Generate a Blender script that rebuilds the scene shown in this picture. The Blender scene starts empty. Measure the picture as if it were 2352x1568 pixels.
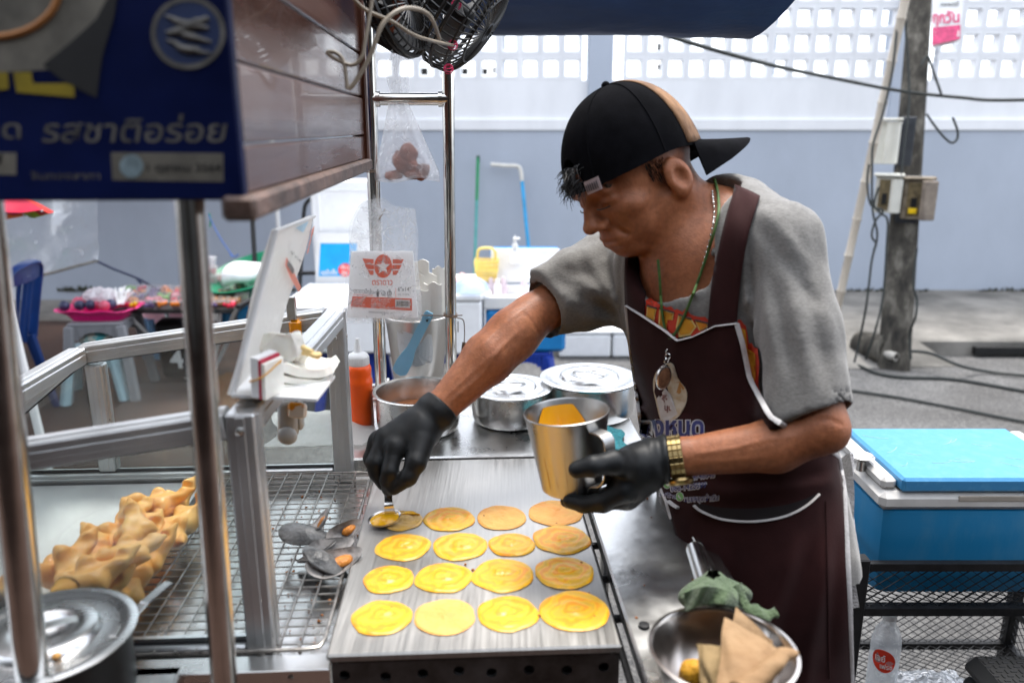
import bpy, bmesh, math, random
import numpy as np
from math import pi, sin, cos, radians, tan, sqrt, atan2
from mathutils import Vector, Matrix, noise

# ---------------------------------------------------------------- camera, light
SC = bpy.context.scene
COL = SC.collection
F, CX, CY, PIT, CZ = 1829.0, 1176.0, 784.0, radians(15), 1.52
cam_d = bpy.data.cameras.new('camera'); cam = bpy.data.objects.new('camera', cam_d); COL.objects.link(cam)
cam_d.lens = 28.0; cam_d.sensor_width = 36.0; cam_d.clip_start = 0.02; cam_d.clip_end = 500
cam.location = (0, 0, CZ); cam.rotation_euler = (pi/2 - PIT, 0, 0)
cam_d.dof.use_dof = True; cam_d.dof.focus_distance = 1.55; cam_d.dof.aperture_fstop = 3.0
SC.camera = cam
SUN_EL, SUN_AZ = radians(70), radians(18)      # azimuth measured from +Y (towards the wall) to +X
world = bpy.data.worlds.new('World'); SC.world = world; world.use_nodes = True
wn = world.node_tree.nodes; wl = world.node_tree.links
sky = wn.new('ShaderNodeTexSky'); sky.sky_type = 'NISHITA'; sky.sun_disc = False
sky.sun_elevation = SUN_EL; sky.sun_rotation = SUN_AZ; sky.air_density = 1.0; sky.dust_density = 3.0
hs = wn.new('ShaderNodeHueSaturation'); hs.inputs['Saturation'].default_value = .6; wl.new(sky.outputs[0], hs.inputs['Color']); oc = wn.new('ShaderNodeMix'); oc.data_type = 'RGBA'; oc.inputs[0].default_value = .6; oc.inputs[7].default_value = (5.6, 5.9, 6.4, 1)   # thin overcast
wl.new(hs.outputs[0], oc.inputs[6]); wl.new(oc.outputs[2], wn['Background'].inputs[0]); wn['Background'].inputs[1].default_value = 0.13
sun_d = bpy.data.lights.new('sun', 'SUN'); sun_d.energy = 1.2; sun_d.angle = radians(18); sun_d.color = (1, .96, .9)
sun = bpy.data.objects.new('sun', sun_d); COL.objects.link(sun)
sd = Vector((sin(SUN_AZ)*cos(SUN_EL), cos(SUN_AZ)*cos(SUN_EL), sin(SUN_EL)))
sun.rotation_euler = sd.to_track_quat('Z', 'Y').to_euler()
SC.view_settings.view_transform = 'Standard'; SC.view_settings.look = 'None'
SC.view_settings.gamma = 1.0; SC.view_settings.use_curve_mapping = False
SC.view_settings.exposure = 2.0
SC.cycles.use_denoising = True
SC.cycles.max_bounces = 10; SC.cycles.transparent_max_bounces = 16; SC.cycles.glossy_bounces = 5
SC.cycles.sample_clamp_indirect = 6.0
SC.cycles.caustics_reflective = False; SC.cycles.caustics_refractive = False

# ---------------------------------------------------------------- points from the survey of the photograph
def U(px, py, z):
    x = (px-CX)/F*z; y = -(py-CY)/F*z
    return Vector((x, z*cos(PIT)+y*sin(PIT), CZ-z*sin(PIT)+y*cos(PIT)))
def H(px, py, h):
    a = U(px, py, 1.0); return U(px, py, (CZ-h)/(CZ-a.z))
def YY(px, py, yv):
    a = U(px, py, 1.0); return U(px, py, yv/a.y)
TH = radians(3.1)
CART = Matrix.Rotation(TH, 4, 'Z'); CINV = CART.inverted()
def C(u, v, z): return CART @ Vector((u, v, z))
def V(px, py, v):        # point of the vertical plane 'v' of the cart
    lo, hi = .2, 9.0
    for _ in range(40):
        m = (lo+hi)/2
        if (CINV @ U(px, py, m)).y < v: lo = m
        else: hi = m
    return U(px, py, lo)
RND = random.Random(7)

# ---------------------------------------------------------------- mesh builder
def rotm(ax=0, ay=0, az=0):
    return (Matrix.Rotation(az, 3, 'Z') @ Matrix.Rotation(ay, 3, 'Y') @ Matrix.Rotation(ax, 3, 'X'))
def frame_z(d, up=Vector((0, 0, 1))):
    z = Vector(d).normalized(); u = Vector(up)
    if abs(z.dot(u.normalized())) > .98: u = Vector((0, 1, 0))
    x = u.cross(z).normalized(); y = z.cross(x)
    return Matrix((x, y, z)).transposed()
class MB:
    def __init__(s, M=None): s.v = []; s.f = []; s.mi = []; s.M = M; s.m = 0
    def add(s, vs, fs, mi=None):
        o = len(s.v)
        if s.M is not None: vs = [s.M @ Vector(p) for p in vs]
        s.v.extend(tuple(p) for p in vs); s.f.extend([tuple(i+o for i in f) for f in fs])
        s.mi.extend([s.m if mi is None else mi]*len(fs)); return s
    def box(s, c, size, R=None, b=0.0, mi=None):
        c = Vector(c); h = [x/2 for x in size]; b = min(b, min(h)*.9)
        vs = []; fs = []
        if b <= 0:
            for sx in (-1, 1):
                for sy in (-1, 1):
                    for sz in (-1, 1): vs.append(Vector((sx*h[0], sy*h[1], sz*h[2])))
            fs = [(0, 1, 3, 2), (4, 6, 7, 5), (0, 4, 5, 1), (2, 3, 7, 6), (0, 2, 6, 4), (1, 5, 7, 3)]
        else:
            idx = {}
            for sx in (-1, 1):
                for sy in (-1, 1):
                    for sz in (-1, 1):
                        for a in range(3):
                            sg = (sx, sy, sz); idx[(sx, sy, sz, a)] = len(vs)
                            vs.append(Vector([sg[k]*(h[k] if k == a else h[k]-b) for k in range(3)]))
            for a in range(3):
                o1, o2 = [k for k in range(3) if k != a]
                for sg in (-1, 1):
                    q = []
                    for (p, r) in ((-1, -1), (1, -1), (1, 1), (-1, 1)):
                        t = [0, 0, 0]; t[a] = sg; t[o1] = p; t[o2] = r; q.append(idx[(*t, a)])
                    fs.append(tuple(q))
            for a in range(3):
                o1, o2 = [k for k in range(3) if k != a]
                for p in (-1, 1):
                    for r in (-1, 1):
                        t = [0, 0, 0]; t[o1] = p; t[o2] = r
                        t0 = list(t); t0[a] = -1; t1 = list(t); t1[a] = 1
                        fs.append((idx[(*t0, o1)], idx[(*t1, o1)], idx[(*t1, o2)], idx[(*t0, o2)]))
            for sx in (-1, 1):
                for sy in (-1, 1):
                    for sz in (-1, 1): fs.append(tuple(idx[(sx, sy, sz, a)] for a in range(3)))
        if R is not None: vs = [R @ p for p in vs]
        return s.add([p+c for p in vs], fs, mi)
    def bar(s, p0, p1, w, t, up=(0, 0, 1), b=0.0, mi=None):
        p0 = Vector(p0); p1 = Vector(p1); R = frame_z(p1-p0, up)
        return s.box((p0+p1)/2, (w, t, (p1-p0).length), R, b, mi)
    def tube(s, pts, r, seg=8, caps=True, closed=False, mi=None, flat=1.0):
        pts = [Vector(p) for p in pts]; n = len(pts)
        rs = r if isinstance(r, (list, tuple)) else [r]*n
        T = []
        for i in range(n):
            a = pts[(i-1) % n] if (closed or i > 0) else pts[0]
            c = pts[(i+1) % n] if (closed or i < n-1) else pts[-1]
            d = (c-a); T.append(d.normalized() if d.length > 1e-9 else Vector((0, 0, 1)))
        u = Vector((0, 0, 1)) if abs(T[0].z) < .9 else Vector((0, 1, 0))
        vs = []; x = None
        for i in range(n):
            if x is None: x = u.cross(T[i]).normalized()
            else:
                x = x - T[i]*x.dot(T[i]); x.normalize()
            y = T[i].cross(x)
            for k in range(seg):
                a = 2*pi*k/seg; vs.append(pts[i] + x*(rs[i]*cos(a)) + y*(rs[i]*flat*sin(a)))
        fs = []
        for i in range(n if closed else n-1):
            for k in range(seg):
                a = i*seg+k; b2 = i*seg+(k+1) % seg; j = ((i+1) % n)*seg
                fs.append((a, b2, j+(k+1) % seg, j+k))
        if caps and not closed:
            fs.append(tuple(range(seg))[::-1]); fs.append(tuple((n-1)*seg+k for k in range(seg)))
        return s.add(vs, fs, mi)
    def lathe(s, prof, c=(0, 0, 0), R=None, seg=40, mi=None, sx=1.0, sy=1.0):
        c = Vector(c); vs = []; fs = []; rings = []
        for (r, z) in prof:
            if abs(r) < 1e-6: rings.append([len(vs)]); vs.append(Vector((0, 0, z)))
            else:
                rings.append(list(range(len(vs), len(vs)+seg)))
                for k in range(seg): vs.append(Vector((r*sx*cos(2*pi*k/seg), r*sy*sin(2*pi*k/seg), z)))
        for a, b in zip(rings, rings[1:]):
            if len(a) == 1 and len(b) == 1: continue
            for k in range(seg):
                k2 = (k+1) % seg
                if len(a) == 1: fs.append((a[0], b[k2], b[k]))
                elif len(b) == 1: fs.append((a[k], a[k2], b[0]))
                else: fs.append((a[k], a[k2], b[k2], b[k]))
        if R is not None: vs = [R @ p for p in vs]
        return s.add([p+c for p in vs], fs, mi)
    def prism(s, poly, vec, mi=None):
        n = len(poly); vec = Vector(vec); a = [Vector(p) for p in poly]
        fs = [tuple(range(n))[::-1], tuple(range(n, 2*n))] + [(i, (i+1) % n, n+(i+1) % n, n+i) for i in range(n)]
        return s.add(a+[p+vec for p in a], fs, mi)
    def grid(s, fn, nu, nv, cu=False, mi=None):
        vs = [fn(i/(nu if cu else nu-1), j/(nv-1)) for j in range(nv) for i in range(nu)]
        fs = [(j*nu+i, j*nu+(i+1) % nu, (j+1)*nu+(i+1) % nu, (j+1)*nu+i) for j in range(nv-1) for i in range(nu if cu else nu-1)]
        return s.add(vs, fs, mi)
    def slab(s, fn, nu, nv, th, mi=None):
        """a sheet with a thickness along its own normals"""
        P = [[Vector(fn(i/(nu-1), j/(nv-1))) for i in range(nu)] for j in range(nv)]
        vs = []; N = nu*nv
        for j in range(nv):
            for i in range(nu): vs.append(P[j][i])
        for j in range(nv):
            for i in range(nu):
                du = P[j][min(i+1, nu-1)]-P[j][max(i-1, 0)]; dv = P[min(j+1, nv-1)][i]-P[max(j-1, 0)][i]
                n = du.cross(dv); n = n.normalized() if n.length > 1e-12 else Vector((0, 0, 1))
                vs.append(P[j][i]+n*th)
        fs = []
        for j in range(nv-1):
            for i in range(nu-1):
                a = j*nu+i; fs.append((a, a+nu, a+nu+1, a+1)); fs.append((N+a, N+a+1, N+a+nu+1, N+a+nu))
        rim = [i for i in range(nu)] + [j*nu+nu-1 for j in range(1, nv)] + [(nv-1)*nu+i for i in range(nu-2, -1, -1)] + [j*nu for j in range(nv-2, 0, -1)]
        for a, b in zip(rim, rim[1:]+rim[:1]): fs.append((a, b, N+b, N+a))
        return s.add(vs, fs, mi)
    def ell(s, c, r, R=None, seg=16, rings=10, mi=None):
        r = (r, r, r) if isinstance(r, (int, float)) else r
        prof = [(sin(pi*j/rings), -cos(pi*j/rings)) for j in range(rings+1)]
        prof[0] = (0, -1); prof[-1] = (0, 1); t = MB(); t.lathe(prof, seg=seg)
        vs = [Vector((p[0]*r[0], p[1]*r[1], p[2]*r[2])) for p in t.v]
        if R is not None: vs = [R @ p for p in vs]
        return s.add([p+Vector(c) for p in vs], t.f, mi)
    def ring(s, c, r, rt, R=None, seg=32, tseg=6, mi=None):
        pts = [Vector((r*cos(2*pi*k/seg), r*sin(2*pi*k/seg), 0)) for k in range(seg)]
        if R is not None: pts = [R @ p for p in pts]
        return s.tube([p+Vector(c) for p in pts], rt, tseg, closed=True, mi=mi)
    def merge(s, o, mi=None):
        k = len(s.v); s.v.extend(o.v); s.f.extend(tuple(i+k for i in f) for f in o.f)
        s.mi.extend(o.mi if mi is None else [mi]*len(o.f)); return s
    def jitter(s, amp, sc, seed=0):
        o = Vector((seed*7.3, seed*3.1, seed*5.7))
        s.v = [tuple(Vector(p) + noise.noise_vector(Vector(p)*sc+o)*amp) for p in s.v]; return s
def smoothpath(pts, n=8, closed=False):
    pts = [Vector(p) for p in pts]; m = len(pts); out = []
    for i in range(m if closed else m-1):
        if closed: a, b, c, d = pts[(i-1) % m], pts[i], pts[(i+1) % m], pts[(i+2) % m]
        else: a, b, c, d = pts[max(i-1, 0)], pts[i], pts[i+1], pts[min(i+2, m-1)]
        for k in range(n):
            t = k/n
            out.append(.5*((2*b)+(c-a)*t+(2*a-5*b+4*c-d)*t*t+(3*b-a-3*c+d)*t**3))
    if not closed: out.append(pts[-1])
    return out

# ---------------------------------------------------------------- scene helpers
def props(o, label=None, cat=None, group=None, kind=None):
    if label: o['label'] = label
    if cat: o['category'] = cat
    if group: o['group'] = group
    if kind: o['kind'] = kind
    return o
def thing(name, label, cat, loc, group=None):
    o = bpy.data.objects.new(name, None); COL.objects.link(o); o.empty_display_size = .05
    o.location = loc; o['wloc'] = list(loc)
    return props(o, label, cat, group)
def wl_of(o):
    return Vector(o['wloc']) if 'wloc' in o else Vector((0, 0, 0))
def build(mb, name, mat, parent=None, loc=None, sm=True, ang=35, recalc=True, kind=None, label=None):
    if loc is None:
        if parent is not None: loc = wl_of(parent)
        else:
            a = np.array(mb.v); loc = Vector(((a[:, 0].min()+a[:, 0].max())/2, (a[:, 1].min()+a[:, 1].max())/2, a[:, 2].min()))
    loc = Vector(loc)
    me = bpy.data.meshes.new(name)
    a = np.array(mb.v, dtype=np.float64)-np.array(loc)
    me.from_pydata(a.tolist(), [], mb.f)
    mats = mat if isinstance(mat, (list, tuple)) else [mat]
    for m in mats: me.materials.append(m)
    if len(mats) > 1: me.polygons.foreach_set('material_index', mb.mi)
    if recalc:
        bm = bmesh.new(); bm.from_mesh(me); bmesh.ops.recalc_face_normals(bm, faces=bm.faces[:]); bm.to_mesh(me); bm.free()
    if sm:
        me.polygons.foreach_set('use_smooth', [True]*len(me.polygons)); me.set_sharp_from_angle(angle=radians(ang))
    me.update()
    o = bpy.data.objects.new(name, me); COL.objects.link(o)
    if parent is not None:
        o.parent = parent; o.location = loc-wl_of(parent)
    else: o.location = loc
    o['wloc'] = list(loc)
    if kind: o['kind'] = kind
    if label: o['label'] = label
    return o
def single(mb, name, mat, label, cat, group=None, kind=None, **k):
    return props(build(mb, name, mat, None, **k), label, cat, group, kind)
def copy_tree(o, parent=None):
    c = o.copy(); COL.objects.link(c); c.parent = parent
    for ch in list(o.children): copy_tree(ch, c)
    return c
_tc = {}
def text_mb(s, size, extrude=0.0, sx=1.0, bold=0.0, align='CENTER', res=3):
    """flat lettering in the XY plane, centred"""
    key = (s, bold, res)
    if key not in _tc:
        cu = bpy.data.curves.new('t', 'FONT'); cu.body = s; cu.size = 1.0; cu.resolution_u = res; cu.offset = bold
        ob = bpy.data.objects.new('t', cu); COL.objects.link(ob)
        dg = bpy.context.evaluated_depsgraph_get(); me = bpy.data.meshes.new_from_object(ob.evaluated_get(dg))
        _tc[key] = ([v.co.copy() for v in me.vertices], [tuple(p.vertices) for p in me.polygons])
        bpy.data.objects.remove(ob); bpy.data.curves.remove(cu); bpy.data.meshes.remove(me)
    vs, fs = _tc[key]; xs = [v.x for v in vs] or [0]; w = max(xs)-min(xs)
    x0 = (max(xs)+min(xs))/2 if align == 'CENTER' else min(xs)
    m = MB(); m.add([((v.x-x0)*size*sx, v.y*size, 0) for v in vs], fs); return m
def map_mb(m, fn):
    m.v = [tuple(fn(*p)) for p in m.v]; return m
def onplane(m, o, x, y, lift=0.0):
    o = Vector(o); x = Vector(x).normalized(); y = Vector(y).normalized(); n = x.cross(y)
    return map_mb(m, lambda a, b, c: o+x*a+y*b+n*(c+lift))

# ---------------------------------------------------------------- materials
def new_mat(name):
    m = bpy.data.materials.new(name); m.use_nodes = True
    nt = m.node_tree; return m, nt.nodes, nt.links, nt.nodes['Principled BSDF']
def coords(n, l, scale=(1, 1, 1), rot=(0, 0, 0)):
    tc = n.new('ShaderNodeTexCoord'); mp = n.new('ShaderNodeMapping'); oi = n.new('ShaderNodeObjectInfo')
    l.new(tc.outputs['Object'], mp.inputs[0]); mp.inputs['Scale'].default_value = scale; mp.inputs['Rotation'].default_value = rot
    ad = n.new('ShaderNodeVectorMath'); ad.operation = 'MULTIPLY'; ad.inputs[1].default_value = (9, 5, 7)
    l.new(oi.outputs['Random'], ad.inputs[0]); l.new(ad.outputs[0], mp.inputs['Location'])
    return mp.outputs[0]
def M(name, col, rough=.5, metal=0.0, var=.15, scale=12, bump=0.0, bscale=None, stretch=(1, 1, 1), rvar=0.0, col2=None, detail=5,
      trans=0.0, alpha=1.0, spec=.5, sheen=0.0, sss=0.0, coat=0.0, lo=.35, hi=.65, emit=None, ior=1.45, bdist=.01):
    m, n, l, p = new_mat(name)
    vec = coords(n, l, stretch)
    nz = n.new('ShaderNodeTexNoise'); nz.inputs['Scale'].default_value = scale; nz.inputs['Detail'].default_value = detail; nz.inputs['Roughness'].default_value = .6
    l.new(vec, nz.inputs['Vector'])
    rp = n.new('ShaderNodeValToRGB'); l.new(nz.outputs[0], rp.inputs[0])
    c2 = col2 or tuple(min(1, c*(1+var)) for c in col); c1 = col if col2 else tuple(c*(1-var) for c in col)
    rp.color_ramp.elements[0].position = lo; rp.color_ramp.elements[1].position = hi
    rp.color_ramp.elements[0].color = (*c1, 1); rp.color_ramp.elements[1].color = (*c2, 1)
    l.new(rp.outputs[0], p.inputs['Base Color'])
    p.inputs['Roughness'].default_value = rough; p.inputs['Metallic'].default_value = metal
    p.inputs['Specular IOR Level'].default_value = spec; p.inputs['IOR'].default_value = ior
    p.inputs['Transmission Weight'].default_value = trans; p.inputs['Alpha'].default_value = alpha
    p.inputs['Sheen Weight'].default_value = sheen; p.inputs['Coat Weight'].default_value = coat
    if sss: p.inputs['Subsurface Weight'].default_value = sss; p.inputs['Subsurface Radius'].default_value = (.008, .003, .0015); p.inputs['Subsurface Scale'].default_value = 1.0
    if rvar:
        mr = n.new('ShaderNodeMapRange'); l.new(nz.outputs[0], mr.inputs[0]); mr.inputs[1].default_value = .3; mr.inputs[2].default_value = .7
        mr.inputs[3].default_value = max(.02, rough-rvar); mr.inputs[4].default_value = min(1, rough+rvar); l.new(mr.outputs[0], p.inputs['Roughness'])
    if bump:
        n2 = n.new('ShaderNodeTexNoise'); n2.inputs['Scale'].default_value = bscale or scale*4; n2.inputs['Detail'].default_value = 6; l.new(vec, n2.inputs['Vector'])
        bp = n.new('ShaderNodeBump'); bp.inputs['Strength'].default_value = bump; bp.inputs['Distance'].default_value = bdist
        l.new(n2.outputs[0], bp.inputs['Height']); l.new(bp.outputs[0], p.inputs['Normal'])
    return m
def film(name, col=(1, 1, 1), clear=.7, gloss=.2, rough=.08, bump=.5, bscale=30, bdist=.01):
    """thin clear plastic: mostly see-through, with wrinkles that catch the light"""
    m, n, l, p = new_mat(name); out = n['Material Output']; n.remove(p)
    tr = n.new('ShaderNodeBsdfTransparent'); gl = n.new('ShaderNodeBsdfGlossy'); df = n.new('ShaderNodeBsdfDiffuse'); tl = n.new('ShaderNodeBsdfTranslucent')
    gl.inputs['Roughness'].default_value = rough; df.inputs[0].default_value = (*col, 1); tl.inputs[0].default_value = (*col, 1)
    vec = coords(n, l); nz = n.new('ShaderNodeTexNoise'); nz.inputs['Scale'].default_value = bscale; nz.inputs['Detail'].default_value = 3; nz.inputs['Distortion'].default_value = 1.2; l.new(vec, nz.inputs[0])
    bp = n.new('ShaderNodeBump'); bp.inputs['Strength'].default_value = bump; bp.inputs['Distance'].default_value = bdist; l.new(nz.outputs[0], bp.inputs['Height'])
    for x in (gl, df): l.new(bp.outputs[0], x.inputs['Normal'])
    n2 = n.new('ShaderNodeTexNoise'); n2.inputs['Scale'].default_value = bscale*.8; n2.inputs['Detail'].default_value = 5; n2.inputs['Distortion'].default_value = 2.5; n2.inputs['Roughness'].default_value = .65; l.new(vec, n2.inputs[0])
    rp = n.new('ShaderNodeValToRGB'); rp.color_ramp.elements[0].position = .56; rp.color_ramp.elements[1].position = .70; l.new(n2.outputs[0], rp.inputs[0])   # crinkles scatter light
    mr = n.new('ShaderNodeMapRange'); mr.inputs[3].default_value = max(1e-3, 1-clear); mr.inputs[4].default_value = min(1, 1-clear*.45); l.new(rp.outputs[0], mr.inputs[0])
    a = n.new('ShaderNodeMixShader'); a.inputs[0].default_value = .6; l.new(df.outputs[0], a.inputs[1]); l.new(tl.outputs[0], a.inputs[2])
    b = n.new('ShaderNodeMixShader'); rest = max(1e-3, 1-clear); b.inputs[0].default_value = min(1, gloss/rest); l.new(a.outputs[0], b.inputs[1]); l.new(gl.outputs[0], b.inputs[2])
    c = n.new('ShaderNodeMixShader'); l.new(mr.outputs[0], c.inputs[0]); l.new(tr.outputs[0], c.inputs[1]); l.new(b.outputs[0], c.inputs[2])
    l.new(c.outputs[0], out.inputs[0]); return m
def pane(name, tint=(.93, .97, .96), refl=.09):
    m, n, l, p = new_mat(name); out = n['Material Output']; n.remove(p)
    tr = n.new('ShaderNodeBsdfTransparent'); tr.inputs[0].default_value = (*tint, 1); gl = n.new('ShaderNodeBsdfGlossy'); gl.inputs['Roughness'].default_value = .03
    fr = n.new('ShaderNodeFresnel'); fr.inputs[0].default_value = 1.5
    ad = n.new('ShaderNodeMath'); ad.operation = 'ADD'; ad.inputs[1].default_value = refl-.04; ad.use_clamp = True; l.new(fr.outputs[0], ad.inputs[0])
    mx = n.new('ShaderNodeMixShader'); l.new(ad.outputs[0], mx.inputs[0]); l.new(tr.outputs[0], mx.inputs[1]); l.new(gl.outputs[0], mx.inputs[2])
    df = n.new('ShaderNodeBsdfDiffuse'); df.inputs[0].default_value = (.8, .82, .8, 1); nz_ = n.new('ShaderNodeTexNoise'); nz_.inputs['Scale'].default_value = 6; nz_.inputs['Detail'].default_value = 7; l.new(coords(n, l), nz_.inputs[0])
    mr = n.new('ShaderNodeMapRange'); mr.inputs[1].default_value = .35; mr.inputs[2].default_value = .7; mr.inputs[3].default_value = .02; mr.inputs[4].default_value = .20; l.new(nz_.outputs[0], mr.inputs[0])   # pale haze painted in for the glass's bright reflection
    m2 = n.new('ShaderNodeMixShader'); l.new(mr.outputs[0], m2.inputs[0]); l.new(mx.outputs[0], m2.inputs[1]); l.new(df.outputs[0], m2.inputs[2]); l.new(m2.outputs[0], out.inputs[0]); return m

m_wall = M('grey_paint', (.41, .455, .53), .8, var=.06, scale=1.6, stretch=(1, 1, .6), detail=10, bump=.1, bscale=60)
m_white = M('white_paint', (.77, .78, .80), .75, var=.05, scale=4, stretch=(1, 1, .3), detail=8, bump=.05, bscale=60)
m_back = M('white_paint_behind', (.84, .84, .85), .8, var=.03, scale=2)
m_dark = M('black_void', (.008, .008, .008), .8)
m_steel = M('stainless_steel', (.62, .61, .59), .24, 1, var=.06, scale=10, stretch=(1, 1, 1), rvar=.06)
m_pipe = M('polished_pipe', (.66, .65, .62), .16, 1, var=.12, scale=25, rvar=.08)
m_counter = M('counter_steel', (.60, .60, .59), .33, 1, var=.22, scale=9, bump=.18, bscale=40, rvar=.12, bdist=.004)
m_alu = M('aluminium_profile', (.60, .61, .61), .34, .8, var=.07, scale=8, bump=.05, bscale=120, rvar=.08)
m_blackmetal = M('black_metal', (.012, .012, .013), .5, .3, var=.4, scale=30, bump=.1)
m_rubber = M('black_rubber', (.01, .01, .011), .55, var=.3)
m_wp = M('white_plastic', (.78, .78, .77), .4, var=.04, scale=6)
m_foam = M('white_foam', (.86, .87, .88), .75, var=.03, scale=20, bump=.25, bscale=220, bdist=.003)
m_blue = M('blue_plastic', (.012, .045, .33), .35, var=.12, scale=8)
m_cool = M('cooler_blue', (.012, .20, .50), .45, var=.12, scale=7, bump=.05, bscale=80, rvar=.1)
m_blk = M('black_plastic', (.012, .012, .012), .4, var=.3)

# ---------------------------------------------------------------- ground and wall
WY = 6.93
m_road, n_, l_, p_ = new_mat('asphalt')
_v = coords(n_, l_); 
_a = n_.new('ShaderNodeTexVoronoi'); _a.inputs['Scale'].default_value = 95; l_.new(_v, _a.inputs['Vector'])
_b = n_.new('ShaderNodeTexNoise'); _b.inputs['Scale'].default_value = 1.6; _b.inputs['Detail'].default_value = 6; l_.new(_v, _b.inputs['Vector'])
_r = n_.new('ShaderNodeValToRGB'); l_.new(_a.outputs['Color'], _r.inputs[0]); _r.color_ramp.elements[0].color = (.032, .032, .033, 1); _r.color_ramp.elements[1].color = (.140, .137, .133, 1)
_q = n_.new('ShaderNodeValToRGB'); l_.new(_b.outputs[0], _q.inputs[0]); _q.color_ramp.elements[0].color = (.6, .58, .56, 1); _q.color_ramp.elements[1].color = (1.1, 1.1, 1.1, 1); _q.color_ramp.elements[0].position = .35; _q.color_ramp.elements[1].position = .6
_m = n_.new('ShaderNodeMix'); _m.data_type = 'RGBA'; _m.blend_type = 'MULTIPLY'; _m.inputs[0].default_value = 1; l_.new(_r.outputs[0], _m.inputs[6]); l_.new(_q.outputs[0], _m.inputs[7])
l_.new(_m.outputs[2], p_.inputs['Base Color']); p_.inputs['Roughness'].default_value = .75
_p = n_.new('ShaderNodeBump'); _p.inputs['Strength'].default_value = .5; _p.inputs['Distance'].default_value = .006; l_.new(_a.outputs['Distance'], _p.inputs['Height']); l_.new(_p.outputs[0], p_.inputs['Normal'])
g = MB(); g.add([(-60, -40, 0), (60, -40, 0), (60, 60, 0), (-60, 60, 0)], [(0, 1, 2, 3)])
props(build(g, 'road', m_road, loc=(0, 0, 0), sm=False), kind='structure', label='speckled grey asphalt road')
m_dark_ground = M('dark_brown_ground', (.050, .030, .024), .7, spec=.2, var=.35, scale=3, bump=.3, bscale=90, rvar=.12)
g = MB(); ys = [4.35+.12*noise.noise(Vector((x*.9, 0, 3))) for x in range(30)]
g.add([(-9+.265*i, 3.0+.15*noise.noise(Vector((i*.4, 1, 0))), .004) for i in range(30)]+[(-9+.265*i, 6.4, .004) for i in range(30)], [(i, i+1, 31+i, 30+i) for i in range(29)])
props(build(g, 'wet_ground', m_dark_ground, loc=(0, 0, 0), sm=False), kind='structure', label='dark wet ground under the table')
m_conc = M('concrete', (.175, .165, .148), .85, var=.45, scale=2.2, bump=.3, bscale=70)
g = MB(); KY = 5.28
def kerb_pt(x): return KY+.05*noise.noise(Vector((x*.5, 2, 0)))
N = 60; xs = [-1.6+i*(60-(-1.6))/N if i > 30 else -1.6+i*.27 for i in range(N+1)]
vs = []; 
for x in xs: vs += [(x, kerb_pt(x)-.01, -.02), (x, kerb_pt(x), .10), (x, kerb_pt(x)+.03, .115), (x, WY+.02, .135)]
fs = []
for i in range(N): 
    for k in range(3): fs.append((i*4+k, i*4+4+k, i*4+5+k, i*4+1+k))
g.add(vs, fs)
g.add([(-30, 6.3, .004), (-1.6, 6.3, .006), (-1.6, WY+.02, .05), (-30, WY+.02, .05)], [(0, 1, 2, 3)])
props(build(g, 'pavement', m_conc, loc=(0, 0, 0), sm=False), kind='structure', label='worn concrete footpath with a raised kerb')
# concrete ramp patch at the kerb by the pole, drain mouth in the kerb
g = MB(); a = H(1960, 868, 0); b = H(2225, 868, 0)
g.add([(a.x-.1, KY-.32, .004), (b.x+.05, KY-.25, .004), (b.x-.1, KY+.05, .117), (a.x, KY+.05, .117)], [(0, 1, 2, 3)])
props(build(g, 'concrete_ramp', m_conc, sm=False), kind='structure', label='rough concrete patch at the kerb')
g = MB(); g.box((b.x+.95, KY-.005, .045), (1.3, .05, .05))
props(build(g, 'drain_mouth', m_dark, sm=False), kind='structure', label='dark drain mouth in the kerb')
# weeds along the foot of the wall
g = MB()
for i in range(1500):
    x = RND.uniform(-4, 7); d = noise.noise(Vector((x*1.7, 0, 9)))
    if d < -.05: continue
    y = WY-.01-RND.random()*.05; h = RND.uniform(.006, .028)*(1+d*2); w = RND.uniform(.004, .02); s = RND.uniform(-.03, .03)
    g.add([(x-w, y, .13), (x+w, y, .13), (x+s+w*.4, y-.02, .13+h), (x+s, y-.025, .13+h*1.1)], [(0, 1, 2, 3)])
m_weed = M('moss_and_weeds', (.07, .075, .045), .9, var=.4, scale=30)
props(build(g, 'weeds', m_weed, sm=False, recalc=False), kind='stuff', label='low weeds and moss along the foot of the wall')

wall = thing('boundary_wall', 'long boundary wall, grey below and white above with a band of pierced square blocks', 'wall', (0, WY, 0))
g = MB(); g.box((0, WY+.1, .74), (44, .2, 1.52)); build(g, 'lower_wall', m_wall, wall, sm=False)
g = MB(); g.box((0, WY+.085, 1.545), (44, .20, .09), b=.004); g.box((0, WY+.1, 1.745), (44, .18, .31)); g.box((0, WY+.1, 3.02), (44, .2, .44))
build(g, 'white_band', m_white, wall, sm=False)
Zb = 1.9; BW, BH = .172, .196
PX = [(.73, .2), (3.26, .24), (-1.75, .2), (-4.3, .2), (5.9, .22)]
for (x, w) in PX:
    g = MB(); g.box((x, WY+.08, 2.37), (w, .24, 1.74), b=.004); build(g, 'pillar', m_wall, wall, sm=False)
def breeze_block():
    g = MB(); w, h, d = BW/2, BH/2, .075; a, b2 = w-.026, h-.03; e, f = w-.034, h-.04
    R = lambda x, z, y: [(-x, y, -z), (x, y, -z), (x, y, z), (-x, y, z)]
    vs = R(w-.001, h-.001, 0)+R(a, b2, .0)+R(e, f, .05)+R(e, f, d)+R(w-.001, h-.001, d); fs = []
    for k in range(4):
        for i in range(4): fs.append((k*4+i, k*4+(i+1) % 4, k*4+4+(i+1) % 4, k*4+4+i))
    g.add(vs, fs); return g
b0 = None
def near_pillar(x): return any(abs(x-px) < w/2+BW*.3 for px, w in PX)
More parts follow.
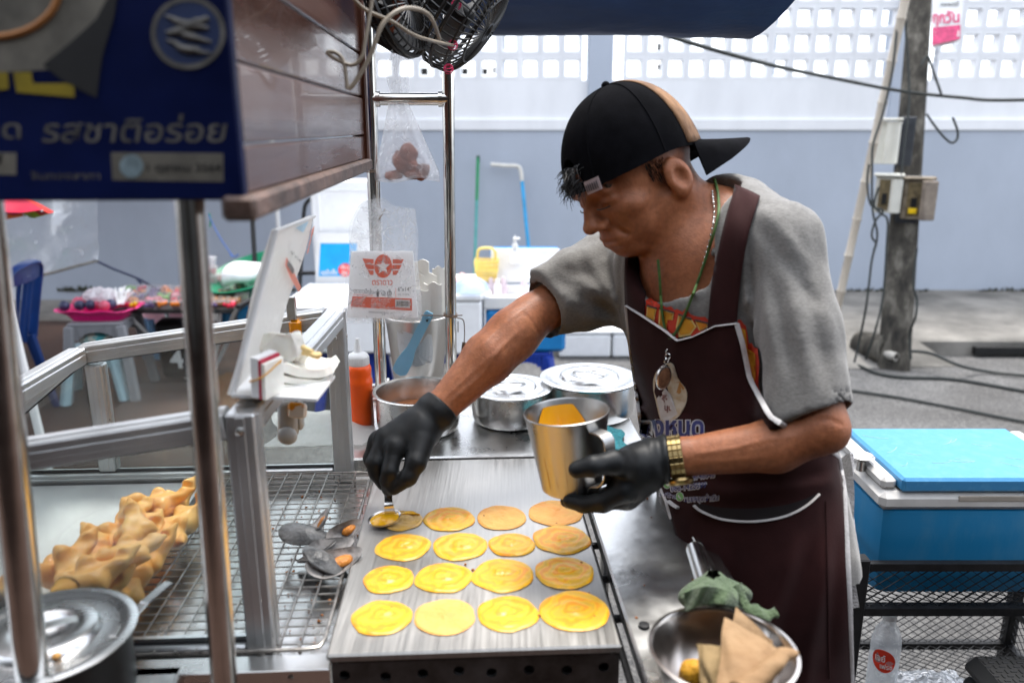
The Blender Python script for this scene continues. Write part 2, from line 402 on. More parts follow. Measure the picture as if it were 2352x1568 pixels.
for r in range(4):
    for k in range(46):
        x = -2.6+BW*k
        if near_pillar(x) or x > 5.3: continue
        if b0 is None:
            q = Vector((x, WY+.01, Zb+BH*(r+.5))); g = breeze_block(); g.v = [tuple(Vector(p)+q) for p in g.v]; b0 = build(g, 'breeze_block', m_white, wall, loc=q, sm=False)
            o = b0
        else:
            o = b0.copy(); COL.objects.link(o)
        o.location = Vector((x, WY+.01, Zb+BH*(r+.5)))-Vector((0, WY, 0))
        o.parent = wall
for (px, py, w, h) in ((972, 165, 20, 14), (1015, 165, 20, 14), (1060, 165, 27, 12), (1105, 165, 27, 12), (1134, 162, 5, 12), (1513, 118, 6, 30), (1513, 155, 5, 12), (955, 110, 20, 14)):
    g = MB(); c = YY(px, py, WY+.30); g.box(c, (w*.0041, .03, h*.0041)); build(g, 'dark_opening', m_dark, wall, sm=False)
for (px, w) in ((1152, 16), (2005, 15), (1775, 17), (2290, 14)): 
    g = MB(); c = YY(px, 90, WY+.29); g.box((c.x, c.y, 2.3), (w*.0042, .03, .8)); build(g, 'rear_post', m_wall, wall, sm=False)
# unseen dark shop front and roof, added behind the camera to block the sky
m_shop = M('dark_backdrop', (.05, .045, .04), .85, var=.2, scale=2)
shop = thing('added_shop_front', 'plain dark shop front added behind the viewer to block sky light', 'building', (0, -4.2, 0))
g = MB(); g.box((0, -4.5, 2.5), (24, .4, 5)); build(g, 'wall', m_shop, shop, sm=False)
g = MB(); g.box((-3, -4.28, 1.2), (3, .06, 2.4)); g.box((3, -4.28, 1.2), (3, .06, 2.4)); build(g, 'shutter', M('shutter_grey', (.12, .12, .12), .5, .3), shop, sm=False)
g = MB(); g.prism([(-9, -4.3, 2.85), (.34, -4.3, 2.85), (.34, -.35, 2.36), (-9, -.35, 2.36)], (0, 0, .03)); build(g, 'added_awning', M('awning_grey', (.10, .10, .11), .7), shop, sm=False)
g = MB(); g.prism([(.35, -4.3, 2.75), (9, -4.3, 2.75), (9, -.30, 2.35), (.35, -.30, 2.35)], (0, 0, .03)); build(g, 'added_awning', M('awning_grey', (.10, .10, .11), .7), shop, sm=False)

tent = thing('added_shade_tent', 'unseen faded red tent roof added to shade the left of the wall', 'tent', (-3.6, 4.9, 0))  # out-of-view roof, added to shade the left of the wall
m_tent = M('tent_red', (.30, .10, .08), .7, var=.1)
g = MB(); g.slab(lambda s, q: Vector((-6.4+4.6*s, 3.3+3.3*q, 2.62+.35*(1-abs(2*s-1))-.05*sin(9*s)*(.2))), 12, 6, .01); build(g, 'roof', m_tent, tent)
for (x, y) in ((-6.3, 3.4), (-6.3, 6.5), (-1.9, 6.5)): g = MB(); g.tube([(x, y, 0), (x, y, 2.65)], .018, 8); build(g, 'tent_pole', m_wp, tent)

g = MB(); g.add([(-12, -4.3, .004), (12, -4.3, .004), (12, .55, .004), (-12, .55, .004)], [(0, 1, 2, 3)])  # dark sheet added around the camera to cut light bounced off the road
props(build(g, 'dark_bounce_sheet', m_dark_ground, loc=(0, 0, 0), sm=False), kind='structure', label='dark ground sheet added behind the viewer to cut bounced light')
# ================================================================ implicit surfaces for the vendor
def A3(v): return np.array([v[0], v[1], v[2]], dtype=np.float64)
def s_cap(p, a, b, ra, rb):
    a, b = A3(a), A3(b); ab = b-a; t = np.clip(((p-a) @ ab)/(ab @ ab), 0, 1)
    return np.linalg.norm(p-a-t[:, None]*ab, axis=1)-(ra+(rb-ra)*t)
def s_ell(p, c, r, R=None):
    q = p-A3(c)
    if R is not None: q = q @ np.array(R)
    r = np.array(r, dtype=np.float64); k0 = np.linalg.norm(q/r, axis=1); k1 = np.linalg.norm(q/(r*r), axis=1)
    return k0*(k0-1)/np.maximum(k1, 1e-9)
def smin(a, b, k): h = np.clip(.5+.5*(b-a)/k, 0, 1); return b+(a-b)*h-k*h*(1-h)
def smax(a, b, k): return -smin(-a, -b, k)
def chain(p, pts, rs, k=.006, d=None):
    for (a, b, ra, rb) in zip(pts, pts[1:], rs, rs[1:]):
        c = s_cap(p, a, b, ra, rb); d = c if d is None else smin(d, c, k)
    return d
def nets(f, lo, hi, h, B=8):
    lo = np.array(lo, float); n = (np.ceil((np.array(hi)-lo)/h/B).astype(int))*B; nb = n//B
    ci = np.stack(np.meshgrid(*[np.arange(k) for k in nb], indexing='ij'), -1).reshape(-1, 3)
    cc = lo+(ci*B+(B-1)/2)*h; dc = np.concatenate([f(x) for x in np.array_split(cc, max(1, len(cc)//60000))])
    D = np.repeat(np.repeat(np.repeat(dc.reshape(nb), B, 0), B, 1), B, 2).astype(np.float32)
    act = np.where(np.abs(dc) < h*B*.87*1.7)[0]
    o = np.stack(np.meshgrid(*[np.arange(B)]*3, indexing='ij'), -1).reshape(-1, 3)
    for ch in np.array_split(act, max(1, len(act)//250)):
        if len(ch) == 0: continue
        idx = (ci[ch][:, None, :]*B+o[None]).reshape(-1, 3); v = f(lo+idx*h); D[idx[:, 0], idx[:, 1], idx[:, 2]] = v
    ins = D < 0; sh = np.array(D.shape)-1
    def cor(A, d): return A[d[0]:d[0]+sh[0], d[1]:d[1]+sh[1], d[2]:d[2]+sh[2]]
    cn = sum(cor(ins, (i, j, k)).astype(np.int8) for i in (0, 1) for j in (0, 1) for k in (0, 1))
    cells = np.argwhere((cn > 0) & (cn < 8)); vid = -np.ones(sh, int); vid[tuple(cells.T)] = np.arange(len(cells))
    acc = np.zeros((len(cells), 3)); cnt = np.zeros(len(cells))
    for ax in range(3):
        for u in (0, 1):
            for w in (0, 1):
                d0 = [0, 0, 0]; o1, o2 = [k for k in range(3) if k != ax]; d0[o1] = u; d0[o2] = w; d1 = list(d0); d1[ax] = 1
                p0 = cells+d0; p1 = cells+d1; a = D[tuple(p0.T)].astype(float); b = D[tuple(p1.T)].astype(float); m = (a < 0) != (b < 0)
                t = np.where(m, a/np.where(a == b, 1, a-b), 0); q = np.array(d0, float)[None]+np.eye(3)[ax][None]*t[:, None]
                acc[m] += q[m]; cnt[m] += 1
    V_ = lo+(cells+acc/cnt[:, None])*h; F_ = []
    for ax in range(3):
        o1, o2 = [(1, 2), (2, 0), (0, 1)][ax]; sl0 = [slice(None)]*3; sl1 = [slice(None)]*3; sl0[ax] = slice(0, -1); sl1[ax] = slice(1, None)
        a = ins[tuple(sl0)]; b = ins[tuple(sl1)]; e = np.argwhere(a != b); e = e[(e[:, o1] > 0) & (e[:, o2] > 0) & (e[:, o1] < sh[o1]) & (e[:, o2] < sh[o2])]
        q = []
        for (u, w) in ((-1, -1), (0, -1), (0, 0), (-1, 0)):
            c = e.copy(); c[:, o1] += u; c[:, o2] += w; q.append(vid[tuple(c.T)])
        q = np.stack(q, 1); fl = a[tuple(e.T)]; q[~fl] = q[~fl][:, ::-1]; F_.append(q)
    F_ = np.concatenate(F_); return V_, F_[(F_ >= 0).all(1)]
def relax(V_, F_, it=2, lam=.5):
    e = np.concatenate([F_[:, [0, 1]], F_[:, [1, 2]], F_[:, [2, 3]], F_[:, [3, 0]]])
    for _ in range(it):
        s = np.zeros_like(V_); c = np.zeros(len(V_))
        np.add.at(s, e[:, 0], V_[e[:, 1]]); np.add.at(s, e[:, 1], V_[e[:, 0]]); np.add.at(c, e[:, 0], 1); np.add.at(c, e[:, 1], 1)
        V_ = V_+lam*(s/np.maximum(c, 1)[:, None]-V_)
    return V_
def sdf_mesh(f, lo, hi, h, it=1):
    V_, F_ = nets(f, lo, hi, h); V_ = relax(V_, F_, it); g = MB(); g.v = [tuple(v) for v in V_.tolist()]; g.f = [tuple(q) for q in F_.tolist()]; g.mi = [0]*len(g.f); return g
def nz(p, sc, seed=0.0):
    """cheap smooth noise for folds"""
    q = p*np.array(sc)+seed
    return (np.sin(q[:, 0]+1.7*np.sin(q[:, 1]*.9+.3))*np.cos(q[:, 1]*1.1+1.3*np.sin(q[:, 2]*.8))+np.sin(q[:, 2]+1.1*np.sin(q[:, 0]*1.3)))*.5

# ================================================================ the cart
cart = thing('food_cart', 'stainless street food cart with pipe posts, wooden sign cabinet and navy canopy', 'food cart', C(0, 1.2, 0))
def cm(): return MB(CART)
def fit_text(s, fn, x0, x1, yb, hpx, bold=0.0, slant=0.0, rise=0.0):
    """lettering laid on the surface fn(px, py), between two columns of the survey"""
    t = text_mb(s, 1.0, bold=bold, align='LEFT'); xs = [p[0] for p in t.v]; w = max(xs)-min(xs); a0 = min(xs)
    return map_mb(t, lambda a, b, c: fn(x0+(a-a0)/w*(x1-x0)+b*hpx*slant, yb-b*hpx+rise*(a-a0)/w))
def fpoly(fn, pts): 
    g = MB(); g.add([fn(*p) for p in pts], [tuple(range(len(pts)))]); return g
def fdisc(fn, cx, cy, rx, ry, n=40, r0=None):
    g = MB()
    o = [fn(cx+rx*cos(2*pi*k/n), cy+ry*sin(2*pi*k/n)) for k in range(n)]
    if r0 is None: g.add(o, [tuple(range(n))])
    else:
        i = [fn(cx+rx*r0*cos(2*pi*k/n), cy+ry*r0*sin(2*pi*k/n)) for k in range(n)]
        g.add(o+i, [(k, (k+1) % n, n+(k+1) % n, n+k) for k in range(n)])
    return g

TZ = .900
g = cm(); g.box((.267, 1.085, TZ-.012), (.138, .79, .024), b=.003); build(g, 'side_counter', m_counter, cart)
g = cm(); g.box((.342, 1.085, TZ+.004), (.012, .79, .02), b=.002); g.box((.358, 1.085, TZ-.006), (.02, .79, .02), b=.002); build(g, 'side_rail', m_steel, cart)
for v in (.86, 1.13, 1.36):
    g = cm(); g.lathe([(.005, 0), (.0045, .0025), (0, .0032)], (.342, v, TZ+.014), seg=10); build(g, 'bolt', m_steel, cart)
g = cm(); g.lathe([(.0075, 0), (.007, .004), (0, .005)], (.218, .885, TZ), seg=14); build(g, 'bolt', m_blackmetal, cart)
g = cm(); g.box((.05, 1.625, TZ-.009), (.60, .36, .022), b=.003); build(g, 'rear_counter', m_counter, cart)
g = cm(); g.box((-.215, 1.447, TZ-.018), (.07, .006, .036), b=.001); build(g, 'counter_edge', m_steel, cart)
g = cm(); g.box((.05, 1.80, TZ+.018), (.62, .012, .04), b=.002); g.box((.05, 1.79, TZ+.006), (.62, .02, .008), b=.002)
build(g, 'rear_rail', m_steel, cart)
g = cm(); g.box((-.585, 1.145, .862), (.79, .56, .008)); build(g, 'tray_floor', m_steel, cart)
g = cm(); g.box((-.49, .852, .872), (.63, .012, .045), b=.002); g.box((-.49, .845, .893), (.63, .03, .004), b=.001); build(g, 'front_lip', m_steel, cart)
g = cm(); g.lathe([(.004, 0), (.0035, .002), (0, .003)], (-.225, .8455, .872), R=rotm(pi/2), seg=10); build(g, 'bolt', m_steel, cart)
g = cm(); g.box((-.60, .796, .885), (.50, .10, .02), b=.003); build(g, 'front_shelf', m_counter, cart)
g = cm(); g.box((-.585, 1.14, .60), (.76, .54, .50), b=.004); build(g, 'cabinet', m_blackmetal, cart)
for v in (.70, .80, .96, 1.06, 1.16, 1.30): g = cm(); g.tube([(.17, v, .862), (.205, v, .862)], .006, 8); build(g, 'burner_bar', m_blackmetal, cart)
g = cm(); g.tube([(.192, .68, .858), (.192, 1.46, .858)], .005, 8); build(g, 'burner_bar', m_blackmetal, cart)
for (u, v) in ((.33, .70), (.33, 1.78), (-.18, 1.78), (.205, .70)): g = cm(); g.tube([(u, v, .01), (u, v, .875)], .013, 10); build(g, 'leg', m_pipe, cart)
for z in (.18, .55):
    for u in (.33, .205): g = cm(); g.tube([(u, .70, z), (u, 1.78, z)], .011, 8); build(g, 'stretcher', m_pipe, cart)
for (p, q, r, vv) in (((433, 430), (518, 1600), .0134, .742), ((-34, 500), (84, 1640), .0155, .715), ((841, -60), (876, 905), .0138, 1.762), ((1027, -60), (1037, 905), .0128, 1.762)):
    g = MB(); a = V(*p, vv); b = V(*q, vv); a2 = a+(a-b)*.03; g.tube([a2, b], r, 20); build(g, 'post', m_pipe, cart)
for y in (228, 884):
    g = MB(); a = V(850 if y < 300 else 874, y, 1.762); b = V(1029 if y < 300 else 1036, y, 1.762); g.tube([a, b], .0132 if y < 300 else .011, 18)
    g.lathe([(.0165, -.004), (.0165, .004)], a+(b-a)*.1, R=frame_z(b-a), seg=18); g.lathe([(.0165, -.004), (.0165, .004)], a+(b-a)*.9, R=frame_z(b-a), seg=18)
    build(g, 'rung', m_pipe, cart)
# canopy
m_navy = M('navy_tarpaulin', (.012, .03, .09), .42, var=.35, scale=6, bump=.35, bscale=18, stretch=(.3, 1, 1), col2=(.03, .065, .17), bdist=.02)
zb = (CINV @ V(1480, 79, 1.93)).z
prof = [(2.12, .30), (2.05, .14), (1.985, .035), (1.93, 0), (1.875, .03), (1.80, .13), (1.745, .20)]
prof = [(p.x, p.y) for p in smoothpath([(a, b, 0) for a, b in prof], 4)]
def canopy_fn(s, t):
    i = min(int(t*(len(prof)-1)), len(prof)-2); f = t*(len(prof)-1)-i
    v = prof[i][0]*(1-f)+prof[i+1][0]*f; z = prof[i][1]*(1-f)+prof[i+1][1]*f
    e = .655+.10*min(1, z/.09)**.7*.62+.05*min(1, z/.3)
    u = -.55+s*(e+.55); return C(u, v, zb+z+.012*noise.noise(Vector((u*2, v*2, 0)))+.006*noise.noise(Vector((u*9, v*3, 0)))*(z > .0))
g = MB(); g.slab(canopy_fn, 60, len(prof), .006); build(g, 'canopy', m_navy, cart, ang=80)
g = MB(); g.tube([canopy_fn(.965, k/59*.42) + Vector((0, 0, -.002)) for k in range(60)], .0014, 6); build(g, 'canopy_seam', m_blk, cart)
# wooden sign cabinet
m_wood = M('varnished_wood', (.040, .014, .008), .27, var=.3, scale=5, stretch=(1, .25, 3.5), bump=.15, bscale=25, rvar=.14, col2=(.090, .040, .027), coat=.2, bdist=.004)
m_trim = M('dark_wood_trim', (.09, .03, .016), .35, var=.3, scale=8, bump=.1)
zz = [1.462, 1.506, 1.575, 1.652, 1.74, 1.84, 1.95]
for a, b in zip(zz, zz[1:]):
    g = cm(); g.box((-.205+RND.uniform(-.001, .001), 1.155, (a+b)/2), (.018, .85, b-a-.0022), b=.0022); build(g, 'plank', m_wood, cart)
g = cm(); g.box((-.203, 1.587, 1.70), (.03, .024, .50), b=.003); g.box((-.192, 1.581, 1.70), (.006, .012, .5), b=.002); build(g, 'corner_trim', m_trim, cart)
g = cm(); g.box((-.200, 1.155, 1.452), (.03, .89, .022), b=.004); build(g, 'bottom_trim', M('worn_wood_trim', (.10, .06, .045), .5, var=.5, scale=20, bump=.3), cart)
g = cm(); g.box((-1.105, 1.155, 1.700), (.02, .84, .48)); build(g, 'rear_panel', m_trim, cart)
g = cm(); g.box((-.655, 1.16, 1.955), (.91, .88, .004)); build(g, 'added_roof_sheet', film('added_milky_sheet', (.95, .95, .95), clear=.55, gloss=.03, bump=.1), cart, sm=False)  # unseen translucent roof, made up so sky light reaches the case
m_sign = M('blue_sign_paint', (.0006, .0028, .024), .5, spec=.15, var=.5, scale=7, rvar=.1, col2=(.0014, .006, .050), bump=.1)
g = cm(); g.box((-.66, .722, 1.71), (.93, .014, .502), b=.002)
sign = build(g, 'sign_board', m_sign, cart)
SV = .7145
def S(px, py): return V(px, py, SV)
def S2(px, py): return V(px, py, SV-.0006)
m_sw = M('sign_white', (.085, .08, .072), .6, var=.4, scale=60)
m_sy = M('sign_yellow', (.20, .15, .008), .6, var=.15, scale=30)
m_cream = M('sign_cream', (.12, .11, .09), .6, var=.35, scale=25)
m_or = M('sign_orange', (.30, .12, .03), .6); m_ink = M('black_ink', (.012, .012, .012), .6)
m_seal = M('seal_blue', (.012, .025, .08), .6)
def sgn(g, name, m): return build(g, name, m, sign, sm=False, recalc=False)
sgn(fit_text('ด', S, 5, 48, 318, 62, .012), 'lettering', m_sw); sgn(fit_text('รสชาติอร่อย', S, 95, 515, 326, 74, .012, .16), 'lettering', m_sw)
sgn(fit_text('จินทองลาภา', S, 70, 230, 412, 24, .01), 'lettering', m_sw)
sgn(fpoly(S, [(255, 350), (513, 352), (514, 418), (258, 414)]), 'date_sticker', m_cream)
sgn(fit_text('1 ตุลาคม 2564', S2, 338, 508, 394, 26, .012), 'lettering', m_ink)
sgn(fdisc(S2, 302, 382, 27, 27), 'sticker_seal', M('pale_seal', (.17, .23, .25), .6, var=.3, scale=90))
sgn(fpoly(S, [(-40, 350), (38, 351), (38, 402), (-40, 400)]), 'small_sticker', m_cream)
sgn(fpoly(S2, [(-20, 362), (5, 352), (2, 375), (-20, 378)]), 'sticker_mark', m_ink)
sgn(fdisc(S, 432, 76, 86, 84, 48), 'round_seal', m_seal)
sgn(fdisc(S2, 432, 76, 86, 84, 48, .86), 'seal_ring', m_sw)
g = MB(); R2 = random.Random(4)
for k in range(5):
    pts = []
    for j in range(7): 
        t = j/6; pts.append((432-48+96*t+R2.uniform(-6, 6), 40+k*17+14*sin(3*t+k*1.3)+R2.uniform(-4, 4)))
    pp = [S2(p.x, p.y) for p in smoothpath([(a, b, 0) for a, b in pts], 5)]
    g.tube(pp, [.0026*(.35+sin(pi*i/(len(pp)-1))) for i in range(len(pp))], 6, flat=1)
sgn(g, 'seal_drawing', m_sw)
g = MB(); g.add([S(a, b) for a, b in [(-60, -60), (262, -60), (250, 20), (225, 75), (175, 128), (120, 160), (40, 165), (-60, 168)]], [tuple(range(8))]); sgn(g, 'food_picture', m_cream)
g = MB(); pp = [S2(*p) for p in [(-40, 85), (20, 82), (75, 64), (118, 28), (135, -10)]]; g.tube(smoothpath(pp, 6), .0030, 6); sgn(g, 'picture_rim', m_or)
sgn(fpoly(S2, [(278, -60), (262, 40), (235, 130), (222, 225), (150, 190), (98, 150), (160, 100), (220, 45), (250, -10), (262, -60)]), 'picture_black_print', m_ink)  # flat black print patch beside the food picture
sgn(fpoly(S2, [(-40, 166), (18, 166), (20, 205), (-40, 212)]), 'lettering', m_sy); sgn(fpoly(S2, [(30, 166), (72, 166), (76, 192), (170, 192), (172, 224), (38, 212)]), 'lettering', m_sy)

# ================================================================ glass case
case = thing('glass_display_case', 'aluminium framed glass display case over a wire rack', 'display case', C(-.45, 1.15, .87))
def K(u, v, z): return C(u, v, z)
zt = 1.203
FR, BR = (-.266, .892), (-.244, 1.425)
def pr(a, b, w, t, name='rail', up=(0, 0, 1)):
    g = MB(); g.bar(a, b, w, t, up, b=.0025); g.bar(a+(b-a)*.01, b-(b-a)*.01, w*.34, t+.003, up, b=.0008); g.bar(a+(b-a)*.01, b-(b-a)*.01, w+.003, t*.30, up, b=.0008); return build(g, name, m_alu, case)
post_f = pr(K(*FR, .868), K(*FR, zt-.0), .034, .034, 'post', CART @ Vector((0, 1, 0)))
post_b = pr(K(*BR, .868), K(*BR, zt-.0), .034, .034, 'post', CART @ Vector((0, 1, 0)))
KN = (-.70, 1.127); LO = (-.86, 1.0)
def pv(u): return .892+(u+.266)*0.0
side = CART.to_3x3() @ Vector((0, 1, 0))
# sloping top of the two end frames, knee, then the steep customer side
for nm, v, ur in (('f', .892, -.266), ('b', 1.425, -.244)):
    zr = zt-.015
    pr(K(ur-.018, v, zr), K(KN[0], v, KN[1]), .032, .034, 'top_rail', side)
    pr(K(KN[0]-.004, v, KN[1]-.002), K(LO[0], v, LO[1]), .030, .034, 'slope_rail', side)
    pr(K(LO[0], v, LO[1]-.01), K(LO[0]+.0, v, .868), .03, .03, 'post', side)
    pr(K(LO[0]+.017, v, .884), K(ur-.018, v, .884), .030, .026, 'bottom_rail')
    if nm == 'b': pr(K(KN[0]+.02, v, KN[1]-.02), K(KN[0]+.02, v, .90), .03, .028, 'post', side)
pr(K(FR[0], FR[1]+.018, zt-.015), K(BR[0], BR[1]-.018, zt-.015), .034, .030, 'top_rail')
pr(K(KN[0], .91, KN[1]), K(KN[0], 1.407, KN[1]), .03, .03, 'top_rail'); pr(K(LO[0], .91, LO[1]), K(LO[0], 1.407, LO[1]), .028, .028, 'slope_rail')
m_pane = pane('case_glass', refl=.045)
for v, ur in ((.894, -.266), (1.427, -.244)):
    g = MB(); pts = [K(ur-.015, v, .895), K(ur-.015, v, zt-.03), K(KN[0], v, KN[1]-.014), K(LO[0]+.012, v, LO[1]-.005), K(LO[0]+.012, v, .895)]
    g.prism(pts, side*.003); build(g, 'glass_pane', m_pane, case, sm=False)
    g = MB(); q = [p-side*.004 for p in pts]; g.tube(q, .0065, 6, closed=True); build(g, 'gasket', m_rubber, case)
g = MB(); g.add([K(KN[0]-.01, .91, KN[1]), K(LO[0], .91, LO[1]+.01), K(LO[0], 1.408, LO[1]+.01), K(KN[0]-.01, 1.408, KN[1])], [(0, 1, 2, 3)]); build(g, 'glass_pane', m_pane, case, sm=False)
for (u, v, z) in ((FR[0], .874, zt-.02), (FR[0]-.036, .874, zt-.022), (FR[0]+.001, .874, .885)):
    g = cm(); g.lathe([(.0058, 0), (.005, .003), (.0025, .0045), (0, .0045)], (u, v, z), R=rotm(pi/2), seg=14); build(g, 'screw', m_steel, case)
for (u, v, z) in ((BR[0]+.0175, 1.425, zt-.05), (BR[0], 1.407, zt-.05)):
    g = cm(); g.lathe([(.0045, 0), (.003, .002), (0, .002)], (u, v, z), R=rotm(pi/2 if v < 1.42 else 0, 0 if v < 1.42 else pi/2), seg=12); build(g, 'screw', m_steel, case)
g = MB(); g.prism([K(-.84, .915, .868), K(-.50, .915, .868), K(-.50, 1.40, .868), K(-.84, 1.40, .868)], (0, 0, .012)); build(g, 'floor_board', m_wp, case, sm=False)

# ================================================================ wire rack and what lies on it
rack = thing('cooling_rack', 'steel wire cooling rack running from inside the glass case to the griddle', 'cooling rack', C(-.33, 1.13, .88))
m_wire = M('rack_wire', (.33, .31, .29), .35, 1, var=.3, scale=60, rvar=.1)
RU0, RU1, RV0, RV1, RZ = -.475, -.190, .872, 1.40, .893
g = cm(); co = [(RU0+.02, RV0), (RU1-.02, RV0), (RU1-.004, RV0+.004), (RU1, RV0+.02), (RU1, RV1-.02), (RU1-.004, RV1-.004), (RU1-.02, RV1), (RU0+.02, RV1), (RU0+.004, RV1-.004), (RU0, RV1-.02), (RU0, RV0+.02), (RU0+.004, RV0+.004)]
g.tube([(a, b, RZ) for a, b in co], .0026, 8, closed=True); build(g, 'rim', m_wire, rack)
w0 = None
for i in range(28):
    v = RV0+.012+i*(RV1-RV0-.024)/27
    if w0 is None:
        g = cm(); g.tube([(RU0, 1.13, RZ-.001), (RU1, 1.13, RZ-.001)], .0012, 6); w0 = build(g, 'cross_wire', m_wire, rack); o = w0
    else: o = w0.copy(); COL.objects.link(o)
    o.parent = rack; o.location = (CART.to_3x3() @ Vector((0, v-1.13, 0)))
w0 = None
for i in range(10):
    u = RU0+.028+i*(RU1-RU0-.056)/9
    if w0 is None:
        g = cm(); g.tube([(-.33, RV0, RZ+.0012), (-.33, RV1, RZ+.0012)], .0015, 6); w0 = build(g, 'long_wire', m_wire, rack); o = w0
    else: o = w0.copy(); COL.objects.link(o)
    o.parent = rack; o.location = (CART.to_3x3() @ Vector((u+.33, 0, 0)))
g = cm()
for (u, v) in ((RU0+.03, RV0+.01), (RU1-.03, RV0+.01), (RU0+.03, RV1-.01), (RU1-.03, RV1-.01)): g.tube([(u, v, RZ), (u, v, .866)], .0022, 6)
build(g, 'foot', m_wire, rack)
# crumbs
m_crumb = M('toasted_crumbs', (.33, .12, .03), .7, var=.5, scale=200)
g = MB()
for i in range(150):
    if i < 110: p = C(RND.uniform(-.34, -.19), RND.uniform(.88, 1.38), .868)
    elif i < 130: p = C(RND.uniform(-.15, .16), RND.uniform(.90, 1.22), TZ+.0015)
    else: p = C(RND.uniform(.21, .33), RND.uniform(.72, 1.4), TZ+.001)
    r = RND.uniform(.0008, .0026); g.ell(p, (r, r*RND.uniform(.6, 1.6), r*.7), rotm(0, 0, RND.random()*6), 6, 4)
props(build(g, 'crumbs', m_crumb, sm=False), kind='stuff', label='brown crumbs scattered on the tray and the griddle')

m_gold = M('golden_crepe', (.90, .42, .085), .45, var=.1, scale=18, sss=.08, col2=(.93, .55, .17), bump=.06, bscale=60, coat=.15)
def folded(seed, L=.047, W=.034, lift=1.0):
    rr = random.Random(seed); c1 = rr.uniform(.45, .8); a = rr.uniform(.45, .75); tw = rr.uniform(-.5, .5); w2 = rr.uniform(.15, .4)
    def f(s, t):
        x, y = 2*s-1, 2*t-1
        X = x*sqrt(1-.5*y*y); Y = y*sqrt(1-.5*x*x); Y += w2*X*X*(.5 if Y > 0 else -.2)
        fold = abs(Y)**1.5
        z = fold*a*W*1.0 + max(0, abs(X)-.2)**1.7*c1*.060*lift
        yy = Y*W*.62*(1+.3*X*tw)
        return Vector((X*L*(1-.12*fold), yy + tw*.012*X*X, z+.003+.004*noise.noise(Vector((X*1.2+seed, Y*1.2, seed*.7)))))
    g = MB(); g.slab(f, 17, 15, .0075); return g
snack_pos = [(432, 1205, 0), (372, 1165, 20), (335, 1195, 8), (395, 1235, -15), (318, 1222, 28), (345, 1262, 5), (282, 1240, 15), (300, 1285, -10), (350, 1300, 12), (240, 1262, 25), (262, 1310, -12), (315, 1335, 6), (205, 1305, 20), (220, 1345, -8), (288, 1365, 10), (160, 1345, 14), (165, 1300, 6), (130, 1330, 24), (12, 1385, 0), (235, 1380, -20), (405, 1172, 12), (300, 1190, 30)]
where = ['at the far end of the pile, nearest the griddle', 'second from the far end of the pile', 'with two upright tips near the far end', 'leaning right in the far half of the pile', 'high in the far half of the pile', 'in the middle right of the pile', 'in the middle left of the pile', 'with crossed tips in the middle', 'lying flat at the right edge of the pile', 'on the left slope above the middle', 'in the near half, left of centre', 'at the near right edge, above the pot lid', 'on the left slope of the near half', 'in the near half beside the left slope', 'nearest the pot lid, curled', 'low at the near left of the pile', 'high at the left of the pile', 'at the left end behind the pipe post', 'alone at the far left beyond the pipe post', 'just above the round pot lid', 'wedged behind the two at the far end', 'highest on the back slope of the pile']
cookies = {}
def cookies_mesh(k):
    r = random.Random(40+k); tips = [Vector((.050, r.uniform(-.014, .014), r.uniform(.014, .032))), Vector((-.048, r.uniform(-.016, .016), r.uniform(.016, .034))), Vector((r.uniform(-.012, .012), .022, r.uniform(.010, .03))), Vector((r.uniform(-.02, .02), -.024, .004))]
    def f(p):
        d = s_ell(p, (0, 0, .006), (.022, .016, .013))
        for j, t in enumerate(tips): d = smin(d, chain(p, [Vector((0, 0, .006)), t*.62+Vector((0, 0, .004)), t], [.0150, .0110 if j < 2 else .0095, .0022], .005), .006)
        d = smax(d, -s_cap(p, (-.018, .003, .030), (.018, -.003, .030), .009, .009), .006); d = smax(d, -s_cap(p, (.02, .012, .024), (.03, -.012, .026), .004, .004), .008)
        return d+.0012*nz(p, (90, 90, 90), k)
    V_, F_ = nets(f, (-.060, -.042, -.020), (.062, .042, .046), .0022); V_ = relax(V_, F_, 1); return [tuple(v) for v in V_.tolist()], [tuple(q) for q in F_.tolist()]
for i, (px, py, rz) in enumerate(snack_pos):
    h = .898 + (.018 if i % 3 == 1 else 0) + (.03 if i in (4, 7, 13, 21, 29) else 0)
    p = H(px, py+12, h); k = i % 5; R = rotm(RND.uniform(-.5, .5), RND.uniform(-.4, .4), radians(35+rz*2.2+RND.uniform(-50, 50)))
    if k not in cookies: g = MB(); g.v, g.f = cookies_mesh(k); g.mi = [0]*len(g.f); cookies[k] = build(g, 'folded_crepe', m_gold, None, loc=(0, 0, 0), ang=180, recalc=False); o = cookies[k]
    else: o = cookies[k].copy(); COL.objects.link(o)
    o.location = p+Vector((0, 0, .008)); o.rotation_euler = R.to_euler(); sc_ = RND.uniform(1.0, 1.2); o.scale = (sc_, sc_, sc_); o['wloc'] = list(p)
    props(o, 'golden folded crepe '+where[i], 'crepe', 'golden folded crepes piled on the rack')

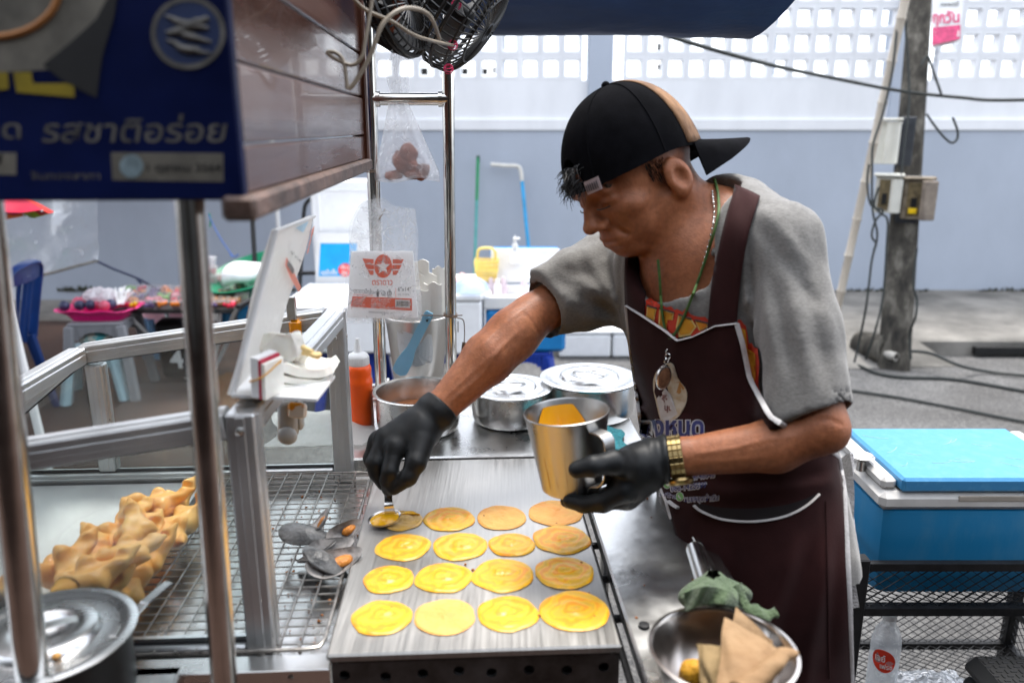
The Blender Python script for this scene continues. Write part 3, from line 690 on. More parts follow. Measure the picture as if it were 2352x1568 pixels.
m_shell = M('shell_grey', (.05, .05, .05), .28, var=.5, scale=40, col2=(.20, .20, .195), bump=.3, bscale=120)
m_nacre = M('shell_inside', (.12, .115, .11), .35, col2=(.46, .43, .41), detail=3, var=.2, scale=40); m_meat = M('mussel_meat', (.55, .20, .03), .4, var=.4, scale=80, bump=.3)
def shell(px, py, h, rx, rz, tilt, L, lab, meat=True, flip=False):
    base = H(px, py, h); t = thing('mussel_shell', lab, 'mussel shell', base, 'empty mussel shells on the rack')
    R = rotm(rx, tilt, rz)
    def f(d):
        def q(s, tt):
            x, y = 2*s-1, 2*tt-1; X = x*sqrt(1-.5*y*y); Y = y*sqrt(1-.5*x*x); rr = min(1, X*X+Y*Y)
            w = .5*(1-.35*X); z = (rr-1)*.32*L*(1-.25*X)*(.9 if d else 1) + (.0016 if d else 0)
            if flip: z = -z
            return R @ Vector((X*L, Y*w*L+.10*L*X*X, z+.14*L))+base
        return q
    g = MB(); g.slab(f(0), 15, 11, .0012); build(g, 'outer_shell', m_shell, t, ang=70)
    g = MB(); g.grid(f(1), 13, 9); build(g, 'inner_shell', m_nacre, t, ang=70)
    if meat:
        g = MB(); g.ell(R @ Vector((L*.25, 0, .02*L))+base, (L*.4, L*.22, L*.12), R, 12, 8); g.jitter(.002, 120, px); build(g, 'meat', m_meat, t, ang=70)
shell(700, 1235, .905, .25, radians(-8), .1, .042, 'grey mussel shell lying rounded side up, left of the heap', False, True)
shell(735, 1205, .918, -.5, radians(60), -.5, .030, 'mussel shell with orange meat standing at the top of the heap')
shell(792, 1222, .912, .9, radians(35), -.3, .030, 'small open mussel shell with meat at the right of the heap')
shell(762, 1262, .905, .45, radians(30), .0, .036, 'pale inside up mussel shell in the middle of the heap', False)
shell(770, 1295, .900, .5, radians(35), -.05, .044, 'large dark mussel shell at the front of the heap')
shell(742, 1300, .897, -.2, radians(-15), .5, .040, 'large dark mussel shell lying rounded side up under the front of the heap', False, True)
shell(720, 1262, .899, .1, radians(-5), 2.6, .036, 'dark mussel shell lying rounded side up in the middle of the heap', False, True)
shell(655, 1222, .905, .6, radians(80), .3, .015, 'tiny grey shell fragment at the far left of the heap', False)

# ================================================================ griddle and crepes
gr = thing('griddle', 'flat steel griddle plate with a perforated dark front', 'griddle', C(0, 1.14, .75))
m_grid, n_, l_, p_ = new_mat('griddle_steel')
_v = coords(n_, l_, (40, 1.2, 1)); _a = n_.new('ShaderNodeTexNoise'); _a.inputs['Scale'].default_value = 6; _a.inputs['Detail'].default_value = 8; l_.new(_v, _a.inputs[0])
_v2 = coords(n_, l_); _b = n_.new('ShaderNodeTexNoise'); _b.inputs['Scale'].default_value = 7; _b.inputs['Detail'].default_value = 6; l_.new(_v2, _b.inputs[0])
_r = n_.new('ShaderNodeValToRGB'); _r.color_ramp.elements[0].position = .3; _r.color_ramp.elements[1].position = .62; _r.color_ramp.elements[0].color = (.30, .29, .27, 1); _r.color_ramp.elements[1].color = (.41, .40, .385, 1)
_x = n_.new('ShaderNodeMath'); _x.operation = 'MULTIPLY_ADD'; _x.inputs[1].default_value = .5; l_.new(_a.outputs[0], _x.inputs[0]); 
_y = n_.new('ShaderNodeMath'); _y.operation = 'MULTIPLY'; _y.inputs[1].default_value = .5; l_.new(_b.outputs[0], _y.inputs[0]); l_.new(_y.outputs[0], _x.inputs[2])
l_.new(_x.outputs[0], _r.inputs[0]); l_.new(_r.outputs[0], p_.inputs['Base Color']); p_.inputs['Metallic'].default_value = .9
_z = n_.new('ShaderNodeMapRange'); _z.inputs[1].default_value = .35; _z.inputs[2].default_value = .65; _z.inputs[3].default_value = .30; _z.inputs[4].default_value = .48; l_.new(_x.outputs[0], _z.inputs[0]); l_.new(_z.outputs[0], p_.inputs['Roughness'])
_bp = n_.new('ShaderNodeBump'); _bp.inputs['Strength'].default_value = .12; _bp.inputs['Distance'].default_value = .003; l_.new(_a.outputs[0], _bp.inputs['Height']); l_.new(_bp.outputs[0], p_.inputs['Normal'])
g = cm(); g.box((.001, 1.142, TZ-.006), (.364, .586, .012), b=.0025); build(g, 'plate', m_grid, gr)
m_fire = M('sooty_steel', (.10, .10, .10), .4, .9, var=.5, scale=12, rvar=.15, bump=.1)
g = cm()
def hole_plate(g, u0, u1, z0, z1, nu, nz, v, seed):
    r2 = random.Random(seed)
    for i in range(nu):
        for j in range(nz):
            a0, a1 = u0+(u1-u0)*i/nu, u0+(u1-u0)*(i+1)/nu; b0, b1 = z0+(z1-z0)*j/nz, z0+(z1-z0)*(j+1)/nz
            big = (j == nz-1) or r2.random() < .5
            r = .0068 if big else .0042; cx = (a0+a1)/2+r2.uniform(-.004, .004); cz = (b0+b1)/2+r2.uniform(-.003, .003)
            n = 16; inn = []; out = []
            for k in range(n):
                t = 2*pi*k/n; c, s = cos(t), sin(t); inn.append((cx+r*c, v, cz+r*s)); m = max(abs(c), abs(s))
                out.append(((a0+a1)/2+(a1-a0)/2*c/m, v, (b0+b1)/2+(b1-b0)/2*s/m))
            back = [(p[0], v+.006, p[2]) for p in inn]
            g.add(out+inn+back, [(k, (k+1) % n, n+(k+1) % n, n+k) for k in range(n)]+[(n+k, n+(k+1) % n, 2*n+(k+1) % n, 2*n+k) for k in range(n)])
hole_plate(g, -.179, .181, .770, TZ-.013, 8, 3, .851, 3)
build(g, 'perforated_front', m_fire, gr, sm=False)
g = cm(); g.box((.001, .885, .83), (.35, .004, .112)); build(g, 'black_backing', m_blackmetal, gr)  # black plate added behind the holes so they read as dark
g = cm(); g.box((-.177, 1.142, .83), (.004, .575, .112)); g.box((.179, 1.142, .83), (.004, .575, .112)); g.box((.001, 1.425, .83), (.352, .004, .112)); build(g, 'side_plate', m_fire, gr)
for u in (-.10, 0, .10): g = cm(); g.tube([(u, .90, .80), (u, 1.40, .80)], .012, 10); build(g, 'burner', m_blackmetal, gr)
m_bat, n_, l_, p_ = new_mat('yellow_batter')
_v = coords(n_, l_); _w = n_.new('ShaderNodeTexWave'); _w.wave_type = 'RINGS'; _w.rings_direction = 'Z'; _w.inputs['Scale'].default_value = 16; _w.inputs['Distortion'].default_value = 9; _w.inputs['Detail'].default_value = 3; _w.inputs['Detail Scale'].default_value = 1.6
_tcn = n_.new('ShaderNodeTexCoord'); l_.new(_tcn.outputs['Object'], _w.inputs[0])
_a = n_.new('ShaderNodeTexNoise'); _a.inputs['Scale'].default_value = 28; _a.inputs['Detail'].default_value = 4; l_.new(_v, _a.inputs[0])
_x = n_.new('ShaderNodeMath'); _x.operation = 'MULTIPLY_ADD'; _x.inputs[1].default_value = .38; l_.new(_w.outputs['Fac'], _x.inputs[0]); _y = n_.new('ShaderNodeMath'); _y.operation = 'MULTIPLY'; _y.inputs[1].default_value = .62; l_.new(_a.outputs[0], _y.inputs[0]); l_.new(_y.outputs[0], _x.inputs[2])
_r = n_.new('ShaderNodeValToRGB'); l_.new(_x.outputs[0], _r.inputs[0]); e = _r.color_ramp.elements; e[0].position = .33; e[0].color = (.66, .37, .035, 1); e[1].position = .66; e[1].color = (.78, .30, .02, 1)
q = _r.color_ramp.elements.new(.5); q.color = (.80, .43, .018, 1)
l_.new(_r.outputs[0], p_.inputs['Base Color']); p_.inputs['Roughness'].default_value = .36; p_.inputs['Specular IOR Level'].default_value = .35; p_.inputs['Subsurface Weight'].default_value = .15; p_.inputs['Subsurface Radius'].default_value = (.005, .003, .001)
_bp = n_.new('ShaderNodeBump'); _bp.inputs['Strength'].default_value = .2; _bp.inputs['Distance'].default_value = .003; l_.new(_x.outputs[0], _bp.inputs['Height']); l_.new(_bp.outputs[0], p_.inputs['Normal'])
m_wet = M('wet_batter', (.95, .52, .012), .16, var=.12, scale=30, coat=.4, col2=(.93, .45, .012))
m_pale = M('pale_batter', (.62, .40, .16), .4, spec=.3, var=.2, scale=40, col2=(.66, .38, .05), bump=.2)
m_peach = M('peach_batter', (.76, .34, .09), .5, spec=.25, var=.14, scale=40, bump=.25, col2=(.74, .42, .12))
rows = [[(500, 515, 265), (805, 505, 325), (1145, 495, 330), (1495, 465, 350)], [(510, 685, 350), (875, 680, 355), (1212, 672, 300), (1535, 635, 370)],
        [(415, 895, 330), (770, 885, 365), (1155, 865, 400), (1552, 850, 385)], [(370, 1142, 385), (780, 1135, 400), (1187, 1115, 395), (1620, 1100, 450)]]
rown = ['farthest row', 'second farthest row', 'second nearest row', 'nearest row']; coln = ['leftmost', 'second from the left', 'third from the left', 'rightmost']
def crepe_mb(c, r, seed, swirl=True):
    NR, NA = 13, 56; vs = [(0, 0, .0032)]; fs = []; rr = random.Random(seed); ph = rr.uniform(0, 6); ox, oy = rr.uniform(-.2, .2), rr.uniform(0, .3)
    for i in range(1, NR+1):
        for k in range(NA):
            a = 2*pi*k/NA; t = i/NR; R = r*(1+.09*noise.noise(Vector((cos(a)*1.4+seed, sin(a)*1.4, 0)))+.03*max(0, noise.noise(Vector((cos(a)*3+seed, sin(a)*3, 5))))+.012*noise.noise(Vector((cos(a)*6+seed, sin(a)*6, 0))))
            x, y = R*t*cos(a), R*t*sin(a); d = sqrt((x/r-ox)**2+(y/r-oy)**2)
            z = .0018+.0012*sin(2.2*2*pi*(d-a*.16)+ph)*(.4+.6*noise.noise(Vector((x*50, y*50, seed))))
            z += .0022*max(0, 1-(d/.36)**2)**.5+.0005*noise.noise(Vector((x*140, y*140, seed)))
            z += .0009*math.exp(-((t-.93)/.05)**2)
            if i == NR: z = .0004
            vs.append((x, y, z))
    for k in range(NA): fs.append((0, 1+k, 1+(k+1) % NA))
    for i in range(NR-1):
        for k in range(NA): fs.append((1+i*NA+k, 1+i*NA+(k+1) % NA, 1+(i+1)*NA+(k+1) % NA, 1+(i+1)*NA+k))
    g = MB(); g.add([Vector(p)+c for p in vs], fs); return g
for i, row in enumerate(rows):
    for j, (cx, cy, w) in enumerate(row):
        px, py = 746+.3544*cx, 1013+.3544*cy; c = H(px, py, TZ+.0006); z = (c-Vector((0, 0, CZ))).dot(Vector((0, cos(PIT), -sin(PIT)))); r = w*.3544/2*z/F
        g = crepe_mb(c, r, i*4+j+1)
        lab = 'yellow crepe on the griddle, %s of the %s' % (coln[j], rown[i])
        if (i, j) == (0, 0): lab = 'half spread pale crepe under the spoon at the far left corner of the griddle'
        m = m_pale if (i, j) == (0, 0) else (m_peach if (i, j) in ((0, 3), (0, 2), (3, 1)) else m_bat)
        o = single(g, 'crepe', m, lab, 'crepe', 'batter crepes cooking on the griddle', loc=c, ang=70, recalc=False)
        if (i, j) == (0, 0): first_crepe = (c, r)

# ================================================================ pots, bottle, bucket
m_lidst = M('lid_steel', (.62, .62, .615), .28, 1, var=.05, scale=10, rvar=.05)
def pot(name, lab, c, r, h, lid=True, fill=None, seed=0, bm_=None):
    t = thing(name, lab, 'pot', c)
    g = MB(); b = r-.004
    prof = [(0, .002), (b*.86, .001), (b*.95, .006), (b*.99, .016), (b, .03), (b, h-.003), (b+.006, h), (b+.008, h+.002), (b+.006, h+.0035), (b-.001, h+.002), (b-.002, h-.004), (b-.002, .03), (b*.97, .012), (b*.84, .004), (0, .004)]
    g.lathe(prof, c, seg=64); build(g, 'body', bm_ or m_steel, t, ang=30)
    if fill: g = MB(); g.lathe([(0, h*.45), (b-.003, h*.45)], c, seg=40); build(g, 'contents', fill, t)
    if lid:
        g = MB(); L = r+.004
        lp = [(L, h+.002), (L+.001, h+.0045), (L-.004, h+.0055), (L-.011, h+.006), (L*.83, h+.004), (L*.80, h+.0035), (L*.62, h+.0045), (L*.58, h+.011), (L*.55, h+.0125), (L*.42, h+.013), (L*.36, h+.0125), (L*.31, h+.009), (L*.2, h+.001), (0, h-.002)]
        g.lathe(lp, c, seg=64); o = build(g, 'lid', m_lidst, t, ang=50)
        g = MB(); R = rotm(0, 0, radians(-28+seed*30))
        pts = [R @ Vector((-L*.34+L*.68*k/12, 0, h+.0125+.002*sin(pi*k/12)))+c for k in range(13)]
        for a, q in zip(pts, pts[1:]): g.bar(a, q, .0125, .002)
        build(g, 'lid_handle', m_steel, o)
    return t
CT = TZ+.002
pot('lidded_pot', 'small stainless pot with its lid on, between the open pot and the larger pot', C(.085, 1.64, CT), .088, .073, seed=1)
pot('lidded_pot', 'larger stainless pot with its lid on, beside the apron', C(.262, 1.672, CT), .104, .082, seed=0)
m_sauce = M('brown_sauce', (.35, .13, .05), .2, var=.2, scale=20)
pot('open_pot', 'open stainless pot with a rolled rim, behind the gloved hand', C(-.112, 1.60, CT), .092, .083, lid=False, fill=m_sauce)
pc = H(108, 1464, .985)
pot('foreground_pot', 'dark pot with a round stepped steel lid in the lower left corner', Vector((pc.x, pc.y, .896)), .086, .089, seed=2, bm_=m_blk)
g = MB(); a = U(262, 1462, .86); b = U(330, 1385, .93); c = U(388, 1336, .97)
for p, q in zip([a, b], [b, c]): g.bar(p, q, .012, .0022, b=.0008)
single(g, 'ladle_handle', m_steel, 'flat steel ladle handle sticking out beside the round lid', 'ladle')
g = MB(); g.ell(H(128, 1505, .992), (.006, .005, .004), None, 10, 6); single(g, 'batter_drop', m_gold, 'small yellow batter drop on the round pot lid', 'batter drop')

m_orange = M('orange_bottle_plastic', (.86, .10, .006), .35, var=.06, scale=8, sss=.15)
bc = C(-.236, 1.625, CT); t = thing('sauce_bottle', 'orange squeeze bottle with a white nozzle cap', 'bottle', bc)
g = MB(); g.lathe([(0, 0), (.025, 0), (.0275, .003), (.0272, .02), (.026, .07), (.0262, .088), (.0275, .095), (.0272, .103), (.0252, .108), (.0255, .118), (.0262, .128), (.024, .135), (.021, .1375), (0, .138)], bc, seg=40); build(g, 'body', m_orange, t, ang=50)
g = MB(); g.lathe([(.0218, .1365), (.0225, .138), (.022, .155), (.019, .160), (.010, .164), (.0085, .168), (.0045, .193), (0, .194)], bc, seg=40)
for k in range(40): 
    a = 2*pi*k/40; g.bar(bc+Vector((.0224*cos(a), .0224*sin(a), .139)), bc+Vector((.0222*cos(a), .0222*sin(a), .154)), .0012, .0012)
build(g, 'nozzle_cap', m_wp, t, ang=40)

bk = V(962, 862, 1.86); t = thing('steel_bucket', 'dented steel bucket with a torn white label, behind the pipe ladder', 'bucket', bk)
BH_ = .150; r0, r1 = .060, .0755
m_buck = M('dull_steel', (.52, .50, .47), .34, 1, var=.2, scale=8, stretch=(1, 1, .2), rvar=.1)
g = MB(); g.lathe([(0, 0), (r0-.003, 0), (r0, .004), (r1, BH_), (r1+.003, BH_+.002), (r1, BH_+.004), (r1-.002, BH_), (r0-.002, .006), (0, .005)], bk, seg=48); build(g, 'body', m_buck, t, ang=40)
def bpt(a, z, lift=.0006):
    r = r0+(r1-r0)*z/BH_+lift; return bk+Vector((r*sin(a), -r*cos(a), z))
lab = [(-.55, .05), (-.3, .044), (.0, .042), (.3, .044), (.62, .047), (.66, .08), (.60, .118), (.45, .122), (.36, .105), (.22, .098), (.1, .104), (-.02, .122), (-.3, .128), (-.58, .130), (-.60, .09)]
g = MB(); cc = (0.02, .08); ring_ = []
vs = [bpt(*cc)]; K2 = 5
for k in range(1, K2+1):
    for (a, z) in lab:
        f = k/K2; j = .02*noise.noise(Vector((a*9, z*90, 0)))*f if k == K2 else 0
        vs.append(bpt(cc[0]+(a-cc[0])*f+j, cc[1]+(z-cc[1])*f+j*.1))
n = len(lab); fs = [(0, 1+i, 1+(i+1) % n) for i in range(n)]
for k in range(K2-1):
    for i in range(n): fs.append((1+k*n+i, 1+k*n+(i+1) % n, 1+(k+1)*n+(i+1) % n, 1+(k+1)*n+i))
g.add(vs, fs); build(g, 'torn_label', M('torn_paper', (.72, .72, .70), .7, var=.1, scale=30, col2=(.60, .59, .56), lo=.55, hi=.68), t, sm=False)
m_paper = M('cream_paper', (.80, .77, .70), .7, var=.06, scale=20)
wb = [(-.03, .0, .07, .11, -.05), (.0, .02, .06, .13, .04), (.028, .0, .045, .10, .0), (.04, -.02, .04, .085, .1), (.055, .01, .03, .115, .0), (.02, -.03, .05, .07, -.1)]
names = ['tall white paper bag at the back of the steel bucket', 'widest folded paper bag in the steel bucket', 'cream paper bag in the middle of the steel bucket', 'short cream paper bag at the front of the steel bucket', 'grey striped paper bag at the right of the steel bucket', 'lowest folded paper bag in front of the steel bucket']
for i, (x, y, w, h, tl) in enumerate(wb):
    g = MB(); c = bk+Vector((x, y, BH_-.03))
    g.slab(lambda s, q: c+Vector(((s-.5)*w+tl*q*h*.4, .006*sin(3*s+i)-.012*q*(i % 2), q*(h+.03)+.004*sin(9*s+i))), 9, 5, .0035); single(g, 'paper_bag', m_paper, names[i], 'paper bag', 'paper bags in the steel bucket')
m_lb = M('pale_blue_silicone', (.20, .43, .58), .5, var=.06, scale=10, sss=.1)
g = MB(); pts = []
for k in range(25):
    s = k/24; px = 988+(915-988)*s; py = 716+(858-716)*s; w = .0105 if s < .6 else .0105+.0075*sin(min(1, (s-.6)/.25)*pi/2)
    if s > .93: w *= sqrt(max(.05, 1-((s-.93)/.075)**2))
    if s < .04: w *= .75
    pts.append((V(px, py, 1.755), w))
A, B = pts[0][0], pts[-1][0]; dr = (B-A).normalized(); nrm = Vector((0, -1, 0)); sdv = dr.cross(nrm).normalized()
vs = []; 
for (p, w) in pts: vs += [p-sdv*w, p+sdv*w, p+sdv*w+nrm*.007, p-sdv*w+nrm*.007]
fs = [(i*4+k, i*4+(k+1) % 4, i*4+4+(k+1) % 4, i*4+4+k) for i in range(24) for k in range(4)]+[(0, 1, 2, 3), (99, 98, 97, 96)]
g.add(vs, fs); t = single(g, 'spatula', m_lb, 'pale blue silicone spatula hanging in front of the bucket', 'spatula', ang=50)
g = MB(); q = V(981, 736, 1.746); g.lathe([(.0026, 0), (.0026, .0012), (0, .0012)], q, R=rotm(pi/2), seg=12); build(g, 'hanging_hole', m_blk, t)
g = MB(); q = V(986, 730, 1.746); g.lathe([(.003, 0), (.002, .002), (0, .002)], q, R=rotm(pi/2), seg=12); build(g, 'stud', m_lb, t)
# wire that ties the bucket to the post
m_tie = M('rusty_wire', (.16, .11, .08), .5, .8, var=.4, scale=90)
g = MB(); pc_ = V(1035, 724, 1.762)
for k in range(3): g.ring(pc_+Vector((0, 0, .003*k-.003)), .0150, .0011, rotm(.12*k-.1, .1), 24)
g.tube([V(968, 724, 1.74), V(1035, 725, 1.742), V(1062, 724, 1.745)], .0013, 6)
single(g, 'tie_wire', m_tie, 'twisted wire tied round the right ladder pipe above the bucket', 'wire')
g = MB(); g.tube(smoothpath([V(1050, 730, 1.75), V(1064, 735, 1.75), V(1067, 760, 1.75), V(1066, 790, 1.75)], 5), .0013, 6); g.bar(V(1066, 786, 1.75), V(1062, 822, 1.75), .009, .0018); g.bar(V(1052, 738, 1.75), V(1052, 762, 1.752), .0022, .0022)
single(g, 'opener_tool', m_tie, 'rusty bottle opener hanging from the ladder pipe', 'opener')
g = MB(); pc_ = V(852, 393, 1.762)
for k in range(2): g.ring(pc_+Vector((0, 0, .004*k)), .0160, .0012, rotm(.1, .06*k), 24)
g.tube(smoothpath([V(866, 396, 1.745), V(872, 420, 1.75), V(872, 470, 1.75), V(878, 490, 1.74)], 5), .001, 6)
single(g, 'tie_wire', m_tie, 'thin wire wound round the left ladder pipe under the cabinet', 'wire')

# ================================================================ hanging bags
m_film = film('clear_film', clear=.78, gloss=.10, bump=.7, bscale=38); m_film2 = film('milky_film', (.95, .95, .96), clear=.66, gloss=.05, bump=.5, bscale=40)
m_bagw = film('white_bag_stack', (.93, .92, .91), clear=.02, gloss=.03, bump=.15, bscale=20)
hb = V(905, 230, 1.76); t = thing('hanging_meat_bag', 'clear plastic bag of dark dried meat hanging from the upper rung', 'plastic bag', hb)
def bagside(sg):
    def f(s, q):
        py = 238+q*178; hw = 22+ (50*min(1, q*1.15)) ; cx = 915+24*q
        d = sg*(.006+.030*q*sqrt(max(0, 1-(2*s-1)**2))) if q < .97 else 0
        return V(cx+(2*s-1)*hw, py+4*sin(s*7)*(q > .9), 1.745)+Vector((0, -d+.004*sin(14*s)*(1-q), 0))
    return f
g = MB(); g.grid(bagside(1), 22, 20); g.grid(bagside(-1), 22, 20); build(g, 'bag', m_film2, t, ang=80)
g = MB(); 
g.grid(lambda s, q: V(917+(2*s-1)*(15+10*sin(pi*q)+8*(q < .1))+3*sin(q*9), 88+q*145, 1.775)+Vector((0, .006*sin(10*s)-.0, 0)), 12, 14)
g.grid(lambda s, q: V(908+(2*s-1)*(9+9*sin(pi*q))+4*sin(q*7+1), 105+q*130, 1.768)+Vector((0, .006*sin(9*s+2), 0)), 10, 14); build(g, 'knotted_neck', m_film2, t, ang=80)
m_pork = M('dried_meat', (.10, .018, .006), .4, var=.6, scale=30, col2=(.30, .06, .012), bump=.5, bscale=90)
for (px, py, a, b) in ((940, 352, 20, 20), (935, 378, 24, 18), (945, 402, 22, 12), (905, 402, 20, 12), (968, 395, 16, 20), (918, 372, 14, 22)):
    g = MB(); g.ell(V(px, py, 1.745), (a*.00098, .012, b*.00098), rotm(0, RND.uniform(-.5, .5)), 14, 10); g.jitter(.006, 60, px); build(g, 'meat_strip', m_pork, t, ang=60)

pk = V(880, 500, 1.70); t = thing('bag_packet', 'packet of white plastic bags with a red winged star print hanging on the ladder', 'packet of bags', pk)
def PK(px, py): return V(px, py, 1.700)+Vector((0, -.0022, 0))
def PK2(px, py): return V(px, py, 1.700)+Vector((0, -.0028, 0))
def qd(s, q, x0, x1, x2, x3, y0, y1): 
    l = x0+(x2-x0)*q; r = x1+(x3-x1)*q; return l+(r-l)*s, y0+(y1-y0)*q
g = MB(); g.slab(lambda s, q: V(*qd(s, q, 806, 948, 797, 960, 578, 730), 1.700)+Vector((0, .0008*sin(9*s), 0)), 8, 8, .009)
stack = build(g, 'bag_stack', m_bagw, t, ang=40)
def packfilm(sg):
    def f(s, q):
        x, y = qd(s, q, 806, 953, 788, 968, 470, 742); y += (1-q)*(float(np.interp(s, [0, .12, .22, .34, .5, .62, .8, 1], [42, 6, -8, -12, -14, 2, 8, 10]))) ; x += 5*sin(q*11+sg)*(s-.5)
        return V(x, y, 1.700)+Vector((0, -sg*(.0035+.006*(1-q)*sin(pi*s)+.003*noise.noise(Vector((s*5, q*6, sg)))*(1-q*.7))+(.012 if sg < 0 else 0), 0))
    return f
g = MB(); g.grid(packfilm(1), 24, 28); g.grid(packfilm(-1), 24, 28); build(g, 'outer_film', film('packet_film', clear=.74, gloss=.05, bump=.9, bscale=26), t, ang=80)
m_red = M('orange_red_print', (.78, .09, .015), .5, var=.04); m_prw = M('print_white', (.85, .83, .8), .5); m_prg = M('grey_print', (.08, .08, .08), .5)
def pprint(g, name, m): return build(g, name, m, stack, sm=False, recalc=False)
pprint(fdisc(PK, 880.5, 611, 20.5, 27), 'round_logo', m_red)
star = []
for k in range(10):
    a = -pi/2+k*pi/5; r = 1 if k % 2 == 0 else .42; star.append((880.5+17*r*cos(a), 612+19*r*sin(a)))
pprint(fpoly(PK2, star), 'logo_star', m_prw)
for sg in (-1, 1):
    for k, (x1, y0) in enumerate(((48, 600), (43, 613), (36, 626))):
        x0 = 22-(k == 1)*1; pprint(fpoly(PK, [(880.5+sg*x0, y0-5), (880.5+sg*x1, y0-5-(2 if sg < 0 else 0)), (880.5+sg*(x1-6), y0+5), (880.5+sg*(x0), y0+5)]), 'logo_wing', m_red)
pprint(fit_text('ตราดาว', PK, 855, 902, 654, 20, .014), 'lettering', m_red)
pprint(fit_text('ตราดาวปีกส้ม', PK, 813, 858, 672, 15, .005, rise=3), 'lettering', m_prg)
pprint(fit_text('6"x14"', PK, 914, 944, 668, 13, .012), 'lettering', m_prg)
pprint(fit_text('ผลิตจากพลาสติก High Density Polyethylene', PK, 812, 858, 677, 6, rise=3), 'lettering', m_red)
pprint(fit_text('บรรจุ 1/2 กิโลกรัม', PK, 914, 941, 678, 7), 'lettering', m_prg)
for (x, s) in ((868, 4), (881, 5), (895, 5.5)):
    pprint(fdisc(PK, x, 673, s, s*1.15, 18, .72), 'print_symbol', m_prg)
pprint(fit_text('2', PK, 879, 883, 676, 8), 'lettering', m_prg); pprint(fpoly(PK, [(866.5, 664), (869.5, 664), (870.5, 681), (865.5, 681)]), 'print_symbol', m_prg); pprint(fpoly(PK, [(892, 669), (898, 669), (896, 677), (894, 677)]), 'print_symbol', m_prg)
pprint(fpoly(PK, [(909, 661), (910, 661), (910, 682), (909, 682)]), 'print_rule', m_red)
pprint(fpoly(PK, [(810, 680), (946, 685), (947, 713), (806, 704)]), 'print_panel', m_red)
for k in range(5): pprint(fit_text(['ถุงร้อน 6"x14"', 'ขนาด 2 ไมล์', 'ทนร้อน 20 ถึง 100', 'วันผลิต 12/66', 'ราคา 99 บาท'][k], PK2, 812, 840-(k*3) % 8, 686+k*4.6, 5, rise=1), 'lettering', m_prw)
for k in range(5): pprint(fit_text(['บริษัท ผู้ผลิตพลาสติก จำกัด', '99 หมู่ 21 ถนนพหลโยธิน', 'สมุทรปราการ 10540', 'โทร. 02-759-4500', 'คำเตือน : โปรดใช้ถุงให้ถูกวิธี ห้ามวางใกล้เปลวไฟ'][k], PK2, 853, [898, 896, 890, 886, 942][k], 688+k*4.9, 5, rise=1), 'lettering', m_prw)
pprint(fpoly(PK2, [(908, 687), (942, 688), (942, 706), (908, 704)]), 'barcode_ground', m_prw)
g = MB(); x = 911
while x < 939:
    w = RND.choice((.6, .6, 1.1)); yy = .03*(x-908); g.add([V(a, b, 1.700)+Vector((0, -.0033, 0)) for a, b in ((x, 690+yy), (x+w, 690+yy), (x+w, 702+yy), (x, 702+yy))], [(0, 1, 2, 3)]); x += w+RND.choice((.6, 1.0))
pprint(g, 'barcode', m_ink)
pprint(fit_text('www.suneeplastic.com', PK, 847, 907, 718, 9, rise=3), 'lettering', m_prg)
g = MB(); g.tube(smoothpath([V(884, 480, 1.72), V(880, 490, 1.70), V(872, 502, 1.69), V(871, 505, 1.70)], 5), .0011, 6); build(g, 'hook', m_tie, t)
# ================================================================ the vendor
# ---- head pose
HS = 1.0; HC = Vector((.1960, 1.2825, 1.4320))
HR = (Matrix.Rotation(radians(119), 3, 'Z') @ Matrix.Rotation(radians(-23), 3, 'X') @ Matrix.Rotation(radians(11), 3, 'Y'))
HRn = np.array(HR)
def toh(p): 
    q = (p-A3(HC)) @ HRn/HS; q[:, 0] *= -1; lo = np.minimum(q[:, 2]-.020, 0); q[:, 2] += lo*(1/.84-1); q[:, 1] += -lo*.14; return q
def hw(x, y, z): return HR @ Vector((-x*HS, y*HS, z*HS))+HC      # x to the vendor's left, y ahead, z up

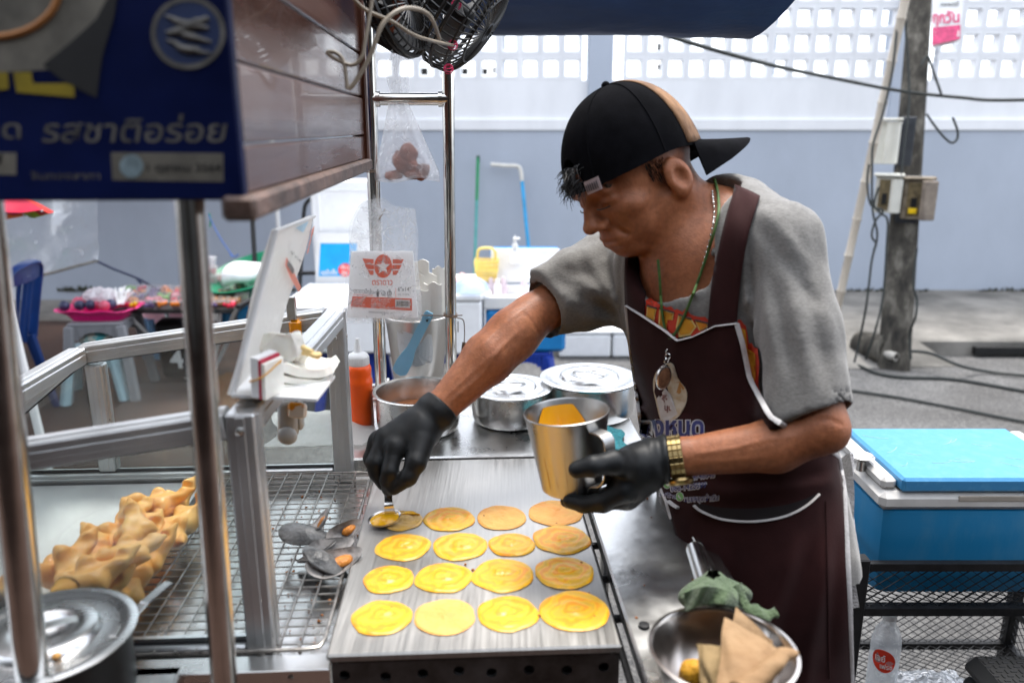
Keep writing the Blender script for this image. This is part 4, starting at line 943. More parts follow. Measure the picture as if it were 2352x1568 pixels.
# ---- joints
NB = U(1632, 545, 1.30)
SR, ER, MR, WR = U(1408, 612, 1.49), U(1222, 727, 1.41), U(1122, 822, 1.36), U(1003, 946, 1.325)
SL, EL, ML, WL = U(1792, 560, 1.16), U(1893, 985, 1.075), U(1780, 1022, 1.10), U(1562, 1050, 1.125)
def head_sdf(p):
    q = toh(p)
    d = s_ell(q, (0, -.014, .043), (.076, .098, .086))
    d = smin(d, s_ell(q, (0, .030, -.022), (.058, .062, .080)), .03)
    for s in (-1, 1):
        d = smin(d, s_cap(q, (s*.051, -.002, -.045), (s*.017, .064, -.100), .015, .013), .028)
        d = smin(d, s_ell(q, (s*.042, .056, -.020), (.022, .021, .018)), .022)
        d = smin(d, s_ell(q, (s*.026, .052, -.055), (.022, .025, .028)), .022)
    d = smin(d, s_ell(q, (0, .074, -.099), (.019, .016, .015)), .018)
    d = smin(d, s_cap(q, (-.036, .082, .026), (.036, .082, .026), .012, .012), .016)
    d = smin(d, s_ell(q, (0, .074, -.070), (.032, .024, .028)), .018)
    for s in (-1, 1): d = smax(d, -s_ell(q, (s*.032, .103, .008), (.019, .018, .012)), .014)
    for s in (-1, 1):
        d = smin(d, s_ell(q, (s*.032, .0735, .004), (.0165, .0135, .0115)), .005)
        d = smax(d, -s_cap(q, (s*.018, .091, -.0035), (s*.045, .083, -.0045), .0016, .0016), .003)
    d = smin(d, s_cap(q, (0, .088, .018), (0, .106, -.026), .0085, .0115), .012)
    d = smin(d, s_ell(q, (0, .110, -.033), (.0135, .0125, .0115)), .008)
    for s in (-1, 1):
        d = smin(d, s_ell(q, (s*.0155, .098, -.037), (.0095, .012, .0095)), .006)
        d = smax(d, -s_ell(q, (s*.008, .106, -.047), (.005, .007, .005)), .004)
        d = smax(d, -s_cap(q, (s*.025, .090, -.040), (s*.034, .080, -.066), .0015, .002), .010)
    d = smin(d, s_cap(q, (-.020, .090, -.066), (.020, .090, -.066), .0058, .0058), .007)
    d = smin(d, s_cap(q, (-.017, .089, -.0775), (.017, .089, -.0775), .0072, .0072), .008)
    d = smax(d, -s_cap(q, (-.025, .097, -.0712), (.025, .097, -.0712), .0022, .0022), .005)
    for s in (-1, 1):
        e = s_ell(q, (s*.080, -.020, -.010), (.010, .023, .036)); e = smin(e, s_ell(q, (s*.077, -.012, -.039), (.008, .011, .011)), .01)
        e = smax(e, -s_ell(q, (s*.091, -.018, -.011), (.010, .012, .019)), .006); e = smax(e, -s_cap(q, (s*.0915, -.032, .006), (s*.0915, -.010, .017), .0035, .003), .005)
        d = smin(d, e, .006)
    return d*HS*.84
def skin_sdf(p):
    d = head_sdf(p)
    nk = chain(p, [hw(0, -.035, -.035), hw(0, -.045, -.085), NB+Vector((0, 0, -.05))], [.055*HS, .050*HS, .064], .02)
    nk = smin(nk, s_cap(p, hw(.050, -.015, -.05), NB+Vector((-.06, -.05, -.045)), .012, .011), .02)
    d = smin(d, nk, .026)
    nk = smin(nk, chain(p, [hw(.030, -.055, -.055), U(1655, 505, 1.285), U(1730, 520, 1.23)], [.035, .050, .04], .02), .03); d = smin(d, nk, .02)
    t = chain(p, [SR, NB+Vector((0, 0, -.06)), SL], [.05, .085, .05], .04); d = smin(d, t, .03)
    t = s_cap(p, NB+Vector((-.01, -.01, -.05)), U(1700, 1000, 1.33), .10, .11); d = smin(d, t, .04)
    r = chain(p, [SR, ER, MR, WR, WR+(WR-MR)*.3], [.050, .0375, .0425, .0265, .025], .015); r = smin(r, s_ell(p, ER+(MR-ER)*.45, (.041, .041, .041)), .03)
    l = chain(p, [SL, EL, ML, WL, WL+(WL-ML)*.15], [.048, .0315, .0360, .0260, .025], .012)
    return smin(smin(d, r, .02), l, .012)-creases(p, SKL)
E3 = np.eye(3)
fv = Vector((-.857, -.51, 0)); sv = Vector((.51, -.857, 0)); lean = radians(22)
upv = (Vector((0, 0, 1))*cos(lean)+fv*sin(lean)); fw2 = (fv*cos(lean)-Vector((0, 0, 1))*sin(lean))
TR = Matrix((sv, fw2, upv)).transposed()
def torso_base(p):
    d = s_ell(p, U(1632, 770, 1.34), (.175, .120, .20), TR)
    d = smin(d, s_ell(p, U(1700, 1040, 1.33), (.165, .125, .19), Matrix((sv, fv, Vector((0, 0, 1)))).transposed()), .07)
    d = smin(d, chain(p, [SR+Vector((0, 0, -.015)), U(1560, 590, 1.36), U(1668, 560, 1.27), SL+Vector((0, 0, -.01))], [.062, .085, .088, .052], .05), .07)
    d = smin(d, s_cap(p, U(1668, 500, 1.27), U(1780, 545, 1.17), .056, .046), .05)
    d = smin(d, s_ell(p, U(1735, 1290, 1.33), (.178, .135, .20), Matrix((sv, fv, Vector((0, 0, 1)))).transposed()), .06)
    return d
SRH = U(1246, 703, 1.418); SLH = U(1862, 955, 1.092)
def topx(p):
    dz = p[:, 2]-CZ; dd = p[:, 1]*cos(PIT)-dz*sin(PIT); vv = p[:, 1]*sin(PIT)+dz*cos(PIT); dd = np.maximum(dd, .2)
    return np.stack([CX+F*p[:, 0]/dd, CY-F*vv/dd], 1)
def creases(p, lines):
    q = topx(p); out = np.zeros(len(p))
    for amp, sig, pts in lines:
        m = np.full(len(p), 1e9); n = len(pts)-1; tt = np.zeros(len(p))
        for i, (a, b) in enumerate(zip(pts, pts[1:])):
            a, b = np.array(a, float), np.array(b, float); ab = b-a; t = np.clip(((q-a) @ ab)/(ab @ ab), 0, 1); e = ((q-a-t[:, None]*ab)**2).sum(1); k = e < m; m[k] = e[k]; tt[k] = (i+t[k])/n
        out += amp*np.exp(-m/(sig*sig))*np.clip(np.minimum(tt, 1.15-tt)*4+.15, 0, 1)
    return out
TEEL = [(.007, 11, [(1750, 640), (1770, 760), (1790, 880), (1804, 990)]), (-.008, 11, [(1775, 640), (1802, 780), (1828, 900), (1840, 975)]), (.007, 12, [(1805, 620), (1838, 760), (1862, 880), (1874, 960)]), (-.006, 12, [(1838, 620), (1872, 740), (1902, 860), (1914, 945)]),
        (-.008, 12, [(1716, 540), (1730, 660), (1744, 760), (1764, 900)]), (.005, 13, [(1740, 470), (1790, 520), (1850, 600)]), (-.004, 10, [(1720, 500), (1770, 560), (1830, 640), (1880, 700)]), (.005, 10, [(1705, 520), (1712, 620), (1712, 700)]),
        (.007, 11, [(1412, 700), (1340, 650), (1268, 632)]), (-.007, 10, [(1416, 722), (1345, 688), (1275, 668)]), (.006, 10, [(1420, 745), (1350, 728), (1290, 712)]), (-.005, 11, [(1372, 520), (1396, 600), (1425, 690)]), (.005, 11, [(1340, 560), (1372, 630), (1412, 690)]), (-.006, 9, [(1430, 640), (1432, 720), (1440, 800)]),
        (.004, 10, [(1520, 640), (1560, 690), (1610, 670)]), (-.004, 9, [(1500, 640), (1540, 680), (1600, 690), (1640, 650)])]
APRL = [(.007, 16, [(1835, 1230), (1800, 1330), (1758, 1430), (1720, 1540)]), (-.007, 16, [(1872, 1230), (1840, 1340), (1800, 1450), (1770, 1568)]), (.006, 14, [(1905, 1220), (1890, 1350), (1862, 1480), (1850, 1600)]), (-.005, 14, [(1925, 1220), (1918, 1350), (1905, 1500)]),
        (-.004, 14, [(1530, 860), (1560, 940), (1640, 980)]), (.004, 14, [(1660, 790), (1690, 880), (1740, 960)]), (-.005, 13, [(1560, 1080), (1660, 1110), (1780, 1105), (1880, 1090)]), (.005, 13, [(1580, 1110), (1690, 1135), (1800, 1125), (1900, 1105)]), (-.006, 18, [(1690, 1230), (1680, 1330), (1690, 1450)])]
SKL = [(.0016, 4.5, [(1200, 752), (1150, 800), (1105, 862), (1040, 920)]), (.0013, 4, [(1150, 800), (1090, 850), (1020, 915)]), (.0012, 4, [(1215, 700), (1160, 740), (1100, 800)]), (-.0012, 4, [(1195, 712), (1222, 738), (1240, 772)]), (.0014, 4.5, [(1840, 1000), (1760, 1008), (1680, 1030), (1600, 1042)]), (.0012, 4, [(1760, 1050), (1680, 1058), (1610, 1062)]), (-.0014, 5, [(1862, 968), (1900, 962), (1935, 975)]), (-.0010, 4, [(1870, 1010), (1900, 1030), (1910, 1060)])]
def tee_sdf(p):
    d = torso_base(p)
    dr_ = (ER-SR).normalized(); dl = (EL-SL).normalized()
    f = .0036*nz(p, (84, 66, 9), 1)+.0016*nz(p, (170, 130, 22), 4)
    ul = np.clip((p-A3(SL)) @ A3(dl)/.30, 0, 1); ang = (p-A3(SL)) @ A3(Vector((1, -.25, 0)).normalized())
    ur = np.clip((p-A3(SR)) @ A3(dr_)/.2, 0, 1)
    r = chain(p, [SR, U(1322, 655, 1.45), SRH+dr_*.03], [.076, .066, .062], .02); r = smin(r, s_cap(p, U(1420, 660, 1.47), U(1338, 706, 1.43), .058, .046), .03)
    r = r+f*.8+.0050*np.sin((p-A3(SR)) @ A3(Vector((.5, -.4, -.8)).normalized())*80+2*ur)*np.clip((ur-.1)*2, 0, 1)
    hn_ = A3((dr_+Vector((.10, 0, .22))).normalized()); r = smax(r, (p-A3(SRH)) @ hn_-.004, .004)
    r = np.maximum(r, -np.maximum(s_cap(p, SR+dr_*.10, ER+dr_*.2, .050, .046), -((p-A3(SRH)) @ hn_+.018)))
    l = chain(p, [SL, U(1838, 760, 1.122), SLH+dl*.06], [.058, .055, .053], .02); l = smin(l, s_cap(p, U(1785, 700, 1.14), U(1812, 985, 1.075), .035, .020), .02)
    l = l+f*.7+.0025*np.sin(ang*88+1.2*np.sin(ul*4))*ul
    hl_ = A3((dl+Vector((.12, 0, .10))).normalized()); l = smax(l, (p-A3(SLH)) @ hl_-.004, .004)
    l = np.maximum(l, -np.maximum(s_cap(p, SL+dl*.16, EL+dl*.1, .040, .036), -((p-A3(SLH)) @ hl_+.018)))
    d = smin(d+f*.9, r, .028); d = smin(d, l, .022)
    d = d-creases(p, TEEL)*np.clip(1-np.abs(d)/.05, 0, 1)*np.clip(-((p-A3(SLH)) @ hl_+.010)/.05, 0, 1)*np.clip(-((p-A3(SRH)) @ hn_+.008)/.04, 0, 1)
    nkc = s_cap(p, NB+Vector((-.070, -.045, -.035)), hw(0, -.035, -.07), .068, .056); nkc = smin(nkc, s_cap(p, U(1640, 470, 1.24), U(1590, 610, 1.215), .050, .046), .03); d = smax(d, -nkc, .014)
    return d
def support(p):
    d = torso_base(p); leg = smin(s_cap(p, U(1730, 1250, 1.33), U(1745, 1900, 1.33), .150, .155), s_cap(p, U(1760, 1250, 1.36), U(1790, 1900, 1.36), .13, .14), .05)
    d = smin(d, leg, .05)
    d = d+.004*nz(p, (26, 26, 9), 2)*np.clip((1.05-p[:, 2])/.2, 0, 1)
    return np.minimum(d, tee_sdf(p))-creases(p, APRL)
def march(pts, f, z0=.85, off=0.0):
    """where the sight lines of the survey meet the surface f"""
    o = np.array([0, 0, CZ]); d = np.array([A3(U(a, b, 1.0)) for a, b in pts])-o; t = np.full(len(pts), z0); best = np.full(len(pts), 9.0); bt = t.copy()
    for _ in range(48):
        v = f(o+d*t[:, None])-off; m = v < best; best[m] = v[m]; bt[m] = t[m]; t = np.where(t < 1.9, t+np.maximum(v, 0)*.75, t)
    return np.where(best < .004, t, bt)
class Depth:
    def __init__(s, f, x0, x1, y0, y1, st, off):
        s.x0, s.y0, s.st = x0, y0, st; s.nx = int((x1-x0)/st)+1; s.ny = int((y1-y0)/st)+1
        pts = [(x0+i*st, y0+j*st) for j in range(s.ny) for i in range(s.nx)]
        s.z = march(pts, f, off=off).reshape(s.ny, s.nx)
    def blur(s, k):
        for _ in range(k): 
            z = np.pad(s.z, 1, mode='edge'); s.z = (z[1:-1, 1:-1]*2+z[:-2, 1:-1]+z[2:, 1:-1]+z[1:-1, :-2]+z[1:-1, 2:])/6
        return s
    def __call__(s, px, py, lift=0.0):
        a = min(max((px-s.x0)/s.st, 0), s.nx-1.001); b = min(max((py-s.y0)/s.st, 0), s.ny-1.001); i, j = int(a), int(b); a -= i; b -= j; Z = s.z
        z = (Z[j, i]*(1-a)+Z[j, i+1]*a)*(1-b)+(Z[j+1, i]*(1-a)+Z[j+1, i+1]*a)*b
        return U(px, py, z-lift)
# ---- vendor: body and clothes
vend = thing('person', 'man in a backwards black cap, grey tee and maroon apron spooning batter', 'person', Vector((.42, 1.22, 0)))
m_skin, n_, l_, p_ = new_mat('brown_skin')
_v = coords(n_, l_); _a = n_.new('ShaderNodeTexNoise'); _a.inputs['Scale'].default_value = 14; _a.inputs['Detail'].default_value = 8; l_.new(_v, _a.inputs[0])
_r = n_.new('ShaderNodeValToRGB'); l_.new(_a.outputs[0], _r.inputs[0]); e = _r.color_ramp.elements; e[0].position = .3; e[0].color = (.22, .072, .029, 1); e[1].position = .7; e[1].color = (.35, .135, .064, 1)
_n3 = n_.new('ShaderNodeTexNoise'); _n3.inputs['Scale'].default_value = 120; _n3.inputs['Detail'].default_value = 4; l_.new(_v, _n3.inputs[0]); _m3 = n_.new('ShaderNodeMix'); _m3.data_type = 'RGBA'; _m3.blend_type = 'OVERLAY'; _m3.inputs[0].default_value = .45; l_.new(_r.outputs[0], _m3.inputs[6]); l_.new(_n3.outputs[0], _m3.inputs[7]); l_.new(_m3.outputs[2], p_.inputs['Base Color']); p_.inputs['Roughness'].default_value = .5; p_.inputs['Specular IOR Level'].default_value = .3; p_.inputs['Subsurface Weight'].default_value = .12; p_.inputs['Subsurface Radius'].default_value = (.012, .004, .002)
_b = n_.new('ShaderNodeTexNoise'); _b.inputs['Scale'].default_value = 260; l_.new(_v, _b.inputs[0]); _bp = n_.new('ShaderNodeBump'); _bp.inputs['Strength'].default_value = .3; _bp.inputs['Distance'].default_value = .002; l_.new(_b.outputs[0], _bp.inputs['Height']); l_.new(_bp.outputs[0], p_.inputs['Normal'])
g = sdf_mesh(skin_sdf, (-.17, .78, .88), (.60, 1.62, 1.66), .0026, 1); build(g, 'body', m_skin, vend, ang=180, recalc=False)
m_tee = M('grey_heather', (.125, .119, .110), .95, scale=170, stretch=(1, 1, 2.5), detail=3, col2=(.195, .187, .174), lo=.3, hi=.7, sheen=.25, bump=.25, bscale=260, bdist=.003)
g = sdf_mesh(tee_sdf, (.03, .80, .86), (.66, 1.66, 1.60), .0052, 2); tee = build(g, 'tee_shirt', m_tee, vend, ang=180, recalc=False)
m_trou = M('dark_trousers', (.02, .022, .028), .9, var=.3, scale=40)
g = MB()
for (x, y) in ((.37, 1.30), (.44, 1.22)):
    g.tube([(x, y, .95), (x, y, .8), (x-.005, y, .5), (x, y, .09)], [.085, .08, .065, .055], 16)
build(g, 'trousers', m_trou, vend)
for (x, y) in ((.36, 1.28), (.49, 1.20)):
    g = MB(); g.ell((x-.06, y-.03, .045), (.13, .05, .045), rotm(0, 0, .5), 16, 10); build(g, 'shoe', m_blk, vend)
# ---- apron
m_apr = M('maroon_apron', (.028, .0090, .0088), .8, spec=.1, var=.25, scale=7, bump=.15, bscale=300, sheen=.05, bdist=.002)
m_bind = M('white_binding', (.50, .48, .47), .8, var=.1, scale=60, bump=.2)
def curve(pts): 
    ys = np.array([p[1] for p in pts], float); xs = np.array([p[0] for p in pts], float); return lambda y: float(np.interp(y, ys, xs))
Lc = curve([(1438, 702), (1447, 800), (1457, 870), (1472, 985), (1500, 1080), (1530, 1150), (1552, 1230), (1590, 1340), (1640, 1450), (1680, 1568), (1690, 1680)])
Rc = curve([(1692, 743), (1706, 790), (1722, 870), (1768, 955), (1850, 1010), (1926, 1045), (1938, 1110), (1946, 1250), (1953, 1400), (1957, 1568), (1958, 1680)])
tops = [(0, 1438, 702), (.13, 1470, 722), (.35, 1528, 760), (.48, 1556, 782), (.60, 1590, 774), (.8, 1642, 749), (1, 1692, 743)]
def ap_px(s, t):
    yl, yr = 702+978*t, 743+937*t; x = Lc(yl)*(1-s)+Rc(yr)*s; y = yl*(1-s)+yr*s
    tx = float(np.interp(s, [k[0] for k in tops], [k[1] for k in tops])); ty = float(np.interp(s, [k[0] for k in tops], [k[2] for k in tops])); w = (1-t)**5
    return x+w*(tx-(1438+254*s)), y+w*(ty-(702+41*s))
AD = Depth(support, 1424, 1976, 690, 1690, 8, .006).blur(2)
def AP(px, py, lift=.0): return AD(px, py, .003+lift)
g = MB(); g.slab(lambda s, t: AP(*ap_px(s, t)), 54, 90, .0022); apron = build(g, 'apron', m_apr, vend, ang=180)
def binding(fn, w=.0034): g = MB(); g.tube([fn(k/70) for k in range(71)], w, 6, flat=.35); build(g, 'binding', m_bind, apron, loc=apron['wloc'])
binding(lambda k: AP(*ap_px(k, 0), .001)); binding(lambda k: AP(*ap_px(1, k), .001), .0038); binding(lambda k: AP(*ap_px(0, k*.5), .001), .003)
def apr(g, name, m): return build(g, name, m, apron, loc=apron['wloc'], sm=False, recalc=False)
pk_ = smoothpath([(1594, 1160, 0), (1612, 1174, 0), (1660, 1192, 0), (1730, 1197, 0), (1800, 1186, 0), (1850, 1162, 0), (1882, 1134, 0)], 8)
g = MB(); g.tube([AP(p.x, p.y, .003) for p in pk_], .0034, 6, flat=.4); build(g, 'pocket_binding', m_bind, apron, loc=apron['wloc'])
g = MB(); g.tube([AP(*p, .003) for p in ((1536, 1150), (1548, 1160), (1558, 1166))], .005, 6, flat=.4); build(g, 'pocket_binding', m_bind, apron, loc=apron['wloc'])
g = MB(); n = len(pk_); g.add([AP(p.x, p.y, .0012) for p in pk_]+[AP(p.x, p.y-(4+26*sin(pi*i/(n-1))), .0012) for i, p in enumerate(pk_)], [(i, i+1, n+i+1, n+i) for i in range(n-1)]); apr(g, 'pocket_opening', M('pocket_lining', (.008, .004, .005), .9))
g = MB(); g.tube([AP(1898+.02*(y-1180), y, .002) for y in range(1150, 1560, 12)], .0012, 5); build(g, 'seam', m_apr, apron, loc=apron['wloc'])
m_navyp = M('navy_print', (.035, .04, .16), .5); m_wprint = M('white_print', (.55, .53, .53), .55, var=.1, scale=40); m_grn = M('green_print', (.16, .42, .12), .5)
def aptext(s, x0, x1, yb, h, rise=0, bold=.01, out=.05, m=None):
    apr(fit_text(s, lambda x, y: AP(x, y, .0012), x0-2*(out > 0), x1+2*(out > 0), yb+1, h, out, 0, rise), 'lettering_outline', m_wprint)
    apr(fit_text(s, lambda x, y: AP(x, y, .0020), x0, x1, yb, h, bold, 0, rise), 'lettering', m or m_navyp)
aptext('ลุงหนุด', 1470, 1616, 1000, 62, 2, .035, .085)
aptext('099-4748048', 1565, 1641, 1104, 19, -9, .012, .075); aptext('082-1425599', 1541, 1622, 1128, 19, -9, .012, .075); aptext('ขนมหนุดเจ้าเดิม', 1572, 1650, 1152, 19, -4, .012, .075)
aptext('ร้านค้า', 1515, 1540, 1098, 14, 4, .01, .05); aptext('รสเด็ด', 1508, 1524, 1108, 14, 6, .01, .05); aptext('สั่งที่ร้าน', 1515, 1552, 1138, 14, 6, .01, .05)
for (x, y) in ((1551, 1099), (1532, 1111), (1561, 1140)):
    apr(fdisc(lambda a, b: AP(a, b, .0012), x, y, 9.5, 11, 24), 'phone_ring', m_wprint); apr(fdisc(lambda a, b: AP(a, b, .0019), x, y, 8, 9.5, 24), 'phone_disc', m_grn)
    apr(fpoly(lambda a, b: AP(a, b, .0026), [(x-4, y-5), (x-2, y-5), (x-1, y-1), (x+3, y+3), (x+4, y+5), (x+1, y+5), (x-4, y)]), 'phone_mark', m_wprint)
ov = smoothpath([(1524, 838, 0), (1504, 860, 0), (1500, 890, 0), (1508, 930, 0), (1518, 965, 0), (1533, 970, 0), (1560, 955, 0), (1576, 925, 0), (1576, 895, 0), (1558, 870, 0), (1545, 835, 0)], 4, True)
apr(fpoly(lambda a, b: AP(a, b, .0012), [(p.x, p.y) for p in ov]), 'food_print', M('food_print', (.50, .38, .24), .5, scale=70, col2=(.60, .55, .45)))
apr(fpoly(lambda a, b: AP(a, b, .0020), [(1508, 915), (1528, 892), (1540, 905), (1556, 950), (1532, 968), (1518, 962)]), 'print_card', m_wprint)
apr(fpoly(lambda a, b: AP(a, b, .0020), [(1542, 880), (1562, 876), (1572, 892), (1560, 905), (1548, 897)]), 'print_fritter', M('fritter_print', (.42, .20, .05), .5))
apr(fit_text('ลุง', lambda a, b: AP(a, b, .0028), 1520, 1534, 918, 20, .02), 'lettering', M('maroon_print', (.18, .03, .03), .5)); apr(fit_text('นุด', lambda a, b: AP(a, b, .0028), 1526, 1544, 942, 20, .02), 'lettering', bpy.data.materials['maroon_print'])
# straps
TD = Depth(lambda p: np.minimum(tee_sdf(p), 9), 1190, 1976, 380, 1010, 6, .001).blur(1)
def TP(px, py, lift=0.0): return TD(px, py, .002+lift)
def strap(Lp, Rp_, lab=None):
    L_, R_ = smoothpath([(a, b, 0) for a, b in Lp], 6), smoothpath([(a, b, 0) for a, b in Rp_], 6)
    g = MB(); g.slab(lambda s, q: (lambda i: TP(L_[i].x*(1-s)+R_[i].x*s, L_[i].y*(1-s)+R_[i].y*s, .0035))(min(len(L_)-1, int(q*(len(L_)-1)+.5))), 7, len(L_), -.002); build(g, 'strap', m_apr, apron, loc=apron['wloc'], ang=180)
strap([(1690, 424), (1668, 500), (1645, 600), (1632, 680), (1626, 756)], [(1746, 452), (1724, 520), (1708, 600), (1698, 680), (1692, 748)])
strap([(1437, 592), (1436, 640), (1438, 706)], [(1484, 596), (1482, 660), (1481, 728)])
# print on the tee: blocks of flame lettering
m_fl = M('flame_yellow', (.60, .32, .02), .7, var=.2, scale=30, col2=(.50, .14, .01)); m_fr = M('flame_red', (.45, .03, .01), .7); m_fd = M('flame_dark', (.03, .02, .02), .7); m_fc = M('flame_cream', (.62, .45, .16), .7)
def tpr(g, name, m): return build(g, name, m, tee, loc=tee['wloc'], sm=False, recalc=False)
def flame(pts, seed, base, n=3):
    r = random.Random(seed); out = []
    for i, (a, b) in enumerate(zip(pts, pts[1:]+pts[:1])):
        for k in range(n):
            f = k/n; x, y = a[0]+(b[0]-a[0])*f, a[1]+(b[1]-a[1])*f; out.append((x+r.uniform(-2, 2), y-(r.uniform(0, base) if k % 2 else 0)))
    return out
def denser(g, fn_): return g
A1 = [(1484, 690), (1515, 700), (1548, 712), (1585, 722), (1628, 735), (1632, 752), (1588, 772), (1556, 778), (1520, 755), (1480, 728)]
def tfan(pts, lift): 
    cx = sum(p[0] for p in pts)/len(pts); cy = sum(p[1] for p in pts)/len(pts); g = MB(); K3 = 4; n = len(pts)
    vs = [TP(cx, cy, lift)]+[TP(cx+(x-cx)*k/K3, cy+(y-cy)*k/K3, lift) for k in range(1, K3+1) for x, y in pts]
    g.add(vs, [(0, 1+i, 1+(i+1) % n) for i in range(n)]+[(1+k*n+i, 1+k*n+(i+1) % n, 1+(k+1)*n+(i+1) % n, 1+(k+1)*n+i) for k in range(K3-1) for i in range(n)]); return g
tpr(tfan(flame(A1, 1, 12, 4), .0012), 'flame_print', m_fr)
for i, q in enumerate(([(1486, 702), (1508, 708), (1502, 738), (1484, 728)], [(1514, 708), (1548, 718), (1545, 735), (1533, 733), (1530, 762), (1512, 748)], [(1558, 722), (1588, 732), (1600, 750), (1585, 770), (1560, 774), (1552, 752)], [(1595, 735), (1626, 742), (1624, 752), (1606, 760)])):
    cx = sum(p[0] for p in q)/len(q); cy = sum(p[1] for p in q)/len(q)
    tpr(tfan(q, .0022), 'flame_letter_edge', m_fc); tpr(tfan([(cx+(x-cx)*.82, cy+(y-cy)*.82) for x, y in q], .0030), 'flame_letter', m_fl)
    g = MB(); g.tube([TP(*q[0], .0034), TP(*q[1], .0034)], .0013, 5); tpr(g, 'flame_letter_shadow', m_fd)
A2 = [(1694, 735), (1712, 748), (1718, 790), (1740, 800), (1745, 850), (1738, 920), (1760, 950), (1764, 962), (1725, 900), (1712, 830), (1700, 770)]
tpr(tfan(flame(A2, 5, 7, 3), .0012), 'flame_print', m_fr); tpr(tfan([(1700, 752), (1712, 758), (1716, 800), (1734, 812), (1736, 860), (1728, 905), (1716, 850), (1706, 790)], .0022), 'flame_letter', m_fl)
g = MB(); g.tube([TP(*p, .002) for p in ((1740, 915), (1752, 935), (1762, 958))], .006, 6, flat=.3); tpr(g, 'dark_print', m_fd)
# neckband
nb_ = [(1513, 590), (1520, 618), (1530, 640), (1548, 661), (1566, 660), (1592, 645), (1622, 618), (1640, 575)]
g = MB(); g.tube(smoothpath([TP(a, b, .002) for a, b in nb_], 6), .0042, 8, flat=.6); build(g, 'neckband', m_tee, tee, loc=tee['wloc'])
# ---- cap (worn backwards), hair, brows
m_cap = M('black_cap', (.004, .004, .005), .95, var=.3, scale=30, spec=.05, bump=.2, bscale=400, bdist=.002); m_cork = M('cork_panel', (.10, .045, .018), .8, var=.35, scale=28, bump=.3, col2=(.27, .14, .062), stretch=(1, 1, .4))
cap_t = bpy.data.objects
CCy, CCz, CRx, CRy, CRz = -.010, .036, .0915, .117, .122
def capp(a, q, k=1.0):    # a: 0 = back (where the peak is), q: 0 rim .. 1 crown
    e = q*pi/2; x = CRx*sin(a)*cos(e)**.85*k; y = CCy-CRy*cos(a)*cos(e)**.85*k; z = CCz+CRz*sin(e)**1.0*k+.012*max(0, cos(a))*(1-q)*0-.006*(cos(a)**2)*(1-q)
    z += (-.004*max(0, -cos(a))*(-1)-.026*max(0, cos(a))**1.5)*(1-q); y += -.010*sin(e)*1.0
    return x, y, z
def arch(a):  # opening over the forehead
    d = abs(((a-pi+pi) % (2*pi))-pi); return max(0, 1-(d/.30)**2)**.5*.28 if d < .30 else 0
def crown(s, t):
    a = 2*pi*s; q0 = arch(a); q = q0+(1-q0)*t; return hw(*capp(a, q))
g = MB(); g.grid(lambda s, t: crown(s, t*.997), 72, 24, cu=True); 
gi = MB(); gi.grid(lambda s, t: hw(*capp(2*pi*s, arch(2*pi*s)+(1-arch(2*pi*s))*t*.98, .97)), 72, 12, cu=True); g.merge(gi)
cap_o = build(g, 'cap', m_cap, vend, ang=180)
g = MB(); g.slab(lambda s, t: hw(*capp((-1.14+2.28*s), .02+.93*t, 1.012)), 18, 20, .0012); build(g, 'front_panel', m_cork, cap_o, loc=cap_o['wloc'], ang=180)
def peak(s, t):
    a = -1.02+2.04*s; x, y, z = capp(a, 0, 1.0); L = .092*sqrt(max(0, 1-(abs(2*s-1))**4.5)); return hw(x*(1+.02*t), y-L*t, z+.006-.034*t-.027*(2*s-1)**2*(.3+.7*t)+.004)
g = MB(); g.slab(peak, 28, 10, .003); build(g, 'peak', m_cap, cap_o, loc=cap_o['wloc'], ang=60)
for k in range(6):
    a = k*pi/3+pi/6; g = MB(); g.tube([hw(*capp(a, .02+.95*j/16, 1.004)) for j in range(17)], .0011, 5); build(g, 'cap_seam', m_cap, cap_o, loc=cap_o['wloc'])
g = MB(); g.ell(hw(*capp(0, 1.0)), .007, None, 12, 8); build(g, 'cap_button', m_cap, cap_o, loc=cap_o['wloc'])
g = MB(); g.slab(lambda s, t: hw(*capp(pi-.62+1.24*s, .0+.07*t, 1.006)), 16, 4, .0015); build(g, 'back_strap', m_cap, cap_o, loc=cap_o['wloc'])
g = MB(); g.slab(lambda s, t: hw(*capp(pi-.34-.26*s+.0, -.03+.10*t, 1.012)), 8, 4, .0015); lb = build(g, 'strap_label', M('pinkish_label', (.42, .33, .33), .7), cap_o, loc=cap_o['wloc'])
g = MB()
for k in range(6): q0, q1 = capp(pi-.37-.037*k, -.01, 1.03), capp(pi-.37-.037*k, .045, 1.03); g.bar(hw(*q0), hw(*q1), .004, .001)
build(g, 'lettering', m_ink, lb, loc=lb['wloc'])
m_hair = M('black_hair', (.009, .008, .008), .5, var=.2)
g = MB(); R3 = random.Random(11)
for k in range(170):
    a = pi+R3.uniform(-.36, .36)*(1 if k % 2 else .7); x, y, z = capp(a, R3.uniform(.0, .22), .97); p0 = (x, y, z); L = R3.uniform(.014, .036); dx = R3.uniform(-.012, .016); cu = R3.uniform(-.4, 1.0)
    pts = [hw(x+dx*f+.004*sin(5*f+k), y+L*f*(.75-.35*f*cu), z+.006*f-L*f*f*(.5+.5*cu)) for f in (0, .25, .5, .75, 1)]
    g.tube(pts, [.0007, .0007, .0006, .0004, .0002], 4)
props(build(g, 'hair_tuft', m_hair, vend), kind='stuff')
g = MB()
for s in (1,): g.slab(lambda u, t: hw(s*(.060+.014*u*(1-.3*t)-.002), .012-.030*u+.022*(1-t), .04-.040*t), 6, 8, .0015)
for k in range(120):
    u, t = R3.random(), R3.random(); x, y, z = .0735-.006*t+.001*R3.random(), .020-.034*u-.004*t, .036-.048*t*(.5+.5*u); g.tube([hw(x, y, z), hw(x+.0025, y+.001, z-.007)], .0005, 3)
build(g, 'sideburn', m_hair, vend)
